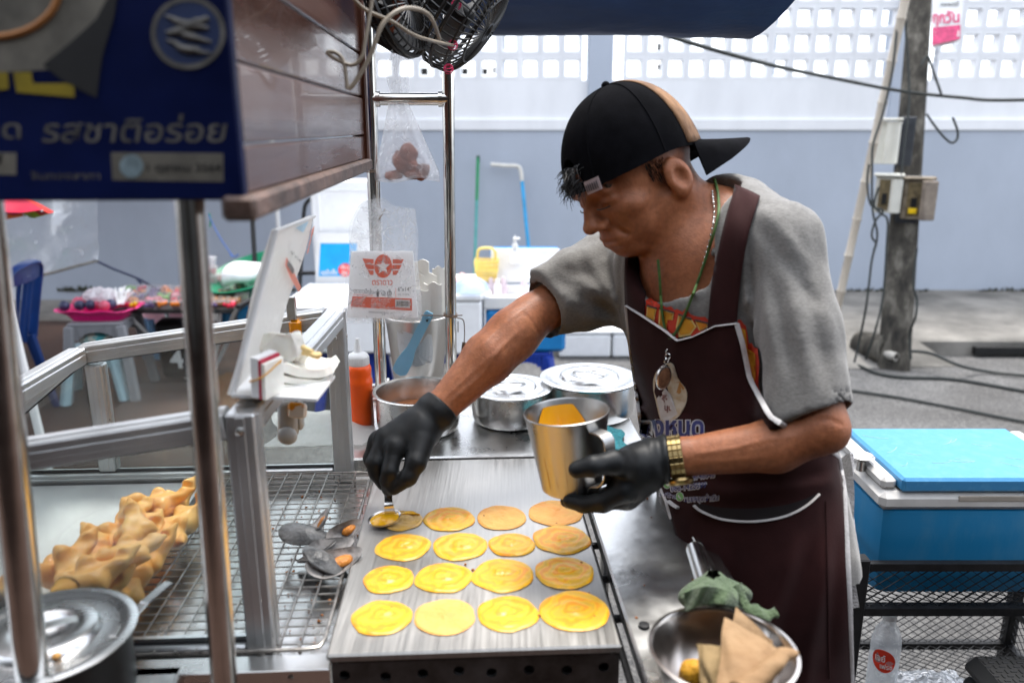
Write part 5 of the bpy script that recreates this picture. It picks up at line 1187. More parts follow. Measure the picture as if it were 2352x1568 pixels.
for s in (1, -1):
    g = MB()
    for k in range(70):
        u = k/69; x = s*(.012+.040*u); y = .0885+.001-.016*u*u; z = .0235+.010*sin(pi*u*.75)-.004*u+R3.uniform(-.003, .003); g.tube([hw(x, y+.001, z), hw(x+s*.006, y-.000, z+.001)], [.0009, .0003], 4)
    build(g, 'eyebrow', m_hair, vend)
    g = MB(); g.tube([hw(s*(.018+.027*u), .0925-.0075*u*u-.002*abs(u-.5), -.0000-.001*sin(pi*u)) for u in (0, .2, .4, .6, .8, 1)], .0011, 5); build(g, 'eyelash', m_hair, vend)
# lips
m_lip = M('lip_skin', (.20, .075, .05), .4, var=.1)
# ---- gloves
m_glove = M('black_nitrile', (.008, .009, .010), .5, spec=.3, var=.2, scale=20, bump=.12, bscale=90, bdist=.003)
def fold_rings(p, a, b, d, amp, fr):
    t = (p-A3(a)) @ A3((b-a).normalized()); L = (b-a).length; w = np.clip(1-np.abs(t/L-.5)*2, 0, 1); return d+amp*np.sin(t*fr+4*nz(p, (30, 30, 30)))*w
# right hand, pinching the spoon
RW = WR; pc1 = U(938, 1000, 1.318)
Rk = [U(907, 1026, 1.285), U(886, 1006, 1.302), U(870, 1012, 1.322), U(864, 1030, 1.340)]
def glove_r(p):
    d = chain(p, [WR+(MR-WR)*.10, WR, U(975, 968, 1.322), pc1], [.0320, .0310, .030, .033], .015)
    for k, r in zip(Rk, (.0170, .0175, .0165, .0145)): d = smin(d, s_cap(p, U(965, 985, 1.318), k, .026, r), .016)
    d = smin(d, s_cap(p, U(962, 1000, 1.30), U(960, 1040, 1.285), .024, .0195), .014)
    d = fold_rings(p, WR+(MR-WR)*.1, pc1, d, .0018, 210)
    f = chain(p, [Rk[0], U(895, 1082, 1.268), U(890, 1104, 1.272), U(891, 1124, 1.283)], [.0160, .0135, .0120, .0098], .004)
    f = smin(f, chain(p, [Rk[1], U(862, 1062, 1.285), U(866, 1086, 1.288), U(880, 1112, 1.292)], [.0165, .0150, .0128, .0100], .004), .002)
    f = smin(f, chain(p, [Rk[2], U(853, 1052, 1.325), U(862, 1080, 1.330), U(880, 1085, 1.322)], [.0155, .0135, .0118, .0100], .004), .002)
    f = smin(f, chain(p, [Rk[3], U(858, 1050, 1.352), U(872, 1066, 1.350), U(885, 1066, 1.338)], [.0135, .0115, .0100, .0090], .004), .002)
    d = smin(d, f, .007)
    t = chain(p, [U(968, 1015, 1.290), U(955, 1062, 1.268), U(938, 1096, 1.262), U(905, 1122, 1.272)], [.0205, .0165, .0135, .0102], .006)
    d = smin(d, t, .007)
    return smax(d, (p-A3(WR+(MR-WR)*.12)) @ A3((MR-WR).normalized()), .003)
a_ = np.array([A3(U(x, y, z)) for x in (835, 1050) for y in (900, 1140) for z in (1.24, 1.40)])
g = sdf_mesh(glove_r, a_.min(0), a_.max(0), .0021, 1); build(g, 'glove', m_glove, vend, ang=180, recalc=False)
g = MB(); d_ = (MR-WR).normalized(); g.ring(WR+d_*.0055*1.2, .0315, .0014, frame_z(d_), 32, 6); build(g, 'glove_cuff', m_glove, vend)
# left hand, holding the mug
def glove_l(p):
    W0 = U(1528, 1052, 1.128); d = chain(p, [WL, W0, U(1500, 1062, 1.128), U(1452, 1086, 1.125)], [.0300, .0290, .0300, .0330], .015)
    d = smin(d, s_cap(p, U(1462, 1075, 1.122), U(1430, 1128, 1.135), .031, .022), .02); d = smin(d, s_cap(p, U(1480, 1090, 1.13), U(1440, 1140, 1.14), .022, .018), .015)
    d = fold_rings(p, WL, U(1480, 1066, 1.128), d, .0018, 240)
    t = chain(p, [U(1465, 1066, 1.115), U(1410, 1062, 1.078), U(1362, 1070, 1.066), U(1325, 1078, 1.070)], [.0225, .0165, .0140, .0118], .006); d = smin(d, t, .008)
    f = chain(p, [U(1432, 1126, 1.105), U(1388, 1150, 1.112), U(1345, 1158, 1.125), U(1308, 1150, 1.135)], [.0170, .0135, .0120, .0098], .004)
    f = smin(f, chain(p, [U(1430, 1132, 1.130), U(1385, 1155, 1.140), U(1340, 1158, 1.150), U(1302, 1150, 1.160)], [.0170, .0135, .0120, .0098], .004), .002)
    f = smin(f, chain(p, [U(1432, 1122, 1.155), U(1392, 1150, 1.170), U(1350, 1152, 1.178), U(1316, 1146, 1.186)], [.0160, .0130, .0115, .0096], .004), .002)
    f = smin(f, chain(p, [U(1440, 1100, 1.175), U(1408, 1130, 1.198), U(1376, 1138, 1.208), U(1350, 1134, 1.212)], [.0150, .0120, .0105, .0090], .004), .002)
    d = smin(d, f, .008)
    return smax(d, (p-A3(W0)) @ A3((WL-W0).normalized())-.004, .003)
a_ = np.array([A3(U(x, y, z)) for x in (1285, 1560) for y in (1000, 1185) for z in (1.03, 1.24)])
g = sdf_mesh(glove_l, a_.min(0), a_.max(0), .0021, 1); build(g, 'glove', m_glove, vend, ang=180, recalc=False)
# watch
m_gold2 = M('gold_metal', (.30, .22, .10), .28, 1, var=.15, scale=40)
wc = U(1553, 1050, 1.126); wd = (ML-WL).normalized(); Wf = frame_z(wd); watch = None
wt_ = thing('wristwatch', 'gold link wristwatch on the wrist above the left glove', 'watch', wc)
for k in range(22):
    a = 2*pi*k/22
    for j in (-1, 0, 1):
        g = MB(); g.box((0, 0, 0), (.0082, .0030, .0062 if j else .0075), None, b=.0008); Rk_ = Wf @ rotm(0, 0, a+pi/2); c = wc+Wf @ Vector((.0300*cos(a), .0300*sin(a), .0066*j))
        g.v = [tuple(Rk_ @ Vector(q)+c) for q in g.v]; build(g, 'link', m_gold2, wt_)
dn = (Vector((0, 0, -1))+Vector((.0, -.5, 0))).normalized(); dn = (dn-wd*dn.dot(wd)).normalized(); g = MB(); g.lathe([(0, -.004), (.017, -.004), (.019, 0), (.017, .005), (.0155, .006), (0, .0055)], wc+dn*.033+wd*.001, R=frame_z(dn), seg=32); build(g, 'case', m_gold2, wt_)
# ---- necklace
m_cord = M('green_cord', (.045, .10, .02), .6, var=.3, scale=200); m_silver = M('silver', (.62, .60, .57), .22, 1)
nk_ = thing('necklace', 'green cord necklace with an oval amulet hanging on the apron', 'necklace', U(1538, 790, 1.2))
def NP(x, y, lift=.004):
    z = min(AD(x, y).dot(Vector((0, cos(PIT), -sin(PIT))))+CZ*sin(PIT) if y > 760 else 9, TD(x, y).dot(Vector((0, cos(PIT), -sin(PIT))))+CZ*sin(PIT)); return U(x, y, z-lift-.004)
def nkline(pts, extra): 
    P2 = smoothpath([(a, b, 0) for a, b in pts], 6); zz2 = [(lambda q: (q-Vector((0, 0, CZ))).dot(Vector((0, cos(PIT), -sin(PIT)))))(SKN(p.x, p.y)) for p in P2]; 
    return [U(p.x, p.y, min(z, 1.5)-extra) for p, z in zip(P2, zz2)]
SD = Depth(lambda p: np.minimum(skin_sdf(p), tee_sdf(p)), 1490, 1700, 380, 800, 6, .0015).blur(1)
def SKN(x, y): return SD(x, y, .001)
g = MB(); g.tube(nkline([(1640, 410), (1648, 440), (1650, 490), (1632, 560), (1605, 640), (1580, 705), (1560, 750), (1541, 778)], .005), .0022, 8); g.tube(nkline([(1511, 596), (1515, 640), (1519, 700), (1526, 750), (1538, 778)], .006), .0022, 8); build(g, 'cord', m_cord, nk_)
g = MB(); P2 = nkline([(1636, 440), (1640, 500), (1622, 580), (1604, 642)], .003)
g.tube(P2, .0009, 5)
for i, q in enumerate(P2): g.ell(q, .0021, None, 8, 6)
build(g, 'silver_chain', m_silver, nk_)
zp = (AP(1530, 830)-Vector((0, 0, CZ))).dot(Vector((0, cos(PIT), -sin(PIT))))-.012
g = MB(); 
for (x, y, r) in ((1540, 783, .004), (1537, 795, .0045), (1535, 807, .0035), (1534, 818, .0042), (1531, 828, .004)): g.ring(U(x, y, zp), r, .0011, rotm(pi/2*.9, 0, x*.7), 14, 5)
build(g, 'clasp', m_silver, nk_)
pc2 = U(1524, 866, zp); g = MB(); g.lathe([(0, -.003), (.0125, -.003), (.0135, 0), (.0125, .003), (.011, .0035), (0, .003)], pc2, R=rotm(pi/2, .15, .2), seg=28, sx=.92, sy=1.55); build(g, 'amulet_frame', m_silver, nk_)
g = MB(); g.lathe([(0, .0055), (.0105, .003)], pc2+Vector((0, -.0008, 0)), R=rotm(pi/2, .15, .2), seg=28, sx=.92, sy=1.55); build(g, 'amulet', M('brown_amulet', (.16, .075, .04), .3, var=.4, scale=120), nk_)
# white towel tucked in the apron
g = MB(); g.slab(lambda s, q: U(1918+ (34+18*q+ 6*sin(7*q))*s, 1046+(1400-1046)*q+6*sin(5*s), 1.31-.02*s+.006*sin(9*q+4*s)), 10, 40, .006); single(g, 'white_towel', M('white_towel', (.55, .53, .52), .95, var=.12, scale=90, bump=.6, bscale=260, sheen=.3), 'white towel hanging behind the right edge of the apron', 'towel', ang=80)

# ================================================================ mug and spoon in the hands
mb_, mt_ = U(1314, 1120, 1.178), U(1301, 947, 1.150); MA = frame_z(mt_-mb_); ML_ = (mt_-mb_).length
mug = thing('steel_mug', 'steel measuring mug of yellow batter held in the gloved left hand', 'mug', mb_)
m_mug = M('mug_steel', (.40, .40, .395), .36, 1, var=.18, scale=7, stretch=(1, 1, .25), rvar=.12)
g = MB(); g.lathe([(0, .002), (.040, .0), (.0445, .004), (.0605, ML_-.003), (.0622, ML_), (.0625, ML_+.002), (.061, ML_+.003), (.059, ML_), (.043, .006), (0, .005)], mb_, R=MA, seg=64); build(g, 'body', m_mug, mug, ang=40)
g = MB(); g.lathe([(0, ML_*.52), (.0515, ML_*.52)], mb_, R=MA, seg=40); build(g, 'batter', m_wet, mug)
def mugp(a, z, lift): r = .0435+(.0600-.0435)*(z/ML_)+lift; return mb_+MA @ Vector((r*cos(a), r*sin(a), z))
g = MB(); 
def smear(s, q):
    a = abk+(-.75+1.5*s); zt_ = ML_*(.95-.30*max(0, abs(s-.55)-.28)*3); return mugp(a, ML_*.5+(zt_-ML_*.5)*q, -.0028)
inv = MA.transposed() @ Vector((0, 1, 0)); abk = atan2(inv.y, inv.x)+.12
g.grid(smear, 24, 10); build(g, 'batter_smear', m_wet, mug)
m_smr = M('dried_batter', (.40, .27, .09), .4, .4, scale=16, stretch=(1, 1, .15), col2=(.36, .31, .24), lo=.45, hi=.55)
afr = atan2((MA.transposed() @ Vector((-.35, -1, 0))).y, (MA.transposed() @ Vector((-.35, -1, 0))).x)
g = MB(); R5 = random.Random(5)
for i in range(4):
    a = afr-.45+.9*i/3+R5.uniform(-.02, .02); z0 = R5.uniform(.002, .02); h = ML_*R5.uniform(.15, .62); w = R5.uniform(.008, .022)
    vs = []
    for j in range(9): f = j/8; ww = w*(1-.6*f)*(1 if 0 < j < 8 else .3); vs += [mugp(a-ww+.01*sin(5*f+i), z0+h*f, .0007), mugp(a+ww+.01*sin(5*f+i), z0+h*f, .0007)]
    g.add(vs, [(2*j, 2*j+1, 2*j+3, 2*j+2) for j in range(8)])
build(g, 'dried_drips', m_smr, mug)
hv = (MA.transposed() @ Vector((.60, -.80, 0))); ah = atan2(hv.y, hv.x); ro = Vector((cos(ah), sin(ah), 0)); 
def hp_(o, z): return mb_+MA @ (ro*(.0435+.0165*z/ML_+o)+Vector((0, 0, z)))
pts = [hp_(.0, ML_*.88), hp_(.012, ML_*.885), hp_(.024, ML_*.86), hp_(.031, ML_*.78), hp_(.033, ML_*.55), hp_(.032, ML_*.34), hp_(.022, ML_*.22), hp_(.004, ML_*.16), hp_(.0, ML_*.06)]
g = MB(); sdh = MA @ Vector((-sin(ah), cos(ah), 0)); P2 = smoothpath(pts, 4); vs = []
for i, p in enumerate(P2):
    T_ = (P2[min(i+1, len(P2)-1)]-P2[max(i-1, 0)]).normalized(); nrm = T_.cross(sdh).normalized(); w = .0095; vs += [p-sdh*w-nrm*.001, p+sdh*w-nrm*.001, p+sdh*w+nrm*.001, p-sdh*w+nrm*.001]
g.add(vs, [(i*4+k, i*4+(k+1) % 4, i*4+4+(k+1) % 4, i*4+4+k) for i in range(len(P2)-1) for k in range(4)]+[(0, 1, 2, 3), tuple(len(vs)-4+k for k in range(4))]); build(g, 'handle', m_mug, mug, ang=50)
sp = thing('spoon', 'steel spoon of yellow batter pinched in the gloved right hand', 'spoon', H(884, 1194, TZ+.004))
sb = H(884, 1192, TZ+.010); zs_ = (sb-Vector((0, 0, CZ))).dot(Vector((0, cos(PIT), -sin(PIT)))); tp2 = U(892, 1112, 1.276); mid = U(893, 1160, zs_-.012)
g = MB(); P2 = smoothpath([tp2, U(892, 1136, 1.285), mid, U(897, 1180, zs_-.004)], 6); vs = []
for i, p in enumerate(P2):
    f = i/(len(P2)-1); w = .0062+.0030*abs(2*f-.9)**1.5; T_ = (P2[min(i+1, len(P2)-1)]-P2[max(i-1, 0)]).normalized(); sx_ = Vector((1, .1, 0)); sx_ = (sx_-T_*sx_.dot(T_)).normalized(); ny_ = T_.cross(sx_)
    for c_, s_ in ((-1, -.35), (0, -.75), (1, -.35), (1, .35), (0, .1), (-1, .35)): vs.append(p+sx_*w*c_+ny_*.0022*s_)
g.add(vs, [(i*6+k, i*6+(k+1) % 6, i*6+6+(k+1) % 6, i*6+6+k) for i in range(len(P2)-1) for k in range(6)]+[tuple(range(6)), tuple(len(vs)-6+k for k in range(6))]); build(g, 'handle', m_steel, sp)
g = MB(); Rs = rotm(.25, -.15, .2); g.lathe([(0, -.008), (.012, -.006), (.020, .0), (.0215, .004), (.0195, .003), (.011, -.004), (0, -.006)], sb, R=Rs, seg=28, sx=1.25, sy=.85); build(g, 'bowl', m_steel, sp)
g = MB(); g.lathe([(0, .0065), (.010, .006), (.018, .003), (.021, .001)], sb, R=Rs, seg=28, sx=1.25, sy=.85); build(g, 'batter', m_wet, sp)
fc, frd = first_crepe
g = MB(); g.slab(lambda s, q: fc+Vector((frd*(-.1+.95*s*(1-.2*q)), frd*(.45+.40*q*sin(pi*s)**.5), .0040-.0015*q)), 14, 5, .0012); build(g, 'batter_trail', m_wet, sp)
# ================================================================ holder with folded bags on the case, sauce things behind
m_clearw = film('cloudy_plastic', (.93, .92, .89), clear=.22, gloss=.05, rough=.15, bump=.35, bscale=22)
hold = thing('bag_holder', 'leaning clear bag packet in a white angled holder on top of the glass case', 'bag holder', U(600, 935, .95))
BLc, TLc, TRc, BRc = U(533, 908, .93), U(633, 530, .955), U(722, 497, 1.16), U(640, 775, 1.14)
def HB(s, q):   # face of the leaning packet
    return (BLc*(1-s)+BRc*s)*(1-q)+(TLc*(1-s)+TRc*s)*q
hn = (BRc-BLc).cross(TLc-BLc).normalized()
if hn.dot(Vector((0, 0, CZ))-BLc) < 0: hn = -hn
g = MB(); g.slab(lambda s, q: HB(s, q)+hn*(.002*sin(7*q+3*s)), 10, 16, -.006); pkt = build(g, 'leaning_packet', m_clearw, hold, ang=60)
g = MB(); g.tube([HB(0, 0), HB(0, .5), HB(0, 1)], .0042, 8); g.tube([HB(0, 1), HB(1, 1)], .0022, 6); build(g, 'packet_edge', m_wp, hold)
def HBx(px, py):   # place on the packet's face
    P4 = [Vector(p) for p in ((533, 908), (640, 775), (722, 497), (633, 530))]; s_, q_ = .5, .5
    for _ in range(12):
        p = (P4[0]*(1-s_)+P4[1]*s_)*(1-q_)+(P4[3]*(1-s_)+P4[2]*s_)*q_; ds = (P4[1]-P4[0])*(1-q_)+(P4[2]-P4[3])*q_; dq = (P4[3]-P4[0])*(1-s_)+(P4[2]-P4[1])*s_
        e = Vector((px, py))-p; D_ = ds.x*dq.y-ds.y*dq.x; s_ += (e.x*dq.y-e.y*dq.x)/D_; q_ += (ds.x*e.y-ds.y*e.x)/D_
    return HB(s_, q_)+hn*.0040
m_pinkpr = M('faded_pink_print', (.80, .30, .22), .5, var=.05); m_bluepr = M('faded_blue_print', (.45, .66, .80), .5)
def hp(g, name, m): return build(g, name, m, pkt, sm=False, recalc=False)
hp(fpoly(HBx, [(646, 592), (690, 655), (683, 668), (655, 640), (643, 612)]), 'print_panel', m_pinkpr)
hp(fpoly(lambda x, y: HBx(x, y)+hn*.0006, [(651, 600), (667, 622), (661, 632), (646, 610)]), 'barcode_ground', m_prw)
g = MB()
for k in range(7): g.merge(fpoly(lambda x, y: HBx(x, y)+hn*.0012, [(651+2*k, 602+3*k), (652+2*k, 603.2+3*k), (648+2*k, 613+3*k), (647+2*k, 612+3*k)]))
hp(g, 'barcode', m_prg)
hp(fpoly(HBx, [(709, 526), (717, 517), (713, 537), (706, 548)]), 'print_panel', m_pinkpr); hp(fpoly(HBx, [(705, 551), (711, 541), (707, 560), (701, 568)]), 'print_panel', m_pinkpr); hp(fpoly(HBx, [(700, 572), (706, 563), (703, 578), (698, 584)]), 'print_panel', m_pinkpr)
hp(fpoly(HBx, [(668, 524), (700, 507), (686, 535)]), 'print_panel', m_bluepr)
hp(fit_text('6"x14"', lambda x, y: HBx(657+(x-657)*.85, y+(x-657)*.75), 657, 690, 585, 13, .006), 'lettering', m_prg)
hp(fdisc(HBx, 687, 620, 4, 6, 16, .7), 'print_symbol', m_prg)
g = MB(); sh = [U(532, 913, .925), U(728, 922, .96), U(770, 868, 1.12), U(560, 862, 1.14)]; g.prism(sh, (0, 0, .004)); build(g, 'shelf', m_wp, hold)
m_cloth = M('cream_bag_plastic', (.80, .78, .71), .5, var=.05, scale=14, bump=.3, bscale=30, sss=.1)
def folded_stack(y0, y1, x0, x1, d, lab, amp):
    g = MB(); A, B = U(x0, (y0+y1)/2, .985), U(x1, (y0+y1)/2+2, 1.08); Cc, D = U(x1+14, (y0+y1)/2-24, 1.19), U(x0+55, (y0+y1)/2-30, 1.2)
    th = (y1-y0)*1.03/F*.93
    def top(s, q): 
        p = (A*(1-s)+B*s)*(1-q)+(D*(1-s)+Cc*s)*q; return p+Vector((0, 0, amp*sin(5*s+y0)+.003*noise.noise(p*30)+ .004*(s > .85)*(s-.85)*6))
    g.slab(top, 18, 10, th if True else 0); return single(g, 'folded_bags', m_cloth, lab, 'folded bags', 'cream bags folded on the holder', ang=50)
folded_stack(892, 908, 640, 742, 0, 'lowest layer of cream bags folded on the white holder', .001)
folded_stack(874, 890, 634, 755, 0, 'middle layer of cream bags folded on the white holder', .002)
folded_stack(850, 872, 645, 768, 0, 'top layer of cream bags folded on the white holder, drooping at the right', .003)
g = MB(); c = U(656, 800, 1.03); g.ell(c, (.034, .030, .036), None, 56, 36)
R7 = random.Random(3); pl = [(Vector((R7.gauss(0, 1), R7.gauss(0, 1), R7.gauss(0, 1))).normalized(), R7.uniform(.020, .033)) for _ in range(22)]
nv_ = []
for q in g.v:
    d = Vector(q)-c
    for n0, h0 in pl:
        e = d.dot(n0)-h0
        if e > 0: d = d-n0*e*1.35
    nv_.append(tuple(d+c+noise.noise_vector(d*70)*.003))
g.v = nv_; single(g, 'crumpled_bag', m_cloth, 'crumpled cream plastic bag standing behind the small box on the holder', 'plastic bag', ang=40)
for (px, py, r, lab) in ((704, 806, .008, 'pale yellow wafer piece on top of the cream bags, upper one'), (722, 815, .006, 'pale yellow wafer piece on top of the cream bags, right hand one')):
    g = MB(); g.ell(U(px, py, 1.02), (r*1.5, r, r*.9), rotm(.3, .4, .5), 14, 8); g.jitter(.004, 90, px); single(g, 'wafer_piece', M('wafer', (.72, .52, .22), .5, var=.15, scale=50), lab, 'wafer', ang=60)
bx = U(594, 912, .925); t = thing('small_carton', 'little white and red carton tied with a rubber band at the edge of the holder', 'carton', bx)
A, B, Dp = U(578, 912, .925), U(606, 918, .925), Vector((.012, .035, 0)); up = (U(575, 818, .925)-A)
g = MB(); q = [A, A+(B-A)*.62, A+(B-A)*.62+Dp, A+Dp]; g.prism(q, up*.97); build(g, 'box', m_wp, t)
g = MB(); q = [A+(B-A)*.62, A+(B-A)*.86, A+(B-A)*.86+Dp, A+(B-A)*.62+Dp]; g.prism(q, up*.93); build(g, 'red_stripe', M('crimson_card', (.40, .01, .04), .5), t)
g = MB(); q = [A+(B-A)*.86, A+(B-A)*1.15, A+(B-A)*1.15+Dp, A+(B-A)*.86+Dp]; g.prism(q, up*.86); build(g, 'inner_tray', m_cloth, t)
g = MB(); f = up*.40; q = [A+f-Dp*.06, B+f-Dp*.1+(B-A)*.2+Vector((0, 0, .01)), B+f+Dp*.7+(B-A)*.5+Vector((0, 0, .022)), A+f+Dp*1.05]; g.tube(smoothpath(q, 5, True), .0011, 6, closed=True); build(g, 'rubber_band', M('rubber_band', (.55, .27, .03), .5), t)
m_amber = M('amber_liquid', (.85, .30, .005), .12, var=.15, scale=30, coat=.5)
ab = V(680, 772, 1.40); t = thing('oil_bottle', 'flat amber bottle with a steel neck behind the glass case', 'bottle', ab)
g = MB(); g.box(ab+Vector((0, 0, .008)), (.022, .014, .045), b=.005); build(g, 'body', m_amber, t); g = MB(); g.box(ab+Vector((-.004, -.002, .052)), (.016, .010, .042), b=.001); build(g, 'neck', m_steel, t)
g = MB(); hA, hB = U(664, 925, 1.15), U(660, 1000, 1.15); g.box((hA+hB)/2, (.030, .014, (hA-hB).length*1.15), rotm(0, .06), b=.006); g.ell(hB, (.015, .007, .014), None, 16, 8); g.box((hA+hB)/2+Vector((.016, .006, .004)), (.008, .016, (hA-hB).length*.9), b=.003)
t = single(g, 'scraper_handle', M('pale_grey_plastic', (.50, .51, .50), .5, var=.05), 'pale grey scraper handle hanging under the bag holder', 'scraper', ang=60)
g = MB(); c = U(683, 942, 1.13); g.box(c, (.026, .010, .022), rotm(0, .1), b=.003); single(g, 'orange_cap', M('orange_white_plastic', (.80, .33, .02), .35, scale=40, col2=(.80, .76, .70), lo=.5, hi=.56), 'orange and white plastic cap beside the scraper handle', 'cap')
g = MB()
g.slab(lambda s, q: C(-.42+.20*s+.02*sin(5*q), 1.50+.20*q, CT+.004+.018*sin(pi*s)*sin(pi*q)+.006*noise.noise(Vector((s*5, q*5, 1)))), 18, 14, .003); single(g, 'folded_plastic_sheet', m_clearw, 'white crumpled plastic sheet lying behind the glass case', 'plastic sheet', ang=60)
g = MB()
def tealf(s, q): return C(.175+.135*s+.02*q*(1-s)+.006*sin(9*q), 1.44+.125*q+.015*sin(5*s), CT+.003+.010*sin(pi*s)*(.4+.6*q)+.004*noise.noise(Vector((s*4, q*4, 2))))
g.slab(tealf, 22, 18, .005); single(g, 'teal_cloth', M('teal_terry', (.012, .28, .32), .95, var=.3, scale=160, bump=.6, bscale=300, sheen=.3), 'teal terry cloth on the counter behind the mug', 'cloth', ang=80)

# ================================================================ bowl, rag, steel handle at the lower right
bw = H(1660, 1492, TZ+.06); bw.z = TZ; 
t = thing('steel_bowl', 'steel mixing bowl of tan cloths in the lower right corner', 'bowl', bw)
br = .078
pr_ = [(0, .001), (.035, .001), (.055, .010), (.070, .030), (br-.001, .058), (br+.003, .060), (br+.004, .0625), (br, .063), (br-.003, .059), (.068, .031), (.053, .012), (.034, .004), (0, .0035)]
g = MB(); g.lathe(pr_, bw, seg=64); build(g, 'bowl', M('bowl_steel', (.5, .46, .43), .2, 1, var=.1, scale=8, rvar=.05), t, ang=50)
m_tan = M('tan_chamois', (.22, .125, .055), .8, var=.25, scale=14, bump=.3, bscale=70, col2=(.34, .22, .115))
def sheetpx(fn, nu, nv, th, lab, m=m_tan, name='tan_cloth', cat='cloth', group='tan cloths in the bowl'):
    g = MB(); g.slab(fn, nu, nv, th); return single(g, name, m, lab, cat, group, ang=70)
def quadpx(P4, zs, bulge, sd):
    def f(s, q):
        a = [p for p in P4]; px = (a[0][0]*(1-s)+a[1][0]*s)*(1-q)+(a[3][0]*(1-s)+a[2][0]*s)*q; py = (a[0][1]*(1-s)+a[1][1]*s)*(1-q)+(a[3][1]*(1-s)+a[2][1]*s)*q
        z = (zs[0]*(1-s)+zs[1]*s)*(1-q)+(zs[3]*(1-s)+zs[2]*s)*q - bulge*sin(pi*s)*sin(pi*q)
        px += 5*noise.noise(Vector((s*3, q*3, sd))); py += 4*noise.noise(Vector((s*3, q*3, sd+5)))
        return U(px, py, z+.006*noise.noise(Vector((s*4, q*4, sd))))
    return f
sheetpx(quadpx([(1690, 1392), (1775, 1470), (1770, 1590), (1660, 1560)], [.935, .905, .86, .88], -.004, 1), 14, 14, .0025, 'tan folded cloth with a pointed corner at the back of the bowl')
sheetpx(quadpx([(1664, 1416), (1812, 1500), (1735, 1640), (1640, 1620)], [.905, .875, .80, .81], .016, 2), 20, 20, .003, 'large tan cloth draped over the right half of the bowl')
sheetpx(quadpx([(1600, 1478), (1660, 1482), (1660, 1600), (1610, 1590)], [.885, .88, .84, .85], .01, 3), 12, 12, .003, 'narrow olive tan cloth standing inside the bowl', M('olive_cloth', (.20, .135, .06), .85, var=.2, scale=20, bump=.3))
g = MB(); pp = smoothpath([U(1700, 1585, .815), U(1755, 1545, .835), U(1800, 1505, .85), U(1826, 1492, .86)], 6); g.tube(pp, [.012, .012, .0125, .013, .0125, .012, .011, .011, .0105, .010, .010, .0095, .009, .0085, .008, .0075, .006, .005, .003], 12, flat=.7); g.jitter(.003, 60, 8)
single(g, 'rolled_cloth', m_tan, 'rolled tan cloth edge hanging over the right rim of the bowl', 'cloth', 'tan cloths in the bowl', ang=70)
g = MB(); g.ell(H(1594, 1546, TZ+.022), (.017, .016, .018), None, 18, 12); g.jitter(.004, 55, 2); single(g, 'yellow_lump', M('turmeric_lump', (.50, .24, .010), .6, var=.3, scale=40, bump=.5), 'yellow dough lump inside the steel bowl', 'dough lump', ang=70)
g = MB(); a, b = U(1596, 1262, 1.135), U(1622, 1345, 1.03); g.tube([a+(a-b)*.02, a, b], [.0095, .0125, .0125], 20); g.ring(a, .0122, .0008, frame_z(b-a), 24, 6)
single(g, 'steel_tube', m_steel, 'thick steel tube handle poking out of the green rag', 'handle')
m_rag = M('green_rag', (.045, .075, .032), .95, var=.45, scale=60, bump=.8, bscale=260, sheen=.2, bdist=.006, col2=(.085, .125, .06))
t = thing('green_rag', 'bunched olive green rag tied round the steel handle', 'rag', U(1640, 1400, 1.0))
g = MB()
def ragf(s, q):
    a = 2*pi*s; r = 1+.12*sin(5*a+3*q)+.07*sin(9*a+1)+.1*noise.noise(Vector((cos(a)*2, sin(a)*2, q*2)))
    px = 1638+78*cos(a)*r*sin(pi*(.08+.92*q)/1.25); py = 1318+88*q+10*sin(a)*r; 
    return U(px, py, 1.02-.055*sin(a)*sin(pi*(.1+.9*q)/1.2)*r)
g.grid(ragf, 60, 26, cu=True); build(g, 'bunch', m_rag, t, ang=80)
g = MB(); g.slab(lambda s, q: U(1572+110*s+18*q*s, 1360-14*sin(pi*s)+ (44-10*s)*q, .955-.02*sin(pi*s)+.006*sin(11*s+3*q)), 24, 10, .004); build(g, 'fold', m_rag, t, ang=80)
g = MB(); pp = smoothpath([U(1690, 1345, 1.0), U(1715, 1390, .99), U(1742, 1412, .985), U(1762, 1408, .985), U(1782, 1405, .985)], 5); g.tube(pp, [.010-.004*sin(i*.45) for i in range(len(pp))], 10, flat=.5); g.jitter(.004, 70, 4); build(g, 'loose_end', m_rag, t, ang=80)

# ================================================================ fans and cables under the canopy
def fan(name, lab, c, axis, R, D, nrib, blade_m, mot):
    t = thing(name, lab, 'fan', c); A = frame_z(axis)
    def P(r, a, z): return c+A @ Vector((r*cos(a), r*sin(a), z))
    prof = [(.16, -.50), (.55, -.48), (.86, -.34), (1.0, -.05), (1.0, .10), (.93, .34), (.62, .50), (.16, .54)]
    w = None
    for k in range(nrib):
        a = 2*pi*k/nrib
        g = MB(); g.tube(smoothpath([P(r*R, a, z*D) for r, z in prof], 3), .0016, 5); o = build(g, 'cage_wire', m_blk, t)
    for r, z, th in ((1.0, -.05, .0035), (1.005, .10, .004), (.62, .50, .002), (.55, -.48, .002), (.16, .54, .003), (.86, -.34, .0022), (.93, .34, .002)):
        g = MB(); g.ring(c+A @ Vector((0, 0, z*D)), r*R, th, A, 48, 6); build(g, 'cage_ring', m_blk, t)
    g = MB(); g.lathe([(0, -.95*D), (.22*R, -.93*D), (.26*R, -.8*D), (.26*R, -.50*D), (.1*R, -.42*D), (0, -.42*D)], c, R=A, seg=24); g.lathe([(0, -.2*D), (.16*R, -.2*D), (.15*R, .2*D), (0, .25*D)], c, R=A, seg=20); build(g, 'motor', m_blk, t)
    for k in range(3):
        a0 = 2*pi*k/3+.6
        g = MB(); g.slab(lambda s, q: P(R*(.14+.74*q), a0+(s-.5)*(1.25-.2*q)*.9, D*(.28*(s-.5))), 10, 8, .0025); build(g, 'blade', blade_m, t, ang=60)
    return t, P
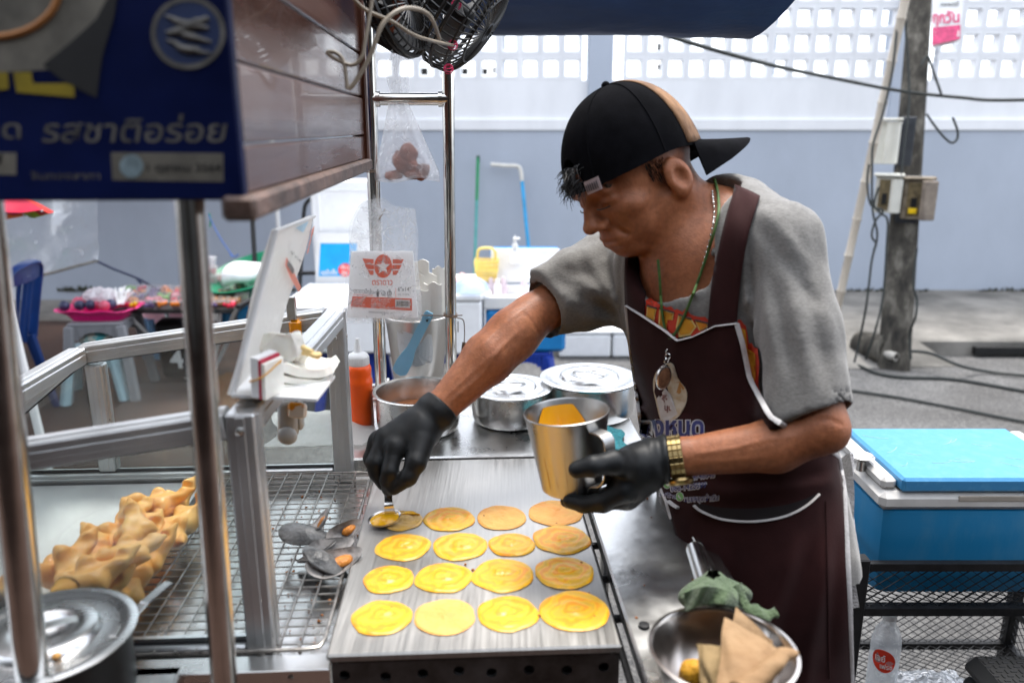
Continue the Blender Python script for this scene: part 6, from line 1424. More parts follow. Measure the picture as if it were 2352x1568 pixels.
m_fblade = M('dusty_fan_blade', (.13, .125, .12), .55, var=.3, scale=30)
t, P_ = fan('cage_fan', 'black round cage fan hanging under the canopy beside the right ladder pipe', V(1060, 28, 1.52), Vector((.78, -.12, -.58)), .104, .105, 46, m_fblade, 1)
g = MB(); g.box(P_(0, 0, -.06), (.075, .05, .06), rotm(.2, .3, .5), b=.006); build(g, 'bracket', m_blk, t)
m_pinkt = M('pink_twine', (.65, .03, .12), .7)
for (px, py) in ((1040, 100), (1030, 155), (1048, 8)):
    g = MB(); 
    for k in range(3): g.ring(V(px, py+k*2, 1.44), .006+.001*k, .0009, rotm(.5+k*.5, .4*k), 14, 5)
    build(g, 'twine_tie', m_pinkt, t)
m_rust = M('rusty_brown', (.24, .055, .02), .5, var=.4, scale=30)
t, P_ = fan('cage_fan', 'smaller fan with a rusty brown back panel beside the sign cabinet', V(908, 22, 1.42), Vector((.85, -.30, .30)), .078, .05, 34, m_fblade, 0)
g = MB(); a = [V(*p, 1.40) for p in ((905, -60), (925, -60), (918, 20), (893, 104), (875, 92), (888, 20))]; g.prism(a, Vector((.004, .03, 0))); build(g, 'back_panel', m_rust, t)
g = MB(); a = [V(*p, 1.38) for p in ((866, -40), (905, -40), (893, 45), (888, 68), (862, 60), (855, 20))]; g.prism(a, Vector((0, .05, 0))); a = [V(*p, 1.38) for p in ((868, 72), (910, 88), (905, 112), (895, 118), (862, 98))]; g.prism(a, Vector((0, .05, 0))); build(g, 'motor_box', m_blk, t)
m_cab = M('cream_cable', (.20, .165, .12), .5, var=.15, scale=20)
for pts, r, lab in (([(790, -30, 1.02), (835, 20, 1.05), (900, 50, 1.08), (960, 85, 1.15), (1040, 105, 1.35)], .0026, 'upper cream cable running from the cabinet past both fans'),
                    ([(1010, 90, 1.2), (985, 35, 1.08), (930, 20, 1.02), (880, 55, 1.0), (850, 130, 1.0), (815, 190, 1.0), (800, 205, 1.0)], .0029, 'thick cream cable arching in front of the fans'),
                    ([(858, -20, 1.0), (850, 30, 1.0), (838, 100, 1.0), (832, 130, 1.0), (810, 150, 1.0), (775, 138, 1.0), (752, 122, 1.0), (772, 122, 1.0), (790, 145, 1.0), (798, 205, 1.0)], .0025, 'cream cable curled in a loop against the wooden cabinet')):
    g = MB(); g.tube(smoothpath([U(*p) for p in pts], 8), r, 10); single(g, 'power_cable', m_cab, lab, 'cable', 'cream cables hanging by the fans')

# ================================================================ far left: parasol, sheet, chair, stool, table
pt = U(97, 482, 3.3); ap = U(-55, 395, 3.3); t = thing('parasol', 'tilted red, orange and lime parasol at the left edge', 'parasol', Vector((ap.x, ap.y, 0)))
axs = Vector((.08, -.12, -.98)).normalized(); hh = (pt-ap).dot(axs); e1 = (pt-ap-axs*hh); RR = e1.length; e1.normalize(); e2 = axs.cross(e1)
pcol = [M('parasol_crimson', (.55, .01, .05), .6), M('parasol_orange', (.80, .16, .02), .6), M('parasol_lime', (.35, .50, .03), .6), M('parasol_red', (.6, .03, .02), .6)]
def pp_(a, q): return ap+axs*hh*q**1.15+(e1*cos(a)+e2*sin(a))*RR*q
for k in range(8):
    a0, a1 = 2*pi*k/8, 2*pi*(k+1)/8
    g = MB(); g.slab(lambda s, q: pp_(a0, q)*(1-s)+pp_(a1, q)*s+axs*.05*sin(pi*s)*q*(1 if q < .97 else .2), 7, 9, .0015); build(g, 'panel', pcol[(k+0) % 4], t, ang=60)
for k in range(8): g = MB(); g.tube([pp_(2*pi*k/8, q/6)+axs*.006 for q in range(1, 7)], .004, 6); build(g, 'rib', m_wp, t)
g = MB(); g.tube([ap, Vector((ap.x+.1, ap.y, 0.0))], .018, 10); build(g, 'pole', m_wp, t)
t = thing('plastic_curtain', 'clear plastic curtain with a pale batten along its lower edge at the left', 'plastic sheet', U(100, 640, 4.4))
def shf(s, q): 
    x = -60+(220+60)*s; yb = 672+(600-672)*s; return U(x, 430+(yb-430)*q, 4.1+.8*s)+Vector((0, .03*sin(13*s+2*q)+.05*noise.noise(Vector((s*4, q*4, 3))), 0))
g = MB(); g.grid(shf, 30, 20); build(g, 'sheet', film('curtain_film', clear=.74, gloss=.15, bump=.8, bscale=9, rough=.12), t, ang=80)
g = MB(); g.tube([shf(k/12, 1) for k in range(13)], .016, 8, flat=.5); build(g, 'batten', m_cream, t)
g = MB(); g.tube(smoothpath([U(217, 597, 4.9), U(262, 618, 5.0), U(318, 640, 5.2), U(362, 664, 5.5), U(385, 672, 5.8)], 5), .008, 6); g.tube([U(315, 640, 5.2), U(325, 652, 5.2)], .008, 6); single(g, 'tie_rope', M('navy_rope', (.04, .05, .10), .8), 'dark blue rope tied from the corner of the plastic curtain', 'rope')
# blue chair seen from behind
cb = Vector((-2.80, 4.0, 0)); t = thing('plastic_chair', 'dark blue plastic chair at the left edge', 'chair', cb); CR = Matrix.Translation(cb) @ Matrix.Rotation(radians(97), 4, 'Z')
def cp(x, y, z): return CR @ Vector((x, y, z))   # x across, -y backwards
m_ch = M('chair_blue', (.004, .030, .14), .35, var=.15, scale=6)
g = MB(); g.slab(lambda s, q: cp(-.21+.42*s, -.18+.40*q, .42+.015*(2*s-1)**2+.02*(2*q-1)**2), 10, 10, .012); build(g, 'seat', m_ch, t)
def backf(s, q): 
    w = .20-.03*q+.03*q*q; return cp((2*s-1)*w, -.20-.10*q-.02*sin(pi*s), .42+.42*q)
g = MB()
outl = [backf(0, k/10) for k in range(9)]+[backf(.06, .93), backf(.2, 1.0), backf(.5, 1.03), backf(.8, 1.0), backf(.94, .93)]+[backf(1, k/10) for k in range(8, -1, -1)]
g.tube(smoothpath(outl, 3), .024, 10, flat=.5); build(g, 'back_frame', m_ch, t)
g = MB(); g.slab(lambda s, q: backf(.08+.84*s, .80+.2*q), 9, 5, .012)
build(g, 'top_rail', m_ch, t)
g = MB(); g.lathe([(.035, 0), (.035, .004), (0, .004)], (backf(.5, .92))+(CR.to_3x3() @ Vector((0, -.003, 0))), R=CR.to_3x3() @ rotm(pi/2), seg=16, sy=.7); build(g, 'hand_hole', m_wall, t)
for x in (.34, .5, .66):
    g = MB(); g.tube([backf(x, k/8) for k in range(8)], .013, 8, flat=.5); build(g, 'slat', m_ch, t)
for (x, y, dx, dy) in ((-.19, -.19, -.03, -.07), (.19, -.19, .03, -.07), (-.19, .19, -.03, .05), (.19, .19, .03, .05)):
    g = MB(); g.tube([cp(x, y, .43), cp(x+dx*.5, y+dy*.5, .2), cp(x+dx, y+dy, 0)], [.034, .028, .022], 8, flat=.7); build(g, 'leg', m_ch, t)
# plastic stools
def stool(name, lab, c, h, w, m, rz=0.0, group=None):
    t = thing(name, lab, 'stool', c, group); Rz = Matrix.Translation(c) @ Matrix.Rotation(rz, 4, 'Z')
    g = MB(Rz); g.box((0, 0, h-.012), (w, w, .024), b=.008); build(g, 'seat', m, t)
    for sx in (-1, 1):
        for sy in (-1, 1):
            g = MB(Rz)
            a = w/2-.012; f = w/2+.035
            g.bar((sx*a, sy*a, h-.02), (sx*f, sy*f, 0), .052, .045, b=.008); build(g, 'leg', m, t)
    g = MB(Rz)
    for sx, sy, L in ((0, 1, 0), (0, -1, 0), (1, 0, 1), (-1, 0, 1)):
        for k in range(10):
            s = (k+.5)/10*2-1; d = .035+.06*abs(s)**2.5; g.box((sx*(w/2-.006)+(0 if L else s*(w/2-.03)), sy*(w/2-.006)+(s*(w/2-.03) if L else 0), h-.02-d/2), (.008 if L else w/10, w/10 if L else .008, d))
    build(g, 'apron', m, t); return t
m_gst = M('grey_stool_plastic', (.24, .25, .265), .45, var=.08, scale=6)
gs = H(214, 735, .47); gs.z = 0; stool('plastic_stool', 'grey plastic stool under the pink fruit tray', gs+Vector((0, .12, 0)), .46, .30, m_gst, .12)
m_pbl = M('pale_blue_plastic', (.40, .58, .64), .4, var=.06)
ps = H(205, 800, .30); stool('plastic_stool', 'pale blue plastic stool beneath the patterned bag', Vector((ps.x, ps.y+.05, 0)), .30, .24, m_pbl, .3)
g = MB(); g.ell(Vector((ps.x+.03, ps.y+.05, .35)), (.10, .08, .055), None, 18, 10); g.jitter(.02, 9, 1); single(g, 'patterned_bag', M('leaf_pattern_cloth', (.45, .45, .38), .7, scale=22, col2=(.05, .28, .30), lo=.52, hi=.54), 'cloth bag with a blue and green leaf pattern on the pale blue stool', 'bag', ang=70)
bc_ = gs+Vector((0, .10, .462)); t = thing('fruit_tray', 'hot pink plastic tray of plums on the grey stool', 'tray', bc_)
g = MB(); prs = [(.125, 0, .0), (.15, .0, .035), (.19, .0, .062), (.20, .0, .064), (.19, 0, .066), (.145, 0, .036), (.12, 0, .004)]
def rr_(a, r, f): 
    c, s = cos(a), sin(a); n = 5; k = (abs(c)**n+abs(s)**n)**(-1/n); return Vector((r*1.12*c*k, r*.72*s*k, 0))
nv = len(prs); vs = []; n = 40
for (r, _, z) in prs:
    for k in range(n): a = 2*pi*k/n; vs.append(bc_+rr_(a, r, 0)+Vector((0, 0, z+(.004*sin(9*a) if r > .18 else 0))))
fs = [(i*n+k, i*n+(k+1) % n, (i+1)*n+(k+1) % n, (i+1)*n+k) for i in range(nv-1) for k in range(n)]+[tuple(range(n)), tuple((nv-1)*n+k for k in range(n))]
g.add(vs, fs); build(g, 'tray', M('hot_pink_plastic', (.86, .004, .22), .35, var=.05), t)
m_plumd = M('dark_plum', (.035, .04, .09), .35, var=.4, scale=20); m_plump = M('pink_plum', (.55, .09, .15), .35, var=.3, scale=20)
k = 0
for (px, py, d) in ((148, 702, 1), (178, 694, 0), (183, 701, 1), (208, 700, 1), (225, 698, 0), (240, 702, 0), (255, 699, 1), (240, 690, 0), (198, 686, 0), (215, 690, 0), (262, 684, 1), (190, 693, 0)):
    c = H(px, py, .545); g = MB(); g.ell(c, .030, None, 14, 10)
    single(g, 'plum', m_plumd if d else m_plump, ('dark blue plum' if d else 'pink plum')+' in the pink tray, '+['at the left corner', 'second from the left at the back', 'in front, left of centre', 'front centre', 'right of centre in front', 'right of the middle, lower', 'at the right front', 'under the ice bag at right', 'at the back by the ice bag', 'under the middle of the ice bag', 'beside the straws', 'left of the ice bag'][k], 'plum', 'plums in the pink tray'); k += 1
g = MB(); g.ell(H(228, 680, .585), (.085, .06, .05), None, 40, 24); g.jitter(.018, 34, 5)
single(g, 'ice_bag', film('ice_film', (.95, .96, .98), clear=.10, gloss=.15, bump=.8, bscale=30), 'lumpy white bag of crushed ice on the pink tray', 'ice bag', ang=20)
g = MB()
for i in range(22):
    a = H(268+RND.uniform(-8, 22), 696+RND.uniform(-4, 4), .54); b = H(285+RND.uniform(-20, 26), 664+RND.uniform(-6, 8), .60); g.tube([a, b], .006, 5)
single(g, 'straw_bundle', m_wp, 'bundle of white wrapped straws behind the plums', 'straws')
# sweets table
tb = H(420, 712, .50); t = thing('folding_table', 'folding table with white tube legs crowded with sweets', 'table', Vector((tb.x, tb.y+.25, 0)))
x0, x1 = H(262, 710, .5).x, H(545, 710, .5).x
g = MB(); g.box(((x0+x1)/2, tb.y+.28, .49), (x1-x0, .56, .022), b=.004); build(g, 'tabletop', m_blk, t)
m_wt = M('white_tube', (.72, .73, .72), .4, var=.1)
for (xa, dx) in ((x0+.10, .16), (x1-.12, -.16)):
    for (y, sg) in ((tb.y+.06, 1), (tb.y+.5, -1)):
        g = MB(); g.tube(smoothpath([(xa, y, .48), (xa-.02*(dx > 0)+.0, y, .44), (xa+dx*.5, y+.12*sg, .22), (xa+dx*1.2, y+.16*sg, .02), (xa+dx*1.6, y+.2*sg, .012)], 5), .012, 8); build(g, 'leg', m_wt, t)
sw = {'orange': (.80, .22, .02), 'purple': (.14, .09, .22), 'red': (.72, .015, .06), 'yellow': (.84, .55, .01), 'green': (.20, .55, .06), 'pink': (.75, .25, .30), 'peach': (.80, .38, .15)}
msw = {k: M(k+'_jelly', v, .3, var=.15, scale=30) for k, v in sw.items()}
rowl = ['front row', 'second row', 'middle row', 'fourth row', 'back row']
for j, py in enumerate((702, 692, 683, 674, 667)):
    for i in range(9):
        px = 278+i*31+j*4+RND.uniform(-4, 4); col = RND.choice(list(sw))
        if j == 0: col = ['red', 'yellow', 'purple', 'orange', 'orange', 'pink', 'peach', 'purple', 'red'][i]
        c = H(px, py, .515); g = MB()
        for q in range(7): g.ell(c+Vector((RND.uniform(-.030, .030), RND.uniform(-.03, .03), RND.uniform(0, .018))), RND.uniform(.010, .015), None, 7, 5)
        g.m = 1; g.slab(lambda s, q_: c+Vector((-.042+.084*s, -.045+.09*q_, .030+.006*noise.noise(Vector((s*4+i, q_*4, j))))), 6, 6, .001); g.m = 0
        single(g, 'sweet_packet', [msw[col], m_film], 'packet of %s sweets, %s from left in the %s' % (col, ['first', 'second', 'third', 'fourth', 'fifth', 'sixth', 'seventh', 'eighth', 'ninth'][i], rowl[j]+' of the table'), 'sweets', 'packets of jelly sweets on the table', ang=50)
m_brown = M('brown_cake', (.36, .17, .07), .6, var=.3, scale=40); 
k = 0
for j in range(3):
    for i in range(4):
        c = H(490+i*18+j*9, 700-j*9, .505); g = MB(); g.box(c+Vector((0, 0, .022)), (.042, .05, .042), b=.004); o = single(g, 'cake_box', m_brown, 'brown cake box at the table end, %s, %s' % (['front row', 'middle row', 'back row'][j], ['first from the left', 'second from the left', 'third from the left', 'last at right'][i]), 'cake box', 'brown cake boxes at the table end')
        g = MB(); g.ell(c+Vector((0, 0, .045)), (.018, .02, .006), None, 10, 5); build(g, 'cream_top', m_cream, o, loc=o['wloc'])
m_cup = film('cup_film', (.95, .93, .95), clear=.4, gloss=.15, bump=.2)
for n_c, (px, py, nst, lab) in enumerate(((488, 672, 4, 'tallest stack of clear cups beside the pipe post'), (515, 668, 2, 'short stack of clear cups with peach jelly'), (552, 672, 3, 'stack of clear cups with yellow and green jelly'), (558, 690, 1, 'single clear cup of green jelly'))):
    c = H(px, py, .515); t = thing('cup_stack', lab, 'cups', c)
    for q in range(nst):
        g = MB(); g.lathe([(0, 0), (.034, 0), (.044, .046), (.047, .048), (.047, .052), (0, .056)], c+Vector((0, 0, q*.058)), seg=18); build(g, 'cup', m_cup, t)
        g = MB(); 
        for w in range(6): g.ell(c+Vector((RND.uniform(-.02, .02), RND.uniform(-.02, .02), q*.058+.014+RND.uniform(0, .018))), .012, None, 7, 5)
        build(g, 'jelly', msw[[['purple', 'pink', 'red', 'purple'], ['peach', 'red'], ['yellow', 'green', 'red'], ['green']][n_c][q]], t)
c = H(550, 640, .60); t = thing('brown_bottle', 'brown glass bottle with a yellow star cap behind the cups', 'bottle', c)
g = MB(); g.lathe([(0, -.08), (.03, -.08), (.032, .0), (.016, .04), (.014, .075), (0, .075)], c, seg=16); build(g, 'bottle', M('brown_glass', (.14, .045, .012), .15), t); g = MB(); g.lathe([(.02, .072), (.021, .095), (.012, .10), (0, .102)], c, seg=10); build(g, 'cap', msw['yellow'], t)
m_gb = M('green_basket_plastic', (.005, .20, .10), .4)
c = H(578, 662, .56)+Vector((0, .1, 0)); t = thing('green_basket', 'big round green plastic basket holding white bags', 'basket', c)
g = MB(); g.lathe([(0, 0), (.20, 0), (.24, .06), (.29, .10), (.30, .105), (.29, .108), (.235, .064), (.195, .006), (0, .005)], c, R=rotm(.25, -.2), seg=40); build(g, 'basket', m_gb, t)
g = MB(); g.ell(c+Vector((-.03, -.08, .09)), (.17, .12, .07), None, 20, 12); g.jitter(.03, 9, 6); build(g, 'white_bags', m_foam, t, ang=70)
c = H(365, 770, .22); g = MB(); g.box(c+Vector((0, .2, .12)), (.30, .24, .20), b=.035); single(g, 'pink_box', M('pale_pink_plastic', (.74, .40, .45), .4), 'pale pink plastic box under the sweets table', 'box')
g = MB(); c = H(343, 760, .3); g.slab(lambda s, q: c+Vector((-.05+.1*s*(1+.4*q)-.01, .02*sin(6*s), .08-.26*q)), 8, 8, .002); single(g, 'blue_bag', film('blue_bag', (.35, .62, .85), clear=.2, gloss=.1), 'light blue carrier bag hanging from the table leg', 'carrier bag')
c = H(400, 850, .12)+Vector((0, .15, 0)); t = thing('black_bag', 'black shopping bag with a white mark under the table', 'shopping bag', c)
g = MB(); g.box(c+Vector((0, 0, .10)), (.26, .12, .36), rotm(.1), b=.02); build(g, 'bag', m_blk, t)
build(onplane(text_mb('4', .16, bold=.03), c+Vector((0, -.095, .0)), (1, 0, 0), (0, -.1, 1)), 'lettering', m_wp, t, sm=False)
c = H(552, 728, .40)+Vector((0, .1, 0)); t = thing('blue_basin', 'blue plastic basin on a black stand beside the table', 'basin', c)
g = MB(); g.box(c, (.30, .24, .13), rotm(0, 0, .4), b=.02); build(g, 'basin', M('teal_blue_plastic', (.01, .17, .36), .4), t)
g = MB(); g.lathe([(0, 0), (.022, 0), (.022, .002), (0, .002)], c+Vector((-.02, -.15, 0)), R=rotm(pi/2), seg=14); build(g, 'sticker', m_cream, t)
g = MB()
for (a, b) in (((520, 770), (545, 705)), ((545, 705), (600, 680)), ((560, 765), (585, 690)), ((500, 715), (540, 712))): g.bar(U(*a, 4.3), U(*b, 4.5), .025, .02)
single(g, 'black_stand', m_blackmetal, 'black folding stand leaning at the right end of the sweets table', 'stand')

# ================================================================ middle distance: foam boxes, coolers
m_frame = m_blackmetal
g = MB(); g.tube([U(576, 430, 5.2), U(590, 690, 5.1)], .016, 10); single(g, 'black_pole', m_frame, 'thin black upright pole behind the sweets table', 'pole')
g = MB(); g.tube(smoothpath([U(757, 436, 4.9), U(722, 452, 4.9), U(704, 466, 4.9), U(698, 490, 4.9), U(694, 560, 4.9), U(688, 665, 4.85)], 6), .013, 10); g.tube([U(648, 629, 4.9), U(742, 626, 4.9)], .012, 8); g.tube([U(655, 629, 4.9), U(650, 690, 4.9)], .012, 8)
single(g, 'trolley_handle', m_frame, 'bent black tube handle of a trolley beside the tall foam lid', 'trolley')
def fbox(g, c0, c1, b=.012): c0, c1 = Vector(c0), Vector(c1); g.box((c0+c1)/2, [abs(c1[k]-c0[k]) for k in range(3)], b=b)
a = H(655, 812, .36); b = H(866, 812, .36); yb = 4.68
stool('plastic_stool', 'blue plastic stool under the left foam box', Vector((b.x-.17, a.y+.25, 0)), .355, .28, m_blue, 0, 'blue stools under the coolers')
t = thing('foam_box', 'large white foam ice box on a blue stool, behind the bag packet', 'foam box', Vector(((a.x+b.x)/2, a.y+.3, .36)))
g = MB(); fbox(g, (a.x, a.y, .36), (b.x, yb, .59)); build(g, 'body', m_foam, t); g = MB(); fbox(g, (a.x-.012, a.y-.012, .592), (b.x+.012, yb+.01, .625)); build(g, 'lid', m_foam, t)
g = MB()
for i in range(16): g.ell(H(690+RND.uniform(-5, 30), 688+RND.uniform(-4, 4), .63), (.012, .006, .004), rotm(0, 0, RND.random()*3), 6, 4)
single(g, 'herb_sprig', M('herb_green', (.03, .20, .03), .6, scale=50, col2=(.7, .72, .68)), 'green herb scraps on the foam box lid', 'herbs', sm=False)
yl = 4.76; a = YY(724, 640, yl); b = YY(868, 412, yl)
t = thing('foam_board', 'tall white foam lid standing on edge with a blue poster', 'foam panel', Vector(((a.x+b.x)/2, yl, .62)))
g = MB(); fbox(g, (a.x, yl, .626), (b.x, yl+.07, b.z), .014); build(g, 'panel', m_foam, t)
g = MB()
for p, q in ((( a.x+.05, b.z-.06), (b.x-.05, b.z-.06)), ((a.x+.05, .70), (a.x+.05, b.z-.06)), ((b.x-.05, .7), (b.x-.05, b.z-.06))): g.bar((p[0], yl-.001, p[1]), (q[0], yl-.001, q[1]), .012, .012)
build(g, 'moulded_rim', m_foam, t)
ypo = yl-.03
def PO(x, y): return YY(x, y, ypo)
def PO2(x, y): return YY(x, y, ypo-.002)
def PO3(x, y): return YY(x, y, ypo-.004)
t = thing('drinks_poster', 'blue drinks poster with a red price disc propped against the foam panel', 'poster', PO(765, 648))
g = MB(); g.prism([PO(729, 536), PO(826, 536), PO(822, 650), PO(724, 650)], (0, .006, 0)); pb = build(g, 'board', m_wp, t)
def po(g, n, m): return build(g, n, m, pb, sm=False, recalc=False)
po(fpoly(PO2, [(736, 559), (820, 559), (816, 634), (732, 634)]), 'print_panel', M('poster_blue', (.005, .38, .78), .5, var=.15, scale=8))
po(fdisc(PO3, 793, 620, 16, 15), 'price_disc', M('poster_red', (.75, .05, .05), .5)); po(fit_text('คุ้ม', lambda x, y: YY(x, y, ypo-.006), 783, 803, 617, 10, .01), 'lettering', m_prw); po(fit_text('20.-', lambda x, y: YY(x, y, ypo-.006), 784, 804, 631, 12, .01), 'lettering', m_prw)
po(fit_text('นมปั่นเย็น', PO3, 737, 774, 630, 14, .02), 'lettering', m_prw)
a = H(885, 815, .36); b = H(1107, 815, .36); yb = 4.62
stool('plastic_stool', 'blue plastic stool under the foam box behind the bucket', Vector(((a.x+b.x)/2, a.y+.22, 0)), .355, .28, m_blue, 0, 'blue stools under the coolers')
t = thing('foam_box', 'white foam box behind the steel bucket, next to the blue cooler', 'foam box', Vector(((a.x+b.x)/2, a.y+.25, .36)))
g = MB(); fbox(g, (a.x, a.y, .36), (b.x, yb, .645)); build(g, 'body', m_foam, t); g = MB(); fbox(g, (a.x-.01, a.y-.01, .648), (b.x+.01, yb+.01, .69)); build(g, 'lid', m_foam, t)
k = 0
for (px, py, r) in ((1050, 648, .028), (1066, 644, .03), (1078, 642, .026), (1062, 636, .024)):
    g = MB(); g.ell(H(px, py, .71), r, None, 12, 8); g.jitter(.006, 20, k); single(g, 'pink_lump', M('pale_pink_food', (.78, .42, .38), .5), ['small pink bun at the left on the foam box', 'largest pink bun in the middle on the foam box', 'pink bun at the right beside the yellow basket', 'topmost pink bun of the heap on the foam box'][k], 'bun', 'pink buns on the foam box'); k += 1
g = MB(); c = H(1082, 668, .69); g.lathe([(0, .07), (.05, .066), (.085, .04), (.10, .0)], c, seg=24); single(g, 'bowl_cover', film('blue_cover', (.45, .60, .85), clear=.25, gloss=.15), 'translucent blue domed cover on the foam box', 'cover')
c = H(1108, 655, .69)+Vector((.02, .12, 0)); t = thing('yellow_basket', 'small yellow plastic basket beside the cooler lid', 'basket', c); m_yb = M('pale_yellow_plastic', (.82, .62, .16), .4)
g = MB(); g.box(c+Vector((0, 0, .06)), (.13, .09, .008)); 
for z in (.02, .045, .07, .095, .118): g.tube([c+Vector((sx*(.05+.12*z), sy*(.035+.1*z), z)) for sx, sy in ((-1, -1), (1, -1), (1, 1), (-1, 1))], .005, 6, closed=True)
for k in range(10): 
    s = -1+2*k/9; g.tube([c+Vector((s*.05, -.035, 0)), c+Vector((s*.066, -.048, .12))], .004, 5); g.tube([c+Vector((s*.05, .035, 0)), c+Vector((s*.066, .048, .12))], .004, 5)
build(g, 'basket', m_yb, t); g = MB(); g.tube(smoothpath([c+Vector((-.05, 0, .12)), c+Vector((-.04, 0, .18)), c+Vector((.04, 0, .18)), c+Vector((.05, 0, .12))], 6), .007, 8); build(g, 'handle', m_yb, t)
a = H(1112, 810, .35); b = H(1303, 810, .35); yf = a.y; yb = yf+.34
stool('plastic_stool', 'blue plastic stool holding the open cooler', Vector(((a.x+b.x)/2, yf+.15, 0)), .345, .27, m_blue, 0, 'blue stools under the coolers')
t = thing('open_cooler', 'blue cooler with a white rim and its white lid raised, on a blue stool', 'cooler', Vector(((a.x+b.x)/2, yf+.17, .35)))
g = MB(); fbox(g, (a.x+.01, yf+.004, .35), (b.x-.01, yb-.004, .585), .02); build(g, 'body', m_cool, t)
g = MB()
for (p, q) in (((a.x, yf), (b.x, yf+.035)), ((a.x, yb-.035), (b.x, yb)), ((a.x, yf+.036), (a.x+.035, yb-.036)), ((b.x-.035, yf+.036), (b.x, yb-.036))): fbox(g, (p[0], p[1], .587), (q[0], q[1], .66), .008)
build(g, 'rim', m_wp, t); g = MB(); fbox(g, (a.x+.036, yf+.036, .588), (b.x-.036, yb-.036, .61), .002); build(g, 'inside', m_wp, t)
yl = yb+.01; la = YY(1126, 690, yl); lb = YY(1288, 568, yl)
g = MB(); fbox(g, (la.x, yl, .662), (lb.x, yl+.045, lb.z), .02); build(g, 'lid', m_cool, t); g = MB(); fbox(g, (la.x+.006, yl-.014, .668), (lb.x-.006, yl-.001, lb.z-.006), .012); build(g, 'lid_lining', m_foam, t)
k = 0
for (px, py) in ((1120, 690), (1134, 692), (1148, 688), (1128, 680), (1195, 690)):
    c = H(px, py, .60); g = MB(); g.lathe([(0, 0), (.022, 0), (.022, .07), (.012, .09), (.012, .11), (0, .112)], c+Vector((.02, .03, .01)), seg=14); single(g, 'drink_bottle', film('drink', [(.85, .75, .82), (.9, .9, .92)][k % 2], clear=.15, gloss=.15), ['pale drink bottle at the left corner of the open cooler', 'second pale drink bottle in the open cooler', 'third pale drink bottle in the open cooler', 'pale drink bottle behind the others at the left of the cooler', 'lone drink bottle in the middle of the open cooler'][k], 'drink bottle', 'drinks in the open cooler'); k += 1
c = YY(1183, 608, yl-.04); t = thing('pump_bottle', 'white pump dispenser hooked on the raised cooler lid', 'pump bottle', c)
g = MB(); g.box(c+Vector((0, 0, .045)), (.075, .03, .085), b=.01); build(g, 'body', m_foam, t); g = MB(); g.lathe([(.016, .088), (.016, .115), (.008, .118), (.008, .15), (.004, .152), (.004, .165), (0, .166)], c, seg=14); g.box(c+Vector((.008, -.008, .148)), (.04, .014, .012), b=.003); build(g, 'pump', m_wp, t)
for i, (xa, xb, lab) in enumerate(((1284, 1402, 'white foam box on the ground behind the vendor arm'), (1407, 1500, 'white foam box on the ground, partly behind the apron'))):
    a = H(xa, 822, 0); b = H(xb, 822, 0); t = thing('foam_box', lab, 'foam box', Vector(((a.x+b.x)/2, a.y+.12, 0)), 'foam boxes on the ground')
    g = MB(); fbox(g, (a.x, a.y, .004), (b.x, a.y+.24, .16)); build(g, 'body', m_foam, t); g = MB(); fbox(g, (a.x-.006, a.y-.006, .162), (b.x+.006, a.y+.246, .20)); build(g, 'lid', m_foam, t)
m_gstick = M('green_stick', (.01, .25, .10), .45, scale=4, col2=(.02, .33, .12)); m_tstick = M('teal_stick', (.10, .40, .38), .45)
p0, p1, p2 = YY(1098, 358, 6.85), YY(1095, 460, 6.8), YY(1086, 760, 6.65)
t = thing('mop_stick', 'green and teal mop stick leaning on the grey wall', 'mop stick', p2)
g = MB(); g.tube([p0, p1], .013, 8); build(g, 'grip', m_gstick, t); g = MB(); g.tube([p1, p2], .013, 8); build(g, 'stick', m_tstick, t); g = MB(); g.tube([p0, p0+Vector((0, .003, -.05))], .0155, 8); build(g, 'end_cap', m_blk, t)
q = [YY(*p) for p in ((1127, 378, 6.85), (1165, 381, 6.85), (1188, 382, 6.85), (1196, 392, 6.84), (1199, 416, 6.83))]; p2 = YY(1219, 620, 6.7)
t = thing('hooked_stick', 'white hooked stick with a blue shaft leaning on the grey wall', 'stick', p2)
g = MB(); g.tube(smoothpath(q, 4), .016, 8); build(g, 'hook', M('bone_white', (.62, .60, .55), .6), t); g = MB(); g.tube([q[-1], p2], .015, 8); build(g, 'stick', M('sky_blue_stick', (.03, .36, .70), .45), t)
g = MB(); g.tube(smoothpath([U(478, 492, 6.2), U(505, 545, 6.1), U(534, 588, 6.0), U(528, 583, 6.0), U(540, 590, 6.0), U(548, 583, 6.0)], 5), .006, 6); single(g, 'blue_string', M('blue_string', (.08, .17, .45), .7), 'thin blue string hanging near the black pole', 'string')
g = MB(); g.tube(smoothpath([U(480, 490, 6.2), U(484, 505, 6.2), U(481, 522, 6.2)], 4), .007, 6); single(g, 'green_ribbon', m_gstick, 'short green ribbon end hanging beside the sign cabinet', 'ribbon')

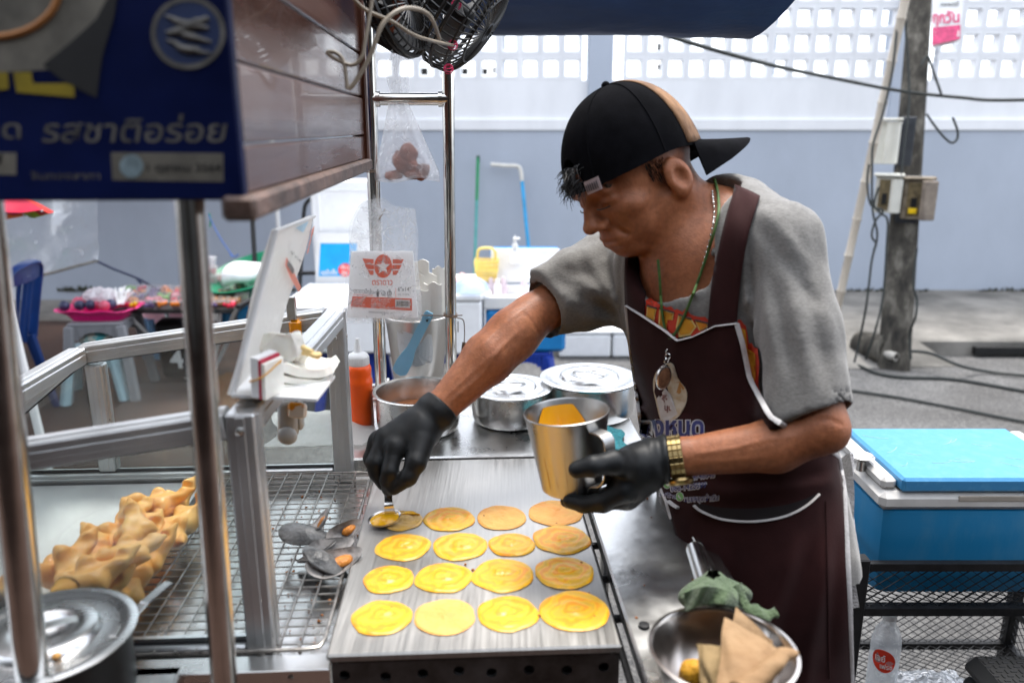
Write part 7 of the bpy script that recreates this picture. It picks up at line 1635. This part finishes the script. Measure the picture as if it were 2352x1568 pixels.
# ================================================================ right: utility pole, bamboo, cables
yp = 5.05; pb0 = H(2053, 836, .02); 
t = thing('utility_pole', 'weathered square concrete utility pole with steel plates', 'utility pole', pb0)
m_pole, n_, l_, p_ = new_mat('weathered_concrete')
_v = coords(n_, l_, (3, 3, .9)); _a = n_.new('ShaderNodeTexNoise'); _a.inputs['Scale'].default_value = 4; _a.inputs['Detail'].default_value = 8; _a.inputs['Roughness'].default_value = .65; l_.new(_v, _a.inputs[0])
_r = n_.new('ShaderNodeValToRGB'); l_.new(_a.outputs[0], _r.inputs[0]); e = _r.color_ramp.elements; e[0].position = .36; e[0].color = (.010, .009, .007, 1); e[1].position = .68; e[1].color = (.15, .138, .115, 1); q = e.new(.5); q.color = (.042, .037, .029, 1)
l_.new(_r.outputs[0], p_.inputs['Base Color']); p_.inputs['Roughness'].default_value = .9; _bp = n_.new('ShaderNodeBump'); _bp.inputs['Strength'].default_value = .5; l_.new(_a.outputs[0], _bp.inputs['Height']); l_.new(_bp.outputs[0], p_.inputs['Normal'])
tp = U(2122, -120, 5.55); hw0, hw1 = .098, .070
Rp = rotm(0, 0, radians(-24))
g = MB(); vs = []
for c, w in ((pb0-Vector((0, 0, .05)), hw0), (tp, hw1)):
    ch = w*.2
    for (x, y) in ((-w, -w+ch), (-w+ch, -w), (w-ch, -w), (w, -w+ch), (w, w-ch), (w-ch, w), (-w+ch, w), (-w, w-ch)): vs.append(c+Rp @ Vector((x, y, 0)))
g.add(vs, [(k, (k+1) % 8, 8+(k+1) % 8, 8+k) for k in range(8)]+[tuple(range(8)), tuple(range(8, 16))]); build(g, 'shaft', m_pole, t, sm=False)
def onpole(z): f = (z-pb0.z)/(tp.z-pb0.z); return pb0+(tp-pb0)*f
m_plate = M('grey_steel_plate', (.05, .055, .065), .55, .4, var=.2, scale=10)
def ppart(name, m, px, py, w, h, d, off, par=t, b=.004):
    z = 5.0; q = U(px, py, z); zz_ = q.z; c = onpole(zz_)+Rp @ Vector((0, -.115-off, 0)); q = U(px, py, (c-Vector((0, 0, CZ))).dot(Vector((0, cos(PIT), -sin(PIT)))))
    g = MB(); g.box((q.x, c.y, q.z), (w, d, h), Rp, b=b); return build(g, name, m, par), Vector((q.x, c.y, q.z))
ppart('steel_plate', m_plate, 2084, 485, .13, .46, .012, .0); ppart('steel_plate', m_plate, 2078, 340, .10, .40, .010, -.01)
m_mbox = M('ivory_box', (.66, .65, .58), .5, var=.08, scale=6)
def meter(px, py, w, h, open_, m, label):
    o, c = ppart('meter_box', m, px, py, w, h, .10, .06)
    o['label'] = label
    z = c.z
    g = MB(); g.box(c+Rp @ Vector((0, -.01, h/2+.012)), (w+.03, .14, .016), Rp, b=.004); build(g, 'box_lid', m, o, loc=o['wloc'])
    if open_:
        g = MB(); g.box(c+Rp @ Vector((-w*.1, -.052, 0)), (w*.5, .004, h*.86), Rp); build(g, 'open_front', M('box_inside', (.16, .12, .06), .7, var=.4, scale=30), o, loc=o['wloc'])
        g = MB(); g.box(c+Rp @ Vector((-w*.1, -.056, -h*.1)), (w*.2, .02, h*.3), Rp); build(g, 'breaker', m_blk, o, loc=o['wloc'])
    else:
        g = MB(); g.lathe([(.045, -h*.48), (.045, h*.44), (.05, h*.46), (.05, h*.49)], c+Rp @ Vector((w*.25, -.045, 0)), seg=18); build(g, 'round_cover', m, o, loc=o['wloc'])
    return o, c
meter(2034, 328, .15, .27, False, m_mbox, 'closed ivory meter box'); o, c = meter(2038, 447, .15, .23, True, m_mbox, 'open ivory meter box with loose wires')
g = MB(); g.lathe([(.036, -.11), (.036, .10)], c+Rp @ Vector((.05, -.05, 0)), seg=16); build(g, 'round_cover', m_mbox, o, loc=o['wloc'])
o, c = meter(2106, 458, .17, .25, True, M('mouldy_ivory_box', (.33, .28, .21), .7, scale=14, col2=(.12, .09, .06), bump=.3), 'mouldy brown open meter box')
g = MB(); g.box(c+Rp @ Vector((.065, -.09, 0)), (.085, .05, .25), Rp @ rotm(0, 0, .5), b=.006); build(g, 'swung_cover', M('mouldy_cover', (.30, .25, .20), .8, scale=12, col2=(.15, .12, .10)), o, loc=o['wloc'])
g = MB(); g.box(c+Rp @ Vector((-.02, -.07, -.07)), (.05, .02, .035), Rp, b=.004); build(g, 'yellow_plug', msw['yellow'], o, loc=o['wloc'])
m_wirek = M('black_wire', (.02, .024, .022), .6)
def cable(pts, r, lab, name='black_cable', grp='loose black cables by the utility pole', m=m_wirek, n=6):
    g = MB(); g.tube(smoothpath(pts, n), r, 6); return single(g, name, m, lab, 'cable', grp)
for pts, lab in (([(2085, -20), (2080, 60), (2086, 150), (2088, 240), (2078, 330), (2070, 400)], 'thick cable running down the face of the utility pole'),
                 ([(2062, 40), (2050, 160), (2028, 260), (2006, 330), (2003, 380), (2004, 480), (2015, 540), (2002, 600), (1990, 700), (1972, 790), (1962, 832)], 'long cable dropping from the bamboo to the ground'),
                 ([(2018, 430), (2008, 470), (2022, 490), (2038, 505), (2036, 570), (2028, 680), (2010, 760), (1988, 825)], 'cable looping out of the open meter box down to the ground'),
                 ([(1996, 378), (1992, 420), (2000, 470), (2028, 485), (2012, 505), (2002, 540), (2012, 560), (2006, 575)], 'tangled wire loop beside the open meter box'),
                 ([(2116, 150), (2130, 130), (2142, 160), (2162, 217)], 'thin wire end sticking out above the overhead cable'),
                 ([(2128, 262), (2140, 280), (2165, 312), (2185, 328), (2198, 320), (2199, 300), (2188, 270)], 'hooked black cable curling out at the right of the pole'),
                 ([(2106, 570), (2098, 650), (2106, 690), (2102, 730), (2090, 765), (2092, 825)], 'cable hanging down the right edge of the pole')):
    cable([U(x, y, 4.82+.1*(y > 760)) for x, y in pts], .0075, lab)
cable([U(1525, 80, 3.6), U(1640, 115, 3.8), U(1780, 152, 4.1), U(1930, 183, 4.5), U(2060, 208, 4.85), U(2200, 224, 4.8), U(2352, 230, 4.7), U(2900, 205, 4.5)], .0105, 'heavy black overhead cable sagging from the canopy to the pole', grp=None)
for pts, lab, r in (([(1945, 828), (1985, 845), (2015, 857), (2071, 866), (2192, 871), (2352, 898), (2600, 940)], 'thick black cable lying along the kerb', .010), ([(1900, 888), (1958, 897), (2060, 912), (2200, 938), (2352, 968), (2600, 1010)], 'twisted black rope crossing the grey road', .0085)):
    cable([H(x, y, .012) for x, y in pts], r, lab, 'ground_cable', 'cables lying on the road')
cable([H(2092, 806, .125), H(2140, 812, .125), U(2200, 838, 5.0), H(2262, 852, .02), H(2352, 862, .02), H(2600, 880, .02)], .010, 'thin dark cable dropping off the kerb into the road', 'ground_cable', 'cables lying on the road')
m_bam = M('dry_bamboo', (.50, .44, .36), .6, var=.18, scale=8, stretch=(1, 1, .2), bump=.15)
t = thing('bamboo_pole', 'long pale bamboo pole leaning beside the utility pole', 'bamboo pole', U(1915, 740, 5.5))
A, B = U(2092, -60, 4.72), U(1915, 745, 5.5)
for k in range(9):
    p, q = A+(B-A)*k/9, A+(B-A)*(k+1)/9
    g = MB(); g.tube([p, p+(q-p)*.06, p+(q-p)*.5, p+(q-p)*.94, q], [.031, .026, .0255, .026, .031], 12); build(g, 'internode', m_bam, t)
c = H(2005, 828, .02)+Vector((0, .05, 0)); t = thing('pipe_stub', 'short rusty concrete pipe stub at the foot of the pole', 'pipe stub', c)
g = MB(); g.lathe([(.0, -.10), (.09, -.10), (.095, .12), (.06, .13), (.06, .05), (0, .05)], c+Vector((0, 0, .085)), R=frame_z(Vector((.35, -.9, .08))), seg=20); build(g, 'concrete_lump', m_pole, t)
g = MB(); d = frame_z(Vector((.5, -.9, -.02))); g.lathe([(.028, 0), (.028, .10), (.022, .10), (.022, 0)], c+Vector((.03, -.11, .07)), R=d, seg=16); build(g, 'pipe', M('old_pvc', (.4, .38, .34), .6, var=.3), t)
ps_ = U(2172, 55, 4.7)
def PS(x, y): return U(x, y, 4.72)+Vector((0, .02*sin(x*.05), 0))
def PS2(x, y): return PS(x, y)+Vector((0, -.006, 0))
t = thing('paper_notice', 'crumpled white notice with pink writing tied to the utility pole', 'notice', U(2172, 105, 4.72))
g = MB(); g.slab(lambda s, q: PS(2142+(2212-2142)*s-8*q*s, -30+(112+30)*q-14*s*q)+Vector((0, .012*noise.noise(Vector((s*3, q*3, 0))), 0)), 8, 10, .002); nb = build(g, 'sheet', m_wp, t, ang=60)
m_pk = M('notice_pink', (.70, .08, .20), .6, var=.2, scale=30)
def nt_(g, n, m): return build(g, n, m, nb, sm=False, recalc=False)
nt_(fit_text('ทุกวัน', PS2, 2144, 2202, 52, 34, .03), 'lettering', m_pk); nt_(fit_text('ตลอดปี', PS2, 2164, 2200, 14, 12, .02), 'lettering', m_prg)
nt_(fpoly(PS2, [(2142, 64), (2204, 58), (2203, 90), (2140, 105)]), 'print_panel', m_pk); nt_(fit_text('ราคาทุน', lambda x, y: PS(x, y)+Vector((0, -.012, 0)), 2146, 2200, 84, 22, .03), 'lettering', m_prw)

# ================================================================ right: trolley with the blue cooler
X0, X1, Y0, Y1 = .752, 1.36, 1.535, 1.90
t = thing('mesh_trolley', 'two tier black steel mesh trolley carrying the blue cooler', 'trolley', Vector(((X0+X1)/2, (Y0+Y1)/2, 0)))
for x in (X0, X1):
    for y in (Y0, Y1): g = MB(); g.box((x, y, .325), (.03, .03, .61), b=.003); build(g, 'post', m_blackmetal, t)
for x in (X0, X1):
    for y in (Y0, Y1): g = MB(); g.lathe([(0, -.025), (.018, -.025), (.02, 0), (.018, .0), (0, .0)], (x, y, .025), seg=12); build(g, 'caster', m_rubber, t)
for (z, h) in ((.608, .016), (.502, .026), (.262, .016), (.150, .022)):
    for (p, q) in (((X0+.015, Y0, z), (X1-.015, Y0, z)), ((X0+.015, Y1, z), (X1-.015, Y1, z)), ((X0, Y0+.015, z), (X0, Y1-.015, z)), ((X1, Y0+.015, z), (X1, Y1-.015, z))):
        g = MB(); g.bar(p, q, h, .018); build(g, 'rail', m_blackmetal, t)
def diamond(g, o, ax, ay, L, Hh, pw, ph, r=.0014):
    o = Vector(o); ax = Vector(ax); ay = Vector(ay); n = int(L/pw)+2; m_ = int(math.ceil(Hh/ph)); n_ = ax.cross(ay)
    for sgn_ in (1, -1):
        for i in range(-m_-1, n+m_):
            x0 = i*pw; a = 0.0; b = Hh; xa, xb = x0, x0+sgn_*Hh/ph*pw
            # clip to 0..L
            if xb == xa: continue
            t0, t1 = 0.0, 1.0
            for lim, s in ((0, 1), (L, -1)):
                fa, fb = (xa-lim)*s, (xb-lim)*s
                if fa < 0 and fb < 0: t0 = 2
                elif fa < 0: t0 = max(t0, fa/(fa-fb))
                elif fb < 0: t1 = min(t1, fa/(fa-fb))
            if t0 >= t1: continue
            p = o+ax*(xa+(xb-xa)*t0)+ay*(Hh*t0)+n_*(.0006*sgn_); q = o+ax*(xa+(xb-xa)*t1)+ay*(Hh*t1)+n_*(.0006*sgn_); g.bar(p, q, r*1.6, r)
for (z0, hh_) in ((.51, .095), (.158, .10)):
    for (o_, ax) in (((X0, Y0, z0), (1, 0, 0)), ((X0, Y1, z0), (1, 0, 0)), ((X0, Y0, z0), (0, 1, 0)), ((X1, Y0, z0), (0, 1, 0))):
        g = MB(); diamond(g, o_, ax, (0, 0, 1), X1-X0 if ax[0] else Y1-Y0, hh_, .030, .022); build(g, 'mesh_panel', m_blackmetal, t, sm=False)
    g = MB(); diamond(g, (X0, Y0, z0-.004), (1, 0, 0), (0, 1, 0), X1-X0, Y1-Y0, .030, .022); build(g, 'mesh_shelf', m_blackmetal, t, sm=False)
cx0, cx1, cy0, cy1, cz0, cz1 = .80, 1.27, 1.572, 1.868, .512, .795
t = thing('blue_cooler', 'blue and white ice cooler with a scuffed lid on the mesh trolley', 'cooler', Vector(((cx0+cx1)/2, (cy0+cy1)/2, cz0)))
m_scuff = M('scuffed_blue', (.015, .24, .50), .45, var=.1, scale=14, col2=(.05, .27, .50), lo=.5, hi=.7, stretch=(1, 1, .4), bump=.05)
g = MB(); vs = []; 
for z, ins in ((cz0, .016), (cz0+.02, .010), (.718, 0)):
    c = .03
    xs_, ys_ = (cx0+ins, cx1-ins), (cy0+ins, cy1-ins)
    for (x, y) in ((xs_[0], ys_[0]+c), (xs_[0]+c*.3, ys_[0]+c*.3), (xs_[0]+c, ys_[0]), (xs_[1]-c, ys_[0]), (xs_[1]-c*.3, ys_[0]+c*.3), (xs_[1], ys_[0]+c), (xs_[1], ys_[1]-c), (xs_[1]-c*.3, ys_[1]-c*.3), (xs_[1]-c, ys_[1]), (xs_[0]+c, ys_[1]), (xs_[0]+c*.3, ys_[1]-c*.3), (xs_[0], ys_[1]-c)): vs.append((x, y, z))
g.add(vs, [(i*12+k, i*12+(k+1) % 12, (i+1)*12+(k+1) % 12, (i+1)*12+k) for i in range(2) for k in range(12)]+[tuple(range(12)), tuple(range(24, 36))]); build(g, 'body', m_scuff, t, ang=40)
m_dw = M('dusty_white_plastic', (.55, .53, .50), .55, var=.12, scale=9)
g = MB(); fbox(g, (cx0-.006, cy0-.006, .720), (cx1+.006, cy1+.006, .762), .012); rim = build(g, 'rim', m_dw, t)
g = MB(); fbox(g, (cx0+.16, cy0-.0075, .745), (cx0+.32, cy0-.003, .757), .001); build(g, 'painted_grip_strip', M('grip_shade', (.35, .31, .26), .7), rim, loc=rim['wloc'])  # raised strip; its darker colour paints the shade of a grip recess
g = MB(); fbox(g, (cx0+.0, cy0+.012, .762), (cx0+.034, cy1, .790), .008); build(g, 'lid_side', m_dw, t)
g = MB(); fbox(g, (cx1-.035, cy0+.012, .762), (cx1+.003, cy1, .790), .008); build(g, 'lid_side', m_dw, t)
g = MB(); fbox(g, (cx0+.036, cy0-.006, .764), (cx1-.037, cy1-.003, .797), .006); 
m_lid = M('scuffed_sky_blue', (.060, .25, .46), .38, var=.05, scale=30, col2=(.045, .225, .44), lo=.42, hi=.46, bump=.06, rvar=.1); lid = build(g, 'lid', m_lid, t)
m_scr = M('white_scratch', (.45, .62, .75), .6)
for k in range(14):
    x, y, a = RND.uniform(cx0+.06, cx1-.08), RND.uniform(cy0+.05, cy1-.05), RND.uniform(-1, 1); L = RND.uniform(.012, .03)
    g = MB(); pp = [Vector((x+L*s*cos(a), y+L*s*sin(a)+.006*s*s, .7974)) for s in (-1, -.5, 0, .5, 1)]; g.tube(pp, .0005, 4); build(g, 'scratch', m_scr, lid, loc=lid['wloc'])
c = Vector((cx0-.008, cy0+.10, .80)); g = MB(); g.lathe([(0, -.03), (.010, -.03), (.010, -.008), (.024, .004), (.027, .005), (.024, .007), (.008, -.004), (0, -.004)], c, seg=24); g.box(c+Vector((.0, 0, -.025)), (.012, .012, .012)); single(g, 'steel_cup', m_steel, 'small flared steel cup behind the elbow on the cooler corner', 'cup')
m_wbot = film('bottle_film', (.9, .94, .96), clear=.50, gloss=.14, bump=.5, bscale=50, rough=.06)
c = Vector((YY(2032, 1500, 1.625).x, 1.625, .160)); t = thing('water_bottle', 'clear water bottle with a red round label on the lower shelf', 'water bottle', c)
g = MB(); pr2 = [(0, 0), (.026, 0), (.033, .008)]
for k in range(10): z = .02+k*.0155; pr2 += [(.0335, z), (.0322, z+.006)] if k not in (5, 6, 7) else [(.0333, z), (.0333, z+.006)]
pr2 += [(.0335, .18), (.032, .205), (.026, .228), (.017, .243), (.0145, .25), (.0145, .262), (0, .262)]
g.lathe(pr2, c, seg=32); build(g, 'bottle', m_wbot, t, ang=60)
g = MB(); g.lathe([(0, .258), (.0155, .258), (.0155, .272), (0, .272)], c, seg=18); build(g, 'cap', m_wp, t)
def BL(px, py, lift=.0345):   # wraps print round the bottle
    q = YY(px, py, c.y-.033); a = (q.x-c.x)/.034; return c+Vector((lift*sin(a), -lift*cos(a), q.z-c.z))
g = fdisc(lambda x, y: BL(x, y), 2030, 1520, 26, 25, 40, .02); lb = build(g, 'round_label', M('label_red', (.78, .05, .02), .4), t, sm=False)
build(fit_text('เจย์', lambda x, y: BL(x, y, .0352), 2012, 2034, 1521, 19, .02), 'lettering', m_prw, lb, loc=lb['wloc'], sm=False); build(fit_text('เฟรช', lambda x, y: BL(x, y, .0352), 2022, 2048, 1536, 14, .02), 'lettering', m_prw, lb, loc=lb['wloc'], sm=False)
g = MB()
def pbg(s, q): p = Vector((.965+.17*s, 1.60+.15*q, .175)); return p+Vector((0, 0, .03*sin(pi*s)*sin(pi*q)+.012*noise.noise(Vector((s*6, q*6, 0)))+.006*noise.noise(Vector((s*15, q*15, 2)))))
g.slab(pbg, 40, 34, .004); single(g, 'clear_bag', film('silvery_bag', (.86, .88, .9), clear=.15, gloss=.3, rough=.15, bump=.6, bscale=40), 'crumpled silvery plastic bag on the lower shelf of the trolley', 'plastic bag', ang=40)
c = U(2420, 1632, 1.62); t = thing('woven_stool', 'black woven plastic stool in the lower right corner', 'stool', Vector((c.x, c.y, 0)))
sz = c.z+.03; g = MB(); g.box((c.x, c.y, sz), (.26, .24, .05), b=.02); 
g.box((c.x, c.y, sz-.05), (.25, .23, .04), b=.01); build(g, 'seat', m_blk, t)
g = MB()
for i in range(15):
    for j in range(14):
        x, y = c.x-.105+.015*i, c.y-.095+.0145*j; g.box((x, y, sz+.0255), (.013, .005, .003) if (i+j) % 2 else (.005, .012, .003), b=.001)
props(build(g, 'weave', m_blk, t, sm=False), kind='stuff')
for sx in (-1, 1):
    for sy in (-1, 1): g = MB(); g.bar((c.x+sx*.10, c.y+sy*.09, sz-.05), (c.x+sx*.125, c.y+sy*.115, 0), .035, .035, b=.006); build(g, 'leg', m_blk, t)
